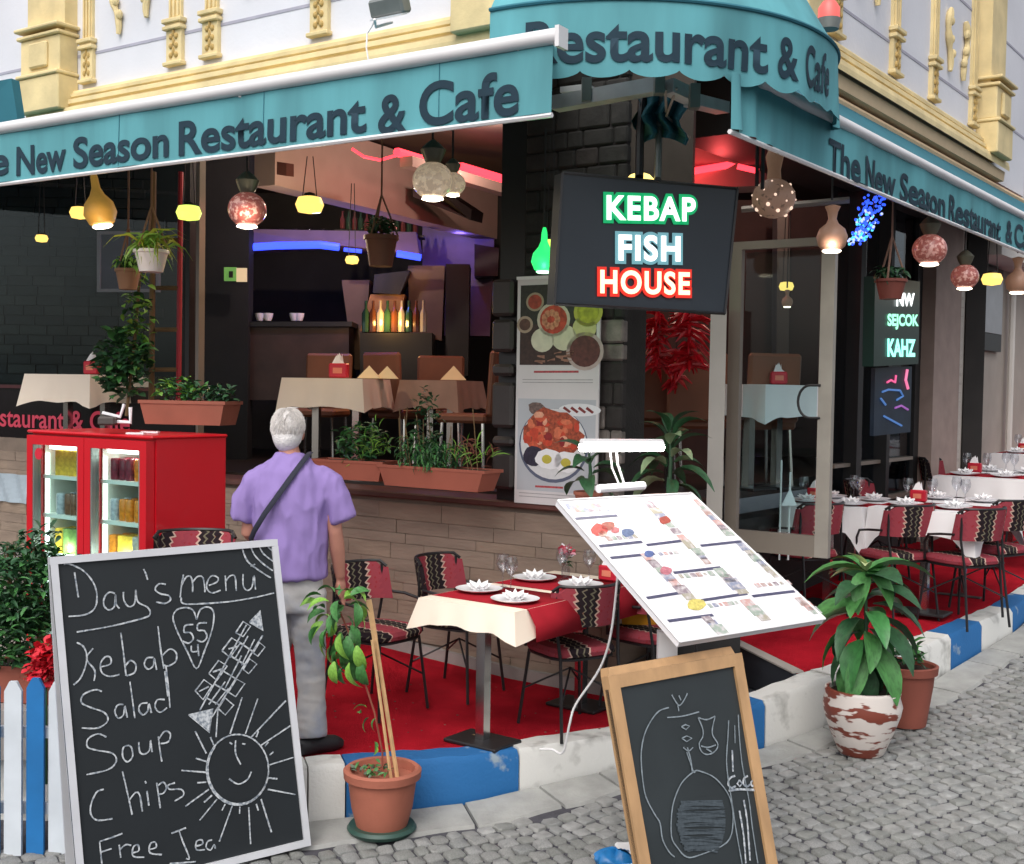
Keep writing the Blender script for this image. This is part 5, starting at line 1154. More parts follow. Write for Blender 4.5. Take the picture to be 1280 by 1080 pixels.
ccol = {'orange': '#e0862a', 'yellow': '#e3b843', 'maroon': '#7c3040', 'silver': '#b5bac0', 'green': '#6f8a4c', 'brown': '#7a5540', 'red': '#c23040'}
cm = {}
plan = [[('carton', 'yellow'), ('can', 'brown'), ('carton', 'green'), ('can', 'silver'), ('can', 'silver')], [('can', 'silver'), ('can', 'orange'), ('carton', 'yellow'), ('can', 'green'), ('can', 'green')]]
shelfn = ['bottom', 'second', 'third', 'fourth', 'top']
order = {0: [('can', 'silver'), ('carton', 'green'), ('can', 'brown'), ('carton', 'yellow')], 1: [('can', 'green'), ('carton', 'yellow'), ('can', 'orange'), ('can', 'maroon')]}
for i in (0, 1):
    x0 = T + i * (W2 / 2 - .015); x1 = x0 + W2 / 2 - T - .015
    for k in range(1, 5):
        ty, cl = order[i][k - 1] if k < 5 else order[i][3]; z = Fb + .22 + k * .235 + .022 if k < 5 else 0; z = Fb + .22 + (k) * .235 + .022
        if z > zt2 - .2: continue
        x = x0 + (.13 if i == 0 else .09); j = 0
        while x < x1 - .03:
            c2 = cl if j % 3 else random.choice([cl, cl, 'orange' if cl != 'green' else 'yellow', 'silver'])
            key = (ty, c2)
            if key not in cm: cm[key] = cans[ty][0].mesh(ty, mat('drink_' + c2, hexc(ccol[c2]), .3, noise=.35, scale=45, detail=2), ty != 'carton')
            o = obj('drink_' + ty, cm[key], loc=FP(x, .10 + .01 * (j % 2), z)); tag(o, '%s %s, %s from left, front row, %s shelf, %s fridge door' % (c2, ty, ORD[j], ['', 'lowest', 'second', 'third', 'top'][k], ['left', 'right'][i]), 'drink', 'drinks on the %s shelf, %s door' % (['', 'lowest visible', 'lower middle', 'upper middle', 'top'][k], ['left', 'right'][i])); x += cans[ty][1]; j += 1
            o2 = o.copy(); COL.objects.link(o2); o2.location = FP(x - .066, .19, z); o2['label'] = o['label'].replace('front row', 'back row')
plight(FP(W2 * .27, .0 + .12, zt2 - .16), 2.6, (.97, 1, .92), .02, 'fridge_light'); plight(FP(W2 * .73, .12, zt2 - .16), 2.6, (.95, 1, .9), .03, 'fridge_light'); plight(FP(W2 * .27, .05, Fb + .75), 1.6, (.97, 1, .92), .02, 'fridge_light'); plight(FP(W2 * .73, .05, Fb + .75), 1.6, (.97, 1, .92), .02, 'fridge_light')
# clutter on the fridge
CT = thing('table_scale', 'black and white gadget lying on top of the fridge', 'gadget', at(145, 530, 6.85)); 
part('base', MB().box(at(136, 526, 6.85) , (.10, .10, .05), None, 0, .01), mat('plastic_taupe', hexc('#4b4340'), .5), CT, True); part('bar', MB().tube([at(128, 516, 6.85), at(150, 521, 6.85), at(155, 505, 6.85)], .010, 5), M_china, CT, True); part('stand', MB().tube([at(163, 509, 6.85), at(163, 528, 6.85), at(140, 527, 6.85)], .012, 6), M_china, CT, True)
for px, py, lab in ((170, 534, 'thin white booklet near the front edge of the fridge top'), (188, 523, 'white leaflet leaning at the planter on the fridge')):
    c = at(px, py, 6.8 if py > 530 else 7.0); c.z = zt2 + .006; solo('leaflet', MB().box(c, (.10, .05, .01)), M_china, lab, 'leaflet')
# ================================================================ CHAIRS, TABLES
KM = kilim()
def make_chair(label, group, arms=True):
    t = thing('bistro_chair', label, 'chair', (0, 0, 0), 0, group)
    mb = MB(); S = []
    for k in range(24):
        th = 2 * pi * k / 24; q = .205 / (abs(cos(th)) ** 4 + abs(sin(th)) ** 4) ** .25; S.append((cos(th) * q, sin(th) * q))
    rings = [(.92, .425), (1.0, .435), (1.02, .455), (.96, .478), (.6, .488), (0.02, .490)]
    vs = [V((x * f, y * f, z)) for f, z in rings for x, y in S]; fs = [(i * 24 + k, i * 24 + (k + 1) % 24, (i + 1) * 24 + (k + 1) % 24, (i + 1) * 24 + k) for i in range(5) for k in range(24)] + [tuple(range(24))[::-1], tuple(range(120, 144))]
    mb.add(vs, fs); part('seat', mb, KM, t, smooth=True)
    def bk(u, v, e):
        a = -1.25 + 2.5 * u; r = .235; return V((r * sin(a) * .95, .02 + r * cos(a) * .85 + e + .04 * v, .60 + .21 * v + (-.03 if abs(u - .5) > .42 else 0) * v))
    mb = MB(); mb.grid(lambda u, v: bk(u, v, 0), 14, 5); mb.grid(lambda u, v: bk(u, v, .028), 14, 5)
    n0 = 0; G = 15 * 6
    for i in range(14): mb.f += [(i, i + 1, G + i + 1, G + i), (75 + i, 76 + i, G + 76 + i, G + 75 + i)]; mb.m += [0, 0]
    for j in range(5): mb.f += [(j * 15, j * 15 + 15, G + j * 15 + 15, G + j * 15), (j * 15 + 14, j * 15 + 29, G + j * 15 + 29, G + j * 15 + 14)]; mb.m += [0, 0]
    part('backrest', mb, KM, t, smooth=True)
    part('back_frame', MB().tube([bk(k / 12, 1.03, .014) for k in range(13)] , .010, 6), M_black, t, smooth=True)
    if arms:
        for sx in (-1, 1): part('arm_frame', MB().tube([V((sx * .22, .12, .64)), V((sx * .245, .02, .635)), V((sx * .235, -.09, .62)), V((sx * .205, -.15, .56)), V((sx * .19, -.16, .44))], .009, 6), M_black, t, smooth=True)
    rg = [V((S[k % 24][0] * .93, S[k % 24][1] * .93, .42)) for k in range(25)]; part('seat_ring', MB().tube(rg, .010, 5, cap=False), M_black, t, smooth=True)
    for sx, sy in ((-1, -1), (1, -1), (-1, 1), (1, 1)):
        top = V((sx * .165, sy * .16, .42)); bot = V((sx * .205, sy * (.20 if sy < 0 else .24), 0)); pts = [bot, top]
        if sy > 0: pts = [bot, V((sx * .185, .185, .42)), V((sx * .20, .16, .60)), V((sx * .195, .16, .80))]
        part('leg', MB().tube(pts, .0095, 6), M_black, t, smooth=True)
    br = MB(); br.tube([V((-.185, -.18, .2)), V((0, 0, .33)), V((.19, .21, .2))], .006, 5); br.tube([V((.185, -.18, .2)), V((0, 0, .33)), V((-.19, .21, .2))], .006, 5); part('brace', br, M_black, t)
    return t
CG = 'kilim bistro chairs on the terraces'
ch0 = make_chair('kilim cushioned bistro chair in front of the near table, closest to the white kerb', CG)
def gz(X, Y): return cz(X, Y)
first = [ch0]
def chair(x, y, rot, label, zf=cz, src=None):
    z = zf(x, y) + .002
    if first: c = first.pop(); c.location = (x, y, z); c.rotation_euler = (0, 0, rot); c['label'] = label; return c
    return dup(ch0, (x, y, z), rot, label, CG)
# near table: frame along uR
tdir = uR; tz = math.atan2(uR.y, uR.x)
TC = V((.15, 6.60, 0)); tzz = cz(TC.x, TC.y)
def make_table(loc, rot, L, Wd, label, group, h=.74):
    t = thing('terrace_table', label, 'table', loc, rot, group)
    part('table_top', MB().box((0, 0, h - .015), (L, Wd, .03)), M_wood, t)
    for sx in (-1, 1):
        part('pedestal', MB().box((sx * (L / 2 - .16), 0, h / 2), (.055, .055, h - .03)), M_chrome, t); part('foot_plate', MB().box((sx * (L / 2 - .16), 0, .012), (.24, .34, .02), None, 0, .006), M_black, t)
    return t
def make_cloth(L, Wd, loc, rot, label, m, drop=.2, tip=.16, group=None, h=.745, seed=0, cat='tablecloth'):
    rnd = random.Random(seed); pts = []; N = 18
    def per(t):          # perimeter 0..4
        k = int(t) % 4; f = t - int(t); c = [(-1, -1), (1, -1), (1, 1), (-1, 1)]; a = c[k]; b = c[(k + 1) % 4]; return V(((a[0] + (b[0] - a[0]) * f) * L / 2, (a[1] + (b[1] - a[1]) * f) * Wd / 2, 0)), k, f
    mb = MB(); vs = []; R = 4 * N; rows_ = 6; ph = rnd.random() * 6
    for j in range(rows_ + 1):
        v = j / rows_
        for i in range(R):
            p, k, f = per(i / N); o = p.normalized(); n = [V((0, -1, 0)), V((1, 0, 0)), V((0, 1, 0)), V((-1, 0, 0))][k]; cn = max(0, 1 - min(f, 1 - f) * 5.5)
            if f == 0: n = V((p.x / abs(p.x), p.y / abs(p.y), 0)).normalized()
            else:
                c = per(round(i / N))[0]; n = (n * (1 - cn * .6) + V((c.x / abs(c.x), c.y / abs(c.y), 0)) * cn * .5)
            d = drop + tip * cn ** 1.4 + .006 * sin(i * .7 + ph)
            q = p + n * (.004 + .035 * v + .011 * v * sin(i * 1.1 + ph) + .02 * cn * v); q.z = h + .004 - d * v - (.002 if j else 0); vs.append(q)
    for j in range(rows_):
        for i in range(R): mb.f.append((j * R + i, j * R + (i + 1) % R, (j + 1) * R + (i + 1) % R, (j + 1) * R + i)); mb.m.append(0)
    mb.f.append(tuple(range(R))); mb.m.append(0); mb.v = vs
    o = obj('tablecloth', mb.mesh('tablecloth', m, True), loc=loc, rot=(0, 0, rot)); return tag(o, label, cat, group)
def make_runner(L2, Wd, loc, rot, x, w, drop, label, h=.75, group='red runners across the tables'):
    mb = MB(); y = Wd / 2 + .055
    prof = [(-y - .012, h - drop), (-y - .006, h - drop * .5), (-y + .04, h - .004), (-y + .07, h + .003), (0, h + .003), (y - .07, h + .003), (y - .04, h - .004), (y + .006, h - drop * .5), (y + .012, h - drop)]
    mb.add([V((x - w / 2, a, b)) for a, b in prof] + [V((x + w / 2, a, b)) for a, b in prof], [(i, i + 1, i + 10, i + 9) for i in range(8)])
    mb.v = [V((v.x, v.y, v.z)) for v in mb.v]
    me = mb.mesh('table_runner', M_red, True); me.transform(Matrix.Translation((0, 0, 0))); o = obj('table_runner', me, loc=loc, rot=(0, 0, rot)); md = o.modifiers.new('s', 'SOLIDIFY'); md.thickness = .003; return tag(o, label, 'table runner', group)
L_, W_ = 1.26, .62
TL_ = (TC.x, TC.y, tzz)
make_table(TL_, tz, L_, W_, 'near terrace table on chrome legs standing on the red carpet by the low wall', 'terrace tables')
make_cloth(L_, W_, TL_, tz, 'cream tablecloth draped over the near terrace table', M_cloth, .115, .05, 'tablecloths on the terraces', seed=2)
make_runner(L_, W_, TL_, tz, -.30, .46, .16, 'nearer red runner across the near terrace table, facing the kerb')
make_runner(L_, W_, TL_, tz, .26, .50, .16, 'farther red runner across the near terrace table, next to the low wall')
def on_t(a, b, z=.755, C=TC, r=tz, zb=None): 
    c = V((C.x, C.y, (tzz if zb is None else zb) + z)); return c + V((cos(r) * a - sin(r) * b, sin(r) * a + cos(r) * b, 0))
pl_me = MB().lathe([(0, .004), (.075, .003), (.085, .006), (.125, .018), (.128, .021), (.085, .011), (0, .010)], 28).mesh('plate', M_china, True)
def plate(p, label, g='white plates on the near table'): return tag(obj('plate', pl_me, loc=p), label, 'plate', g)
def napkin(p, label, seed=0, s=1.0, m=None, g='folded napkins on plates'):
    mb = MB(); rnd = random.Random(seed)
    for k in range(8):
        th = k * pi / 4 + rnd.uniform(-.1, .1); a = V((cos(th), sin(th), 0)); b = V((-sin(th), cos(th), 0)); mb.add([V((0, 0, .0)), a * .035 * s + b * .03 * s + Z * .006, a * .07 * s + Z * (.035 + .01 * (k % 2)) * s, a * .035 * s - b * .03 * s + Z * .006, V((0, 0, .035 * s)) + a * .018 * s], [(0, 1, 2, 3), (1, 4, 2), (3, 2, 4), (0, 1, 4), (0, 3, 4)])
    mb.add([V((-.03, -.03, .0)) * s, V((.03, -.03, 0)) * s, V((.03, .03, 0)) * s, V((-.03, .03, 0)) * s, V((0, 0, .06 * s))], [(0, 1, 4), (1, 2, 4), (2, 3, 4), (3, 0, 4)])
    return solo('napkin', mb, m or M_napk, label, 'napkin', g, False, V((0, 0, 0))) if False else _nap(mb, p, label, m, g)
def _nap(mb, p, label, m, g):
    o = obj('napkin', mb.mesh('napkin', m or M_napk), loc=V(p) + Z * .011); return tag(o, label, 'napkin', g)
for (a, b, lab) in ((-.42, -.16, 'front right, nearest the kerb'), (-.30, .17, 'left, beside the wine glass'), (.20, -.16, 'right, beside the red napkin box'), (.22, .17, 'far left, in front of the flowers')):
    plate(on_t(a, b), 'white plate on the near table, ' + lab); napkin(on_t(a, b), 'white napkin folded like a flower on the plate ' + lab, int(a * 100) + 50)
def glass(p, label, s=1.0, g='wine glasses on the terrace tables'):
    pf = [(.03, 0), (.028, .003), (.004, .008), (.004, .075), (.02, .095), (.036, .125), (.038, .15), (.03, .185)]
    me = GM.get(s) or MB().lathe([(r * s, z * s) for r, z in pf], 16).mesh('wine_glass', M_clear, True); GM[s] = me; return tag(obj('wine_glass', me, loc=p), label, 'glass', g)
GM = {}
glass(on_t(-.10, .16), 'wine glass by the left plate of the near table'); glass(on_t(-.16, .06), 'second wine glass near the left plate of the near table'); glass(on_t(.34, .06), 'wine glass in front of the flowers on the near table'); glass(on_t(.38, -.10), 'wine glass left of the red napkin box on the near table')
def flowers(p, label):
    t = thing('flower_vase', label, 'flowers', p); part('vase', MB().lathe([(0, 0), (.022, 0), (.028, .04), (.014, .08), (.02, .10)], 12, p), M_clear, t, True, True)
    foliage('petals', blob(p + Z * .14, (.05, .05, .035)), 60, .035, .03, [mat('petal_pink', hexc('#d79aa8'), .6), mat('petal_red', hexc('#b83a4c'), .6), M_china], t, 5, up=.8); foliage('leaves', blob(p + Z * .09, (.03, .03, .03)), 12, .04, .02, [M_leafd], t, 6); return t
flowers(on_t(.44, .10), 'small vase of pink and red flowers at the wall end of the near table')
def napbox(p, r, label, s=1.0):
    t = thing('napkin_box', label, 'napkin box', p, r, 'red napkin boxes on tables'); part('box', MB().box((0, 0, .045 * s), (.12 * s, .06 * s, .09 * s), None, 0, .01), M_redpl, t); mb = MB()
    for k in range(5): mb.prism([V((-.04 + .012 * k, -.02, .09)) * s, V((.04 - .004 * k, -.015 + .008 * k, .09)) * s, V((.01 * (k - 2), .0, .14 + .008 * (k % 3))) * s], V((0, .002, 0)))
    part('napkins', mb, M_napk, t); part('emblem', MB().box((0, -.031 * s, .045 * s), (.06 * s, .003, .035 * s)), mat('emblem_orange', hexc('#e2856a'), .5), t); return t
napbox(on_t(.50, -.16), tz - pi / 2, 'red napkin box with white napkins at the wall end of the near table')
solo('yellow_cushion', MB().ell(at(800, 770, 7.0), (.11, .05, .15), 14, 10), mat('cushion_yellow', hexc('#d99a1e'), .8), 'yellow cushion half hidden behind the lit menu', 'cushion', None, True)
# chairs around the near table (backrest at local +Y)
q = at(716, 905, 6.1); chair(.34, 6.53, tz + pi - .40, 'kilim chair at the near table nearest the kerb, in front of the coiling white cable')
q = hit(452, 905, (0, 0, 0), Z)
chair(-.74, 6.78, tz + .0, 'large kilim chair beside the man with patterned back towards the wall')
chair(-.30, 7.22, tz + .1, 'kilim chair at the left side of the near table, its seat under the cloth')
chair(.82, 6.92, tz + pi - .2, 'kilim chair half hidden behind the lower corner of the lit menu')
# chair whose back rises above the chalkboard
p = at(240, 672, 6.25); chair(p.x, p.y, .15, 'lower kilim chair of the stacked pair hidden behind the large chalkboard'); chair(p.x, p.y, .15, 'kilim chair stacked by the fridge, only its top showing above the chalkboard', lambda x, y: cz(x, y) + .20)
# white cable on the carpet
cb_ = [at(772, 720, 5.9), at(764, 790, 5.9), at(750, 835, 5.95), at(720, 880, 6.0), at(712, 905, 6.0), at(704, 925, 6.05), at(690, 930, 6.1), at(672, 938, 6.1)]
for i in (5, 6, 7): cb_[i].z = cz(cb_[i].x, cb_[i].y) + .008
sm = []
for i in range(len(cb_) - 1):
    p0, p1, p2, p3 = cb_[max(i - 1, 0)], cb_[i], cb_[i + 1], cb_[min(i + 2, len(cb_) - 1)]
    for k in range(5):
        t = k / 5; sm.append(.5 * ((2 * p1) + (-p0 + p2) * t + (2 * p0 - 5 * p1 + 4 * p2 - p3) * t * t + (-p0 + 3 * p1 - 3 * p2 + p3) * t ** 3))
solo('power_cable', MB().tube(sm, .006, 6), M_bar, 'white power cable running down from the lit menu to the carpet', 'cable', None, True)
# ---------------- right terrace tables
def rt(X, Y, L, Wd, lab, seed, extra=True):
    z = cr(X, Y); loc = (X, Y, z); make_table(loc, tz, L, Wd, lab + ' table on the right terrace with chrome legs', 'terrace tables'); make_cloth(L, Wd, loc, tz, 'white tablecloth with pointed corners on the ' + lab + ' table of the right terrace', M_clothw, .17, .19, 'tablecloths on the terraces', seed=seed)
    make_runner(L, Wd, loc, tz, -L * .22 + .05, L * .36, .19, 'dark red runner on the ' + lab + ' table of the right terrace')
    C = V((X, Y, 0)); sp = [(-L * .3, -.16), (-L * .3, .18), (L * .3, -.16), (L * .3, .18)]; nm = ['near kerb side', 'near wall side', 'far kerb side', 'far wall side']
    for (a, b), n_ in zip(sp, nm): plate(on_t(a, b, .755, C, tz, z), 'white plate at the %s of the %s right terrace table' % (n_, lab), 'white plates on the right terrace'); napkin(on_t(a, b, .755, C, tz, z), 'white napkin at the %s of the %s right terrace table' % (n_, lab), seed)
    for (a, b), n_ in (((-.08, .08), 'near'), ((-.2, .22), 'far'), ((.25, .0), 'middle'), ((.05, -.12), 'kerb side')): glass(on_t(a, b, .755, C, tz, z), '%s wine glass on the %s right terrace table' % (n_, lab))
    napbox(on_t(-.02, .2, .755, C, tz, z), tz - pi / 2, 'red napkin box on the %s right terrace table' % lab)
rt(3.22, 8.85, 1.25, .72, 'kerbside', 11); rt(2.50, 9.05, .80, .60, 'wallside', 12); rt(4.35, 10.7, 1.3, .75, 'third', 13); rt(5.6, 12.6, 1.3, .75, 'farthest', 14)
chair(2.72, 8.48, tz + pi - .5, 'kilim chair at the near corner of the kerbside table on the right terrace', cr)
chair(3.13, 8.27, tz + pi - .45, 'kilim chair at the kerb side of the kerbside table, nearest the blue kerb stone', cr)
chair(3.50, 8.68, tz + pi - .35, 'second kilim chair at the kerb side of the kerbside table', cr)
chair(2.12, 8.62, tz + pi - .4, 'kilim chair in front of the wallside table beside the glass door', cr)
chair(3.0, 9.75, tz, 'kilim chair by the window behind the wallside table', cr)
chair(4.45, 10.1, tz + pi - .3, 'kilim chair on the kerb side of the third right terrace table', cr)
chair(4.2, 11.5, tz, 'kilim chair on the wall side of the third right terrace table', cr)
SB = thing('sandwich_stand', 'small white triangular card on a thin stand inside the glass door', 'card stand', at(985, 700, 7.9)); part('pole', MB().tube([at(985, 700, 7.9), at(988, 590, 7.9)], .007, 5), M_bar, SB, True); part('pole', MB().tube([at(974, 700, 7.9), at(977, 575, 7.9)], .006, 5), M_bar, SB, True); part('card', MB().prism([at(977, 632, 7.88), at(996, 632, 7.88), at(988, 610, 7.88)], V((0, .01, 0))), M_china, SB, True)
# ---------------- indoor dining
def ichair(label):
    t = thing('dining_chair', label, 'chair', (0, 0, 0), 0, 'brown dining chairs indoors'); part('seat', MB().box((0, 0, .46), (.44, .42, .07), None, 0, .02), M_brownl, t); part('backrest', MB().box((0, .20, .74), (.42, .06, .5), Matrix.Rotation(-.06, 4, 'X'), 0, .02), M_brownl, t)
    for sx, sy in ((-1, -1), (1, -1), (-1, 1), (1, 1)): part('leg', MB().tube([V((sx * .18, sy * .17, .44)), V((sx * .2, sy * .19, 0))], .013, 6), M_chrome, t)
    return t
IF = 1.215
ic = ichair('brown leather dining chair behind the cream table, its back above the cloth'); ic.location = (at(398, 530, 10.35).x, 10.35, IF); ic.rotation_euler = (0, 0, -.2)
def ich(px, Y, r, lab): dup(ic, (at(px, 530, Y).x, Y, IF), r, lab, 'brown dining chairs indoors')
ich(503, 10.2, pi / 2 + .9, 'brown dining chair right of the cream table with high square back'); ich(590, 9.3, -pi / 2 - .4, 'brown dining chair at the right end of the second indoor table'); ich(548, 10.5, 0, 'brown dining chair behind the napkin tents')
ich(815, 9.0, pi, 'brown dining chair inside the entrance below the left garland'); ich(868, 8.8, pi - .1, 'brown dining chair inside the entrance below the right garland'); ich(945, 8.9, pi + .3, 'brown dining chair behind the glass door')
def itab(px, Y, L, Wd, rot, lab, m=M_cloth, tip=.12):
    c = at(px, 500, Y); loc = (c.x, Y, IF); make_table(loc, rot, L, Wd, lab + ' dining table inside the restaurant', 'indoor tables'); make_cloth(L, Wd, loc, rot, 'cloth hanging over the ' + lab + ' dining table', m, .22, tip * .35, 'indoor tablecloths', seed=int(px)); return V(loc)
c1 = itab(421, 9.5, .66, .6, -.25, 'cream covered'); napbox(c1 + V((.03, -.1, .755)), -.2, 'orange red napkin box on the cream indoor table', 1.25)
c2 = itab(552, 9.8, .5, .5, -.4, 'second, pinkish', mat('cloth_pinkbrown', hexc('#a58678'), .9)); c3 = itab(108, 9.9, .75, .6, -.5, 'left window'); c4 = itab(955, 8.6, .6, .6, .6, 'white, behind the glass door', M_clothw, .16)
napbox(c3 + V((.05, 0, .755)), -.4, 'dark red napkin box on the table behind the left window', 1.2); napbox(c4 + V((.1, 0, .755)), 0, 'red and white napkin box on the table behind the glass door', 1.0)
def tent(p, lab, s=1): 
    mb = MB(); mb.add([V((-.09, -.05, 0)) * s, V((.09, -.05, 0)) * s, V((.09, .05, 0)) * s, V((-.09, .05, 0)) * s, V((0, 0, .10)) * s], [(0, 1, 4), (1, 2, 4), (2, 3, 4), (3, 0, 4)]); tag(obj('napkin', mb.mesh('napkin', M_napc), loc=p), lab, 'napkin', 'cream napkin tents indoors')
tent(c1 + V((.26, -.05, .755)), 'cream napkin tent at the right end of the cream indoor table'); tent(V((at(484, 460, 9.5).x, 9.5, c1.z + .755)), 'cream napkin tent between the cream table and the high chair'); tent(c2 + V((.1, -.1, .755)), 'cream napkin tent on the second indoor table', 1.15)

# ================================================================ MAN
from mathutils import noise as NZ
def remesh_obj(mb, name, m, vox, parent, smooth_it=6, wr=0, ws=(9, 9, 5)):
    me = mb.mesh(name + '_src', m); o = bpy.data.objects.new('tmp', me); COL.objects.link(o)
    r = o.modifiers.new('r', 'REMESH'); r.mode = 'VOXEL'; r.voxel_size = vox; s = o.modifiers.new('s', 'SMOOTH'); s.iterations = smooth_it; s.factor = .6
    dg = bpy.context.evaluated_depsgraph_get(); dg.update(); me2 = bpy.data.meshes.new_from_object(o.evaluated_get(dg)); bpy.data.objects.remove(o); me2.name = name
    me2.materials.clear(); me2.materials.append(m)
    if wr:
        ns = [v.normal.copy() for v in me2.vertices]
        for v, n_ in zip(me2.vertices, ns):
            q = V((v.co.x * ws[0], v.co.y * ws[1], v.co.z * ws[2])); w_ = NZ.noise(q) + .5 * NZ.noise(q * 2.3 + V((3, 1, 7))); v.co += n_ * (wr * (1 - abs(w_) * 2.2))
    for p in me2.polygons: p.use_smooth = True
    return obj(name, me2, parent)
def loft(mb, rings, n=20):      # ring: (centre, rx, ry)
    vs = [V(c) + V((rx * cos(2 * pi * k / n), ry * sin(2 * pi * k / n), 0)) for c, rx, ry in rings for k in range(n)]; R = len(rings)
    fs = [(i * n + k, i * n + (k + 1) % n, (i + 1) * n + (k + 1) % n, (i + 1) * n + k) for i in range(R - 1) for k in range(n)] + [tuple(range(n))[::-1], tuple((R - 1) * n + k for k in range(n))]; mb.add(vs, fs)
mp = at(395, 928, 5.95); MX = at(362, 700, 5.95).x; mz = cz(MX, 5.95)
MS_ = 1.02
MAN = thing('person', 'man with white hair in lilac t-shirt and light jeans, seen from behind', 'person', (MX, 6.0, mz), 0)
M_skin = mat('skin', hexc('#b07a68'), .55, noise=.08, scale=12); M_shirt = mat('shirt_lilac', hexc('#917cb4'), .9, noise=.05, scale=5, bump=.5, bscale=7, spec=.1); M_jean = mat('jeans_grey_blue', hexc('#b6b3b1'), .9, noise=.1, col2=hexc('#8f97a8'), thr=.58, soft=.12, scale=5, bump=.5, bscale=14, spec=.1); M_hair = mat('hair_white', hexc('#dad6d4'), .8, noise=.12, scale=25, bump=.8, bscale=120); M_shoe = mat('shoe_black', hexc('#17161a'), .6)
# local frame: x right, y away from camera (he faces +y); heights from the carpet
body = MB(); hx = -.035
body.ell((hx, .06, 1.575), (.073, .092, .108), 18, 14); body.ell((hx, .10, 1.535), (.05, .06, .07), 12, 10)   # skull, jaw
body.ell((hx, .157, 1.56), (.012, .018, .02), 8, 6); body.ell((hx - .03, .145, 1.585), (.012, .01, .008), 8, 6); body.ell((hx + .03, .145, 1.585), (.012, .01, .008), 8, 6)
body.ell((hx, .147, 1.515), (.025, .012, .008), 8, 6)
for sx in (-1, 1): body.ell((hx + sx * .077, .055, 1.565), (.012, .022, .033), 8, 8)
body.tube([V((hx, .04, 1.52)), V((0, .01, 1.40))], [.052, .062], 14)
loft(body, [((0, 0, .80), .15, .105), ((0, 0, .95), .155, .11), ((0, 0, 1.1), .165, .115), ((0, 0, 1.25), .18, .115), ((0, 0, 1.36), .165, .095), ((0, 0, 1.43), .07, .07)])
RS, RE, RWr = V((.185, 0, 1.35)), V((.235, -.01, 1.09)), V((.255, .05, .86)); LSh, LE, LW = V((-.185, 0, 1.35)), V((-.235, .01, 1.08)), V((-.13, .20, .97))
body.tube([RS, RS.lerp(RE, .5), RE, RE.lerp(RWr, .35), RWr], [.055, .047, .039, .042, .027], 12); body.tube([LSh, LSh.lerp(LE, .5), LE, LE.lerp(LW, .35), LW], [.055, .047, .039, .042, .027], 12)
def hand(mb, w, d, side):
    d = V(d).normalized(); s = V(side).normalized(); nrm = d.cross(s)
    mb.tube([w, w + d * .04, w + d * .085], [.024, .036, .032], 10, flat=.55)
    for i, (o_, l_) in enumerate(((-.026, .06), (-.009, .07), (.009, .066), (.026, .052))):
        a = w + d * .078 + s * o_; mb.tube([a - d * .02, a, a + d * l_ * .5 + nrm * .006, a + d * l_ + nrm * .022], [.009, .0092, .0085, .0065], 6)
    a = w + d * .03 - s * .028; mb.tube([a, a - s * .02 + d * .03, a - s * .02 + d * .062 + nrm * .01], [.012, .010, .008], 6)
hand(body, RWr, (.02, .12, -1), (.1, 1, .1)); hand(body, LW, (.6, .5, .1), (0, 0, 1))
fR, fL = V((.14, -.05, 0)), V((-.10, .05, 0))
for hp, kn_, an in ((V((.085, 0, .82)), V((.10, .02, .46)), V((.125, -.03, .08))), (V((-.085, 0, .82)), V((-.09, .04, .46)), V((-.10, .02, .08)))):
    body.tube([hp, hp.lerp(kn_, .5), kn_, kn_.lerp(an, .35), an], [.088, .074, .055, .055, .036], 12)
remesh_obj(body, 'body', M_skin, .0075, MAN, 4)
sh = MB(); loft(sh, [((0, 0, .865), .185, .137), ((.0, 0, .88), .19, .142), ((0, -.005, .95), .185, .138), ((0, -.005, 1.1), .195, .14), ((0, -.005, 1.24), .208, .138), ((0, 0, 1.33), .21, .125), ((0, 0, 1.385), .18, .108), ((-.008, .01, 1.43), .125, .092), ((-.015, .015, 1.455), .085, .08), ((-.02, .02, 1.470), .070, .072)])
sh.tube([V((.13, 0, 1.345)), V((.20, 0, 1.31)), V((.245, -.005, 1.23)), V((.275, -.005, 1.15))], [.075, .076, .072, .072], 14); sh.tube([V((-.13, 0, 1.345)), V((-.20, 0, 1.31)), V((-.245, .0, 1.23)), V((-.268, .01, 1.15))], [.075, .076, .072, .072], 14)
remesh_obj(sh, 'shirt', M_shirt, .009, MAN, 5, .010, (10, 10, 4))
tr = MB(); loft(tr, [((0, 0, .70), .165, .12), ((0, 0, .92), .168, .122), ((0, 0, .95), .16, .115)])
for hp, kn_, an in ((V((.085, 0, .80)), V((.105, .02, .45)), V((.125, -.03, .085))), (V((-.085, 0, .80)), V((-.09, .04, .45)), V((-.10, .02, .085)))):
    tr.tube([hp, hp.lerp(kn_, .5), kn_, kn_.lerp(an, .5), kn_.lerp(an, .85), an], [.102, .092, .078, .072, .082, .078], 16)
remesh_obj(tr, 'trousers', M_jean, .010, MAN, 6, .005, (5, 5, 9))
for f, dx in ((V((.125, -.03, 0)), .75), (V((-.10, .02, 0)), .1)):
    s_ = MB(); d = V((dx, 1 - dx * .5, 0)).normalized()
    s_.tube([f - d * .075 + Z * .045, f - d * .03 + Z * .05, f + d * .06 + Z * .04, f + d * .14 + Z * .03, f + d * .19 + Z * .025], [.035, .045, .046, .042, .02], 12); s_.box(f + d * .05 + Z * .012, (.26, .085, .024), None, 0, .01) if False else s_.tube([f - d * .08 + Z * .018, f + d * .18 + Z * .018], [.036, .034], 10, flat=.5)
    remesh_obj(s_, 'shoe', M_shoe, .008, MAN, 3)
hr = MB(); hr.ell((hx, .045, 1.60), (.083, .098, .092), 22, 16); hr.ell((hx, .012, 1.545), (.072, .07, .07), 16, 10)
for sx in (-1, 1): hr.ell((hx + sx * .055, .03, 1.56), (.025, .05, .05), 10, 8)
rnd = random.Random(2)
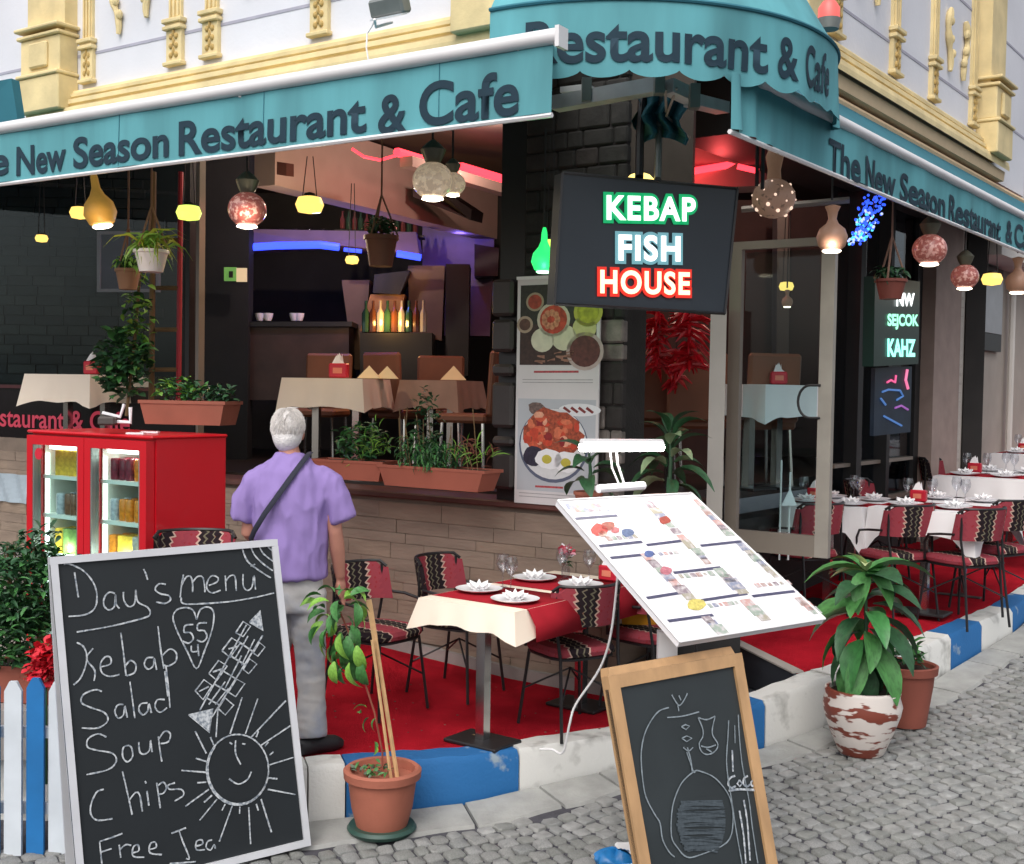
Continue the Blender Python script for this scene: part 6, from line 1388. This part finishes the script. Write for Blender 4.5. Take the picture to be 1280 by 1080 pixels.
for i in range(120):
    th = rnd.uniform(0, 2 * pi); ph = rnd.uniform(-.2, 1.4); n = V((cos(ph) * cos(th), cos(ph) * sin(th), sin(ph))); hr.ell(V((hx, .045, 1.60)) + V((n.x * .08, n.y * .094, n.z * .088)), (.009, .009, .009), 6, 4)
remesh_obj(hr, 'hair', M_hair, .006, MAN, 2)
mb = MB(); rnd = random.Random(31)
for i in range(2600):
    th = rnd.uniform(0, 2 * pi); ph = rnd.uniform(-.75, 1.45)
    if ph < -.05 and sin(th) > .35: continue
    n_ = V((cos(ph) * cos(th), cos(ph) * sin(th), sin(ph))); p = V((hx, .045, 1.60)) + V((n_.x * .085, n_.y * .100, n_.z * .094)); dn_ = (V((0, 0, -1)) + n_ * n_.z).normalized() if abs(n_.z) < .98 else V((1, 0, 0)); sd_ = n_.cross(dn_).normalized(); d2 = (dn_ + sd_ * rnd.uniform(-.5, .5)).normalized(); L_h = rnd.uniform(.02, .045)
    if ph < -.4: p = V((hx, .03, 1.56)) + V((n_.x * .076, n_.y * .074, n_.z * .06))
    mb.add([p + sd_ * .0011, p - sd_ * .0011, p + d2 * L_h * .5 + n_ * .004, p + d2 * L_h + n_ * .001], [(0, 1, 2), (0, 2, 3)])
part('hair_strands', mb, mat('hair_strand', hexc('#e4dfdb'), .8, noise=.15, scale=60), MAN, kind='stuff')
pts = [V((.085, .06, 1.475)), V((.09, .0, 1.475)), V((.075, -.075, 1.445)), V((.03, -.128, 1.38)), V((-.035, -.158, 1.29)), V((-.11, -.165, 1.19)), V((-.165, -.145, 1.11)), V((-.205, -.07, 1.05)), V((-.215, .03, 1.02))]
KIDM = MAN; MAN.scale = (.94, 1.0, 1.025)
part('bag_strap', MB().tube(pts, .016, 8, flat=.3), mat('strap_navy', hexc('#1f2030'), .8), MAN, False, True)
# ================================================================ CHALKBOARDS
def quadpt(Q, u, v): return Q[0].lerp(Q[1], u).lerp(Q[3].lerp(Q[2], u), v)      # TL TR BR BL
def strokes(parent, O, n, lst, ox, oy, sc, w=.0045, fill=()):
    bb = MB()
    for st in lst:
        pts = [hit(ox + x / sc, oy + y / sc, O, n) + n * .0035 for x, y in st]; sm = []
        for i in range(len(pts) - 1):
            p0, p1, p2, p3 = pts[max(i - 1, 0)], pts[i], pts[i + 1], pts[min(i + 2, len(pts) - 1)]
            K_ = 1 if len(pts) == 2 or (len(st) in (4, 5) and st[0] == st[-1]) else 4
            for k in range(K_):
                t = k / K_; sm.append(.5 * ((2 * p1) + (-p0 + p2) * t + (2 * p0 - 5 * p1 + 4 * p2 - p3) * t * t + (-p0 + 3 * p1 - 3 * p2 + p3) * t ** 3))
        sm.append(pts[-1]); vs = []
        for i, p in enumerate(sm):
            t = sm[min(i + 1, len(sm) - 1)] - sm[max(i - 1, 0)]; s_ = n.cross(t); s_ = s_.normalized() if s_.length > 1e-7 else V((1, 0, 0)); ww = w * (.75 + .35 * random.random()); vs += [p - s_ * ww, p + s_ * ww]
        bb.add(vs, [(2 * i, 2 * i + 1, 2 * i + 3, 2 * i + 2) for i in range(len(sm) - 1)])
    for poly in fill: bb.add([hit(ox + x / sc, oy + y / sc, O, n) + n * .003 for x, y in poly], [tuple(range(len(poly)))])
    return part('chalk_drawing', bb, M_chalk, parent, True)
def rail_q(mb, Q, a, b, n, wd, th):
    pass
def board(name, label, Q, n, frame_w, frame_m, th, inner_m, Qb=None):
    t = thing(name, label, 'chalkboard', (Q[2] + Q[3]) / 2)
    part('panel', MB().prism([q - n * .002 for q in Q], -n * th * .6), inner_m, t, True)
    ctr = sum(Q, V((0, 0, 0))) / 4
    for i in range(4):
        a, b = Q[i], Q[(i + 1) % 4]; d = (b - a).normalized(); inn_ = n.cross(d); inn_ = inn_ if inn_.dot(ctr - a) > 0 else -inn_
        e = 0 if i % 2 else -frame_w
        mb = MB(); mb.prism([a - d * (e * 0), b + d * 0, b + inn_ * frame_w, a + inn_ * frame_w], n * 0.0) if False else None
        mb = MB(); A_ = a + (d * frame_w if i % 2 else V((0, 0, 0))); B_ = b - (d * frame_w if i % 2 else V((0, 0, 0)))
        base = [A_, B_, B_ + inn_ * frame_w, A_ + inn_ * frame_w]; mb.prism([p + n * .012 for p in base], -n * (th + .012)); part('frame_rail', mb, frame_m, t, True)
    return t
# left, big
Q = [at(62, 697, 5.05), at(346, 674, 5.52), at(388, 1056, 5.42), at(99, 1128, 4.95)]
for i in (2, 3): pass
nB = (Q[1] - Q[0]).cross(Q[3] - Q[0]).normalized(); nB = -nB if nB.y > 0 else nB
Q[2] = hit(388, 1056, Q[0], nB); Q[3] = hit(99, 1128, Q[0], nB)
MW = mat('frame_white', hexc('#c9cace'), .45, noise=.08, scale=6)
CBL = board('menu_chalkboard', "large leaning chalkboard in white frame headed Day's Menu with kebab and sun drawings", Q, nB, .030, MW, .035, M_chalkb)
# second leaf behind (A-frame)
Q2 = [q - nB * .045 for q in Q]; Qs = [Q2[0] + Z * .0, Q2[1], Q2[2] - nB * .30, Q2[3] - nB * .30]
part('rear_leaf', MB().prism([Qs[0], Qs[1], Qs[1].lerp(Qs[2], .995), Qs[0].lerp(Qs[3], .995)], -nB * .025), MW, CBL, True)
L = []
def S(*a): L.append([(a[i], a[i + 1]) for i in range(0, len(a), 2)])
S(228,185,240,262); S(195,160,215,160,255,180,285,215,297,255,290,295,260,315,210,320)
S(352,250,335,246,320,262,318,285,332,300,350,290,354,252,356,282,366,296); S(378,245,380,272,395,290,412,280,416,238); S(416,238,422,275,452,292,460,312,440,325,340,350,235,368)
S(440,175,447,190,452,208); S(508,222,488,220,475,236,490,250,516,256,522,270,505,280,478,276)
S(562,192,556,225,552,262); S(556,225,570,200,584,198,590,218,590,246); S(590,215,605,198,620,199,626,220,628,246); S(640,225,664,215,668,202,650,195,636,212,634,235,650,248,676,240)
S(690,195,693,242); S(692,212,705,196,720,198,724,242); S(745,190,745,225,757,240,772,230,778,195,783,238); S(768,166,782,160)
S(555,262,560,280,600,282,700,275,780,262,840,248)
S(740,105,758,150,798,182,830,202); S(765,96,780,132,808,160,836,180); S(790,94,804,124,824,142,838,152); S(812,92,824,110,838,120)
S(235,400,255,412,266,440,262,472,246,510,225,530); S(285,418,265,450,290,485,288,518)
S(308,475,338,466,338,446,322,444,308,465,312,492,335,504,366,498); S(370,370,378,430,386,502); S(384,472,400,455,416,468,412,492,388,502)
S(470,446,450,448,442,468,455,482,470,470,472,448,480,484); S(484,350,492,420,502,480); S(498,440,520,420,540,432,538,458,515,472,500,468); S(505,488,514,565)
S(602,330,592,302,570,293,542,300,530,325,545,370,575,430,602,480,625,430,650,360,655,310,640,292,615,298,602,330); S(592,345,568,348,564,368,584,370,592,388,578,402,560,396); S(634,340,608,342,606,362,626,364,634,384,620,398,603,392); S(586,410,588,428,610,426); S(606,405,609,442)
S(312,550,290,545,255,560,250,585,280,600,320,615,330,640,300,662,250,662); S(378,590,360,592,352,612,362,632,378,622,382,595,390,630); S(398,520,405,570,413,632); S(452,585,432,588,425,606,438,622,452,610,456,588,464,616); S(505,575,482,576,475,598,490,614,512,600); S(508,470,516,540,521,600)
S(326,690,300,680,270,695,268,720,295,730,345,740,356,765,330,790,265,805); S(395,715,378,722,376,750,390,766,406,750,404,725,395,715); S(425,705,428,735,442,742,458,730,461,700,466,736); S(485,688,490,730,496,765); S(487,695,505,672,522,680,516,704,492,710)
S(318,850,295,860,278,900,280,930,300,945,345,940); S(375,795,388,850,405,928); S(395,885,415,860,428,868,436,918); S(450,855,456,900); S(444,825,448,832); S(480,830,486,870,491,908); S(482,840,500,828,510,845,500,862,486,865); S(536,830,515,838,520,850,555,850,562,868,535,886)
S(305,1010,312,1078); S(305,1010,350,995,375,985); S(310,1042,342,1032); S(365,1020,370,1060); S(367,1035,385,1020,402,1022); S(405,1045,425,1038,422,1020,408,1028,408,1055,442,1058); S(455,1035,478,1028,475,1012,460,1018,460,1045,496,1050); S(525,985,570,968); S(548,975,560,1010,580,1060,570,1062); S(598,1025,620,1018,618,1005,602,1010,602,1035,628,1035); S(650,1005,636,1010,632,1028,645,1036,656,1020,660,1032); S(520,1078,600,1072)
S(612,608,755,346); S(650,628,805,378); S(765,338,797,302,806,364,765,338); S(578,622,652,604,642,676,578,622)
def box4(a): S(*(list(a) + [a[0], a[1]]))
for a in ((598,548,625,514,650,532,622,575), (640,495,670,455,696,472,664,516), (680,425,710,386,736,402,705,446), (722,370,745,336,768,350,745,382), (668,602,690,570,716,592,690,622), (700,552,725,512,750,526,722,566), (745,482,765,450,787,466,762,496), (776,432,795,400,812,414,790,442)): box4(a)
for a in ((630,568,672,592), (655,526,700,552), (680,485,724,512), (705,440,750,468), (732,398,775,428), (640,590,690,520), (690,540,740,440), (740,470,780,390), (610,550,640,535), (652,490,685,480), (700,420,728,412), (660,590,700,540), (720,450,760,380)): S(*a)
cxs, cys, rs = 728, 790, 95
S(*sum([[cxs + rs * cos(k * pi / 16), cys + rs * 1.14 * sin(k * pi / 16)] for k in range(33)], [])); S(*sum([[cxs + 2 + rs * .98 * cos(k * pi / 16 + .1), cys - 2 + rs * 1.12 * sin(k * pi / 16 + .1)] for k in range(20)], []))
S(703,706,712,712); S(742,710,752,712); S(722,700,722,740,738,774); S(702,818,730,834,758,820,770,796)
for a in ((662,690,668,600), (632,740,598,672), (632,798,556,792), (640,850,568,902), (665,880,612,945), (712,900,672,1010), (762,905,768,1018), (800,880,832,982), (820,850,905,866), (826,775,900,752), (800,715,890,655), (770,690,876,578), (752,680,790,572), (705,680,742,568), (655,715,645,690), (633,765,600,755), (632,828,604,830), (650,868,625,890), (690,895,680,915), (735,903,734,925), (785,895,792,915), (822,815,850,818), (826,745,838,735), (812,718,822,705), (785,690,792,672)): S(*a)
strokes(CBL, Q[0], nB, L, 0, 640, 2.4535, 0.0036, [[(765,338),(797,302),(806,364)], [(582,622),(650,606),(641,672)]])
# right, wooden frame
R_ = [at(758, 846, 4.85), at(925, 816, 5.22), at(985, 1160, 4.95), at(816, 1190, 4.62)]
nC = (R_[1] - R_[0]).cross(R_[3] - R_[0]).normalized(); nC = -nC if nC.y > 0 else nC
R_[2] = hit(982, 1150, R_[0], nC); R_[3] = hit(816, 1186, R_[0], nC)
CBR = board('drinks_chalkboard', 'smaller wooden framed chalkboard with chalk drawing of a vase, tea glass and soda bottle', R_, nC, .052, M_wood, .04, mat('chalkboard_grey', hexc('#262c2e'), .5, noise=.25, scale=3, detail=8))
dtop = (R_[1] - R_[0]).normalized(); mb = MB(); mb.prism([R_[0] + dtop * .02 - nC * .01 + Z * .0, R_[1] - dtop * .02 - nC * .01, R_[1] - dtop * .03 + Z * .035 - nC * .03, R_[0] + dtop * .03 + Z * .035 - nC * .03], -nC * .06); part('top_bar', mb, M_wood, CBR, True)
rg_ = (R_[1] - R_[0]).normalized(); back = [R_[0] - nC * .05 + rg_ * .03, R_[1] - nC * .05 - rg_ * .03, R_[2] - nC * .30 - rg_ * .03, R_[3] - nC * .30 + rg_ * .22]
for a, b in ((0, 3), (1, 2)): part('rear_leg', MB().tube([back[a], back[b] + Z * 0.0], .02, 6), M_wood, CBR, True)
L = []
S(420,820,400,836,380,862,360,920,357,1000,375,1035,400,1060,435,1055,512,1020,530,965,522,895,482,840,435,818,420,820); S(402,752,412,790,415,820); S(400,765,418,818,424,820); S(350,640,322,650,298,680,280,720,272,770,275,830,285,890,310,940,325,965,332,1010,350,1045,366,1060)
S(345,668,390,664,435,652); S(358,604,370,625,380,634,392,620,402,600); S(375,634,378,650); S(385,694,398,702,408,692,396,688,385,694); S(386,726,400,736,415,726,400,720,386,726); S(390,752,405,762,418,752); S(378,606,384,620)
S(432,668,445,700,445,722,435,742,442,764,458,772,478,764,488,744,474,720,472,700,480,664); S(432,668,456,674,480,664); S(440,748,460,752,482,745); S(455,756,470,765)
S(518,676,516,720,512,790,518,850,528,910,535,960,545,1020,556,1080); S(545,660,548,720,556,800,575,900,585,980,600,1078); S(535,690,536,740); S(560,900,570,960,578,1070); S(548,930,560,1000,566,1078); S(528,760,530,820)
S(536,832,522,838,516,854,526,866,538,860); S(548,844,542,854,549,862,556,853,548,844); S(572,832,562,838,559,854,569,862,578,856); S(588,845,581,850,584,861,591,855,589,845,594,860); S(518,874,550,870,592,872)
NC = 17
o = strokes(CBR, R_[0], nC, L[:-8], 680, 600, 2.25, .003); o.data.materials.clear(); o.data.materials.append(mat('chalk_soft', hexc('#7d878d'), .95, noise=.3, scale=60))
strokes(CBR, R_[0], nC, L[-8:], 680, 600, 2.25, .0045)
rnd = random.Random(9); L = []
for i in range(34):
    y = 905 + i * 4.2; hw = 80 * (1 - ((y - 960) / 110) ** 2) ** .5 if abs(y - 960) < 109 else 10; x = 445 - hw * .95
    S(x + rnd.uniform(0, 8), y, x + hw * .8, y + rnd.uniform(-5, 5), x + hw * 1.75, y + rnd.uniform(-4, 4))
o = strokes(CBR, R_[0], nC, L, 680, 600, 2.25, .0038); o.data.materials.clear(); o.data.materials.append(mat('chalk_faint', hexc('#434c52'), .95, noise=.2, scale=60))

# ================================================================ LIT MENU STAND
TLm, TRm, BRm, BLm = at(697, 626, 5.50), at(864, 617, 5.98), at(1030, 775, 5.45), at(850, 803, 5.00)
nM = (TRm - TLm).cross(BLm - TLm).normalized(); nM = -nM if nM.y > 0 else nM
TRm = hit(864, 617, TLm, nM); BRm = hit(1031, 774, TLm, nM); BLm = hit(850, 803, TLm, nM)
MS = thing('menu_stand', 'slanted lit menu board printed with pictures on a white post, tube lamp above', 'menu stand', V((BLm.x, BLm.y + .1, -.15)))
part('board', MB().prism([TLm, TRm, BRm, BLm], -nM * .03), mat('menu_white', hexc('#f1eff1'), .35, noise=.02), MS, True)
mb = MB()
for p, q in ((TLm, TRm), (TRm, BRm), (BRm, BLm), (BLm, TLm)): mb.tube([p + nM * .002, q + nM * .002], .006, 5)
part('edge_trim', mb, M_bar, MS, True)
def mhit(px, py, e=.002): return hit(690 + px / 3.5556, 600 + py / 3.5556, TLm, nM) + nM * e
def mseg(x0, y0, x1, y1, w, m, nm='print'):
    a, b = mhit(x0, y0), mhit(x1, y1); d = (BLm - TLm).normalized(); part(nm, MB().add([a, b, b + d * w, a + d * w], [(0, 1, 2, 3)]), m, MS, True)
M_rule = mat('print_rule', hexc('#4e4d66'), .5, noise=.3, scale=60)
for s in ((95,168,285,153), (205,290,395,270), (255,342,450,322), (415,285,600,262), (655,288,840,268), (535,408,745,384), (415,520,575,495), (660,530,860,500), (885,512,1085,488), (510,622,710,595)): mseg(*s, .016, M_rule, 'rule')
pal = [mat('pm%d' % i, hexc(h), .5, col2=hexc('#c9c2c2'), thr=.55, soft=.12, scale=45, detail=3) for i, h in enumerate(['#b08f86', '#8f7f86', '#9aa79a', '#c59a93', '#8b90a5', '#a59e8c'])]
rnd = random.Random(12)
def strip(x0, y0, x1, y1, n, w):
    for i in range(n):
        t = (i + .5) / n; x = x0 + (x1 - x0) * t; y = y0 + (y1 - y0) * t; r = w * rnd.uniform(.7, 1.1)
        c_ = mhit(x, y, .0022); ua_ = (TRm - TLm).normalized(); da_ = (BLm - TLm).normalized(); hw, hh = r * .0012 * rnd.uniform(.8, 1.2), r * .0011 * rnd.uniform(.8, 1.1); part('print', MB().add([c_ - ua_ * hw - da_ * hh, c_ + ua_ * hw - da_ * hh, c_ + ua_ * hw + da_ * hh, c_ - ua_ * hw + da_ * hh], [(0, 1, 2, 3)]), pal[rnd.randrange(6)], MS, True)
strip(420, 95, 620, 300, 7, 26); strip(640, 90, 790, 245, 7, 22); strip(640, 310, 690, 370, 3, 24); strip(410, 330, 620, 530, 7, 28); strip(740, 400, 850, 500, 4, 32); strip(840, 285, 1000, 430, 6, 26); strip(680, 610, 760, 680, 3, 30); strip(860, 540, 950, 620, 3, 30); strip(1100, 530, 1180, 590, 3, 24); strip(70, 118, 230, 112, 7, 18)
strip(100, 135, 260, 128, 8, 12); strip(240, 262, 380, 250, 6, 14); strip(470, 330, 560, 322, 4, 10); strip(560, 430, 720, 415, 6, 12); strip(690, 560, 830, 545, 6, 12); strip(900, 470, 1060, 455, 6, 12)
for x, y, r, c in ((210, 222, 38, '#c8493f'), (250, 205, 30, '#a05a4a'), (225, 240, 20, '#d9b0a0'), (335, 235, 28, '#5b6a8a'), (280, 225, 20, '#b9696a'), (500, 180, 26, '#9b4a3f'), (505, 405, 28, '#b5707a'), (430, 330, 22, '#5a6a9a'), (640, 555, 42, '#cfc06a')):
    pts = [mhit(x + r * cos(k * pi / 5) * rnd.uniform(.85, 1.15), y + r * .7 * sin(k * pi / 5) * rnd.uniform(.85, 1.15), .0028) for k in range(10)]; part('print', MB().add(pts, [tuple(range(10))]), mat('pq' + c[1:], hexc(c), .5, noise=.35, scale=70), MS, True)
pz = rz(.72, 5.2); pc = at(834, 800, 5.28); c0 = V((pc.x, pc.y, 0))
part('post', MB().box(c0 + Z * ((pc.z + .04 + pz) / 2), (.085, .06, pc.z + .04 - pz)), M_bar, MS, True); part('foot', MB().box(c0 + Z * (pz + .03), (.4, .35, .05), None, 0, .01), M_bar, MS, True)
tA, tB = at(727, 559, 5.55), at(827, 559, 5.95)
part('tube_lamp', MB().tube([tA, tB], .021, 10), emis('tube_white', (1, .97, .93), 26), MS, True, True)
part('lamp_hood', MB().tube([tA + Z * .026 - nM * .0, tB + Z * .026], .014, 8), M_bar, MS, True, True)
part('lamp_arm', MB().tube([at(770, 560, 5.75), at(772, 580, 5.76), at(780, 604, 5.76)], .006, 6), M_bar, MS, True, True); part('lamp_arm', MB().tube([at(762, 560, 5.74), at(765, 585, 5.76), at(774, 606, 5.76)], .005, 6), M_bar, MS, True, True)
part('ballast', MB().tube([at(748, 611, 5.72), at(804, 607, 5.86)], .026, 10, flat=.8), M_china, MS, True, True)
# ================================================================ POTS ON THE STREET
def solid_pot(c, prof, m, nm, t, smooth=True): return part(nm, MB().lathe(prof, 32, c), m, t, True, smooth)
# terracotta pot with staked climber
c = at(477, 1050, 5.62); c.z = rz(c.x, c.y) + .0
t = thing('potted_climber', 'terracotta pot with bamboo stakes and a drooping leafy plant in front of the blue kerb', 'potted plant', c)
solid_pot(c, [(0, 0), (.15, 0), (.165, .02), (.155, .035), (0, .03)], M_grn, 'saucer', t)
solid_pot(c + Z * .02, [(0, 0), (.118, 0), (.145, .10), (.158, .20), (.162, .235), (.182, .24), (.185, .275), (.172, .285), (.155, .28), (.15, .24), (0, .24)], M_terra, 'pot', t)
solid_pot(c + Z * .255, [(0, .0), (.15, .0)], M_soil, 'soil', t)
foliage('ground_leaves', blob(c + V((-.04, 0, .29)), (.10, .09, .02)), 60, .035, .02, [mat('leaf_dusty', hexc('#5d6a58'), .7), M_leaf], t, 14)
Yp = c.y
part('stake', MB().tube([at(497, 975, Yp), at(462, 752, Yp + .05)], .011, 6), M_stake, t, True, True); part('stake', MB().tube([at(489, 975, Yp - .02), at(465, 800, Yp + .0)], .008, 6), M_stake, t, True, True); part('stake_tip', MB().tube([at(469, 800, Yp + .045), at(461, 750, Yp + .05)], .017, 4), M_stake, t, True)
part('stem', MB().tube([at(478, 978, Yp), at(478, 940, Yp), at(468, 890, Yp), at(455, 850, Yp), at(440, 800, Yp), at(425, 765, Yp)], .005, 6), mat('stem_red', hexc('#8a4a3a'), .6), t, True, True)
ms = [leafm(1, 1, m, 1.0, 6, .2, 'leaf')[1] for m in (M_leafl, M_leaf, M_leaf)]
rnd = random.Random(77)
lv = [(430,748,-.5,.4,.11),(420,758,-2.0,-.2,.12),(438,762,-1.0,-.8,.11),(402,800,-2.7,-1.0,.12),(428,803,-1.2,-1.1,.13),(415,818,-2.0,-1.1,.12),(440,815,-.9,-1.2,.13),(445,835,-1.3,-1.3,.13),(395,752,-2.9,.2,.1),(405,760,-2.6,.3,.10),(412,748,2.4,.6,.09),(430,765,.3,.3,.1),(437,775,-.2,-.3,.09),(415,775,-2.2,-.4,.1),(408,790,-2.6,-.7,.11),(420,800,-1.8,-1.0,.12),(425,820,-1.5,-1.25,.12),(437,828,-1.2,-1.35,.15),(412,835,-1.9,-1.2,.11),(432,790,-.4,-.8,.10),(400,772,-2.9,-.1,.10),(425,755,1.0,.5,.09),(418,765,-1.3,.2,.09),(440,800,-.8,-1.2,.12),(407,815,-2.2,-1.1,.10),(455,905,-2.5,-.5,.07),(462,935,-1.0,-.2,.05),(452,892,2.8,.4,.06),(470,945,.2,-.3,.05),(432,812,-1.6,-1.3,.13),(398,785,-2.8,-.6,.10)]
rr_ = random.Random(5); lv = lv + [(x + rr_.uniform(-9, 9), y + rr_.uniform(-9, 9), th + rr_.uniform(-.9, .9), e + rr_.uniform(-.5, .3), l * .85) for x, y, th, e, l in lv]
for i, (x, y, th, e, l) in enumerate(lv):
    p = at(x + 6, y - 8, Yp + rnd.uniform(-.06, .06)); R = Matrix.Rotation(th, 4, 'Z') @ Matrix.Rotation(-e, 4, 'Y') @ Matrix.Rotation(rnd.uniform(-.8, .8), 4, 'X'); o = obj('leaf', ms[i % 3], t, True); o.location = p; o.rotation_euler = R.to_euler(); l *= 1.2; o.scale = (l, l * .42, l)
# painted pot + big plant
cp = at(1076, 944, 6.55); cp.z = rz(cp.x, cp.y) + .002; kz = cp.z
c = V((cp.x, cp.y, kz)); 
M_paint = mat('painted_pot', hexc('#d6cdc6'), .5, noise=.1, col2=hexc('#7a3a2c'), thr=.53, soft=.02, scale=8, detail=3, bump=.1, stretch=(.8, .8, 2.6))
t = bigleaf(0, 0, 0, 'cream and maroon painted pot with large drooping rubber plant on the right of the kerb', 38, .34, .14, .58, [M_leafd, M_leaf, M_leafd, mat('leaf_mid', hexc('#3f7a42'), .4, noise=.3)], 41, potR=0, poth=.40, base=c, elev=(-1.15, .35), droop=.7)
solid_pot(c, [(0, 0), (.115, 0), (.125, .01), (.17, .12), (.205, .22), (.215, .27), (.20, .32), (.205, .345), (.20, .36), (.18, .36), (.175, .33), (0, .33)], M_paint, 'pot', t); solid_pot(c + Z * .335, [(0, 0), (.18, 0)], M_soil, 'soil', t)
ml = leafm(1, 1, mat('leaf_cream', hexc('#b9c48e'), .5, noise=.2), .6, 6, .2, 'leaf')[1]; mt = leafm(1, 1, M_leaf, .75, 6, .2, 'leaf')[1]
top = c + Z * 1.0
for th, e, l, w, me_ in ((3.1, .25, .36, .10, mt), (.1, .35, .42, .11, mt), (2.2, .6, .26, .09, mt), (.6, .2, .25, .09, mt), (3.6, 1.0, .18, .07, ml), (4.4, .6, .22, .08, ml), (3.0, .1, .20, .08, ml), (-.4, .0, .25, .12, mt), (5.2, -.3, .28, .13, mt), (4.2, -.5, .28, .12, mt)):
    R = Matrix.Rotation(th, 4, 'Z') @ Matrix.Rotation(-e, 4, 'Y'); o = obj('leaf', me_, t, True); o.location = top; o.rotation_euler = R.to_euler(); o.scale = (l, w, l)
# brown pot behind
cb = at(1130, 925, 6.95); cb.z = rz(cb.x, cb.y) + .002
t = thing('potted_seedling', 'plain brown terracotta pot with small green leaves behind the painted pot', 'potted plant', cb)
solid_pot(cb, [(0, 0), (.12, 0), (.155, .24), (.16, .30), (.178, .305), (.182, .35), (.168, .355), (.158, .345), (.155, .31), (0, .31)], mat('terracotta_dark', hexc('#86483a'), .75, noise=.15), 'pot', t); solid_pot(cb + Z * .32, [(0, 0), (.155, 0)], M_soil, 'soil', t)
foliage('foliage', blob(cb + Z * .40, (.11, .10, .07)), 60, .09, .045, [M_leaf, M_leafd], t, 15)
# blue crumpled bag near the wooden board
cc = at(770, 1072, 5.25); cc.z = rz(cc.x, cc.y); mb = MB(); rnd = random.Random(6)
mb.grid(lambda u, v: cc + V((.09 * cos(2 * pi * u) * sin(pi * v) * (1 + .25 * sin(9 * u * pi + 5 * v)), .07 * sin(2 * pi * u) * sin(pi * v), .045 + .045 * -cos(pi * v) + .012 * sin(23 * u + 9 * v))), 24, 10)
solo('plastic_bag', mb, mat('bag_blue', hexc('#1c6ca8'), .35, noise=.3, scale=20), 'crumpled blue plastic bag on the cobbles beside the wooden chalkboard', 'bag', None, True)
# ================================================================ PICKET FENCE + bush
FN = thing('picket_fence', 'low picket fence of alternating blue and white boards behind the big chalkboard', 'fence', at(30, 1100, 5.35))
pw = [mat('picket_white', hexc('#cfd6dc'), .6, noise=.1, scale=6), mat('picket_blue', hexc('#1d6fae'), .55, noise=.14, scale=6)]
fz = rz(-2.2, 5.3)
x = at(-22, 900, 5.35).x; k = 0
while x < at(150, 900, 5.55).x:
    Yf = 5.35 + (x + 2.3) * .15; ztop = at(-15 + k * 26, 852, Yf).z + (.0 if k % 2 else .015); 
    mb = MB(); w_ = .078; mb.prism([V((x, Yf, fz)), V((x + w_, Yf, fz)), V((x + w_, Yf, ztop - .045)), V((x + w_ * .7, Yf, ztop)), V((x + w_ * .3, Yf, ztop)), V((x, Yf, ztop - .045))], V((0, .02, 0))); part('picket', mb, pw[(k + 1) % 2], FN, True); x += .095; k += 1
for z in (fz + .2, fz + .55): part('rail', MB().box((-2.1, 5.42, z), (1.3, .03, .05), None), pw[0], FN, True)
BU = thing('oleander_bush', 'leafy green shrub with thin upper sprig behind the picket fence', 'shrub', at(35, 900, 5.8))
foliage('foliage', blob(at(38, 735, 5.8), (.22, .16, .24)), 1400, .06, .026, [M_leafd, M_leafd, M_leaf], BU, 16); foliage('foliage', blob(at(10, 790, 5.75), (.2, .16, .18)), 800, .06, .026, [M_leafd, M_leaf], BU, 17); foliage('foliage', blob(at(48, 668, 5.75), (.11, .06, .035)), 36, .06, .026, [M_leafd], BU, 18); foliage('foliage', blob(at(60, 700, 5.8), (.08, .06, .1)), 110, .05, .022, [M_leafd, M_leaf], BU, 19)
mb = MB(); rnd = random.Random(4)
for i in range(9): mb.tube([at(35, 890, 5.8), at(35 + rnd.uniform(-25, 25), 780, 5.8), at(40 + rnd.uniform(-40, 40), 690 + rnd.uniform(-20, 30), 5.8)], [.01, .007, .003], 5)
part('stems', mb, M_stem, BU, True, kind='stuff')
RF = thing('red_flowers', 'cluster of red flowers behind the white picket next to the chalkboard', 'flowers', at(58, 850, 5.6)); foliage('petals', blob(at(57, 825, 5.6), (.065, .06, .09)), 260, .04, .035, [mat('petal_scarlet', hexc('#c92030'), .6, noise=.2)], RF, 20, up=.6); foliage('petals', blob(at(52, 845, 5.6), (.1, .05, .05)), 80, .04, .035, [MATS['petal_scarlet']], RF, 22)
part('stems', MB().tube([at(58, 860, 5.6), at(58, 980, 5.6)], .006, 4), M_leafd, RF, True)
tr_, Ptr, Ltr = trough(-25, 70, 880, .18, 5.75, 'planter_box', 'terracotta trough partly hidden behind the picket fence', M_terra2, 5.7)
mb = MB(); zb_ = cz(-2.3, 5.75); mb.box((Ptr(0, 0, 0).x, 5.75, (Ptr(0, 0, 0).z + zb_) / 2 - .003), (.85, .25, Ptr(0, 0, 0).z - zb_ - .004)); solo('planter_bench', mb, M_base, 'low grey ledge carrying the trough behind the picket fence', 'ledge')

# fallen leaf and crumbs on the carpet
c = at(578, 888, 6.25); c.z = cz(c.x, c.y) + .006
o = obj('fallen_leaf', leafm(.10, .045, mat('leaf_dry', hexc('#b99b6a'), .8, noise=.2), .1, 4, .3, 'fallen_leaf')[1], loc=c, rot=(0, 0, .4)); tag(o, 'dry yellow leaf lying on the red carpet by the table foot', 'leaf')
mb = MB(); rnd = random.Random(44)
for i in range(50):
    x, y = rnd.uniform(-1.1, .9), rnd.uniform(5.95, 7.4)
    if knear((x, y, 0))[2] < 0: continue
    r = rnd.uniform(.002, .006); mb.ell(V((x, y, cz(x, y) + r * .5)), (r * 1.6, r, r * .6), 5, 3)
struct('crumbs', mb, mat('crumb', hexc('#6d4a44'), .9, noise=.4, scale=30), kind='stuff')
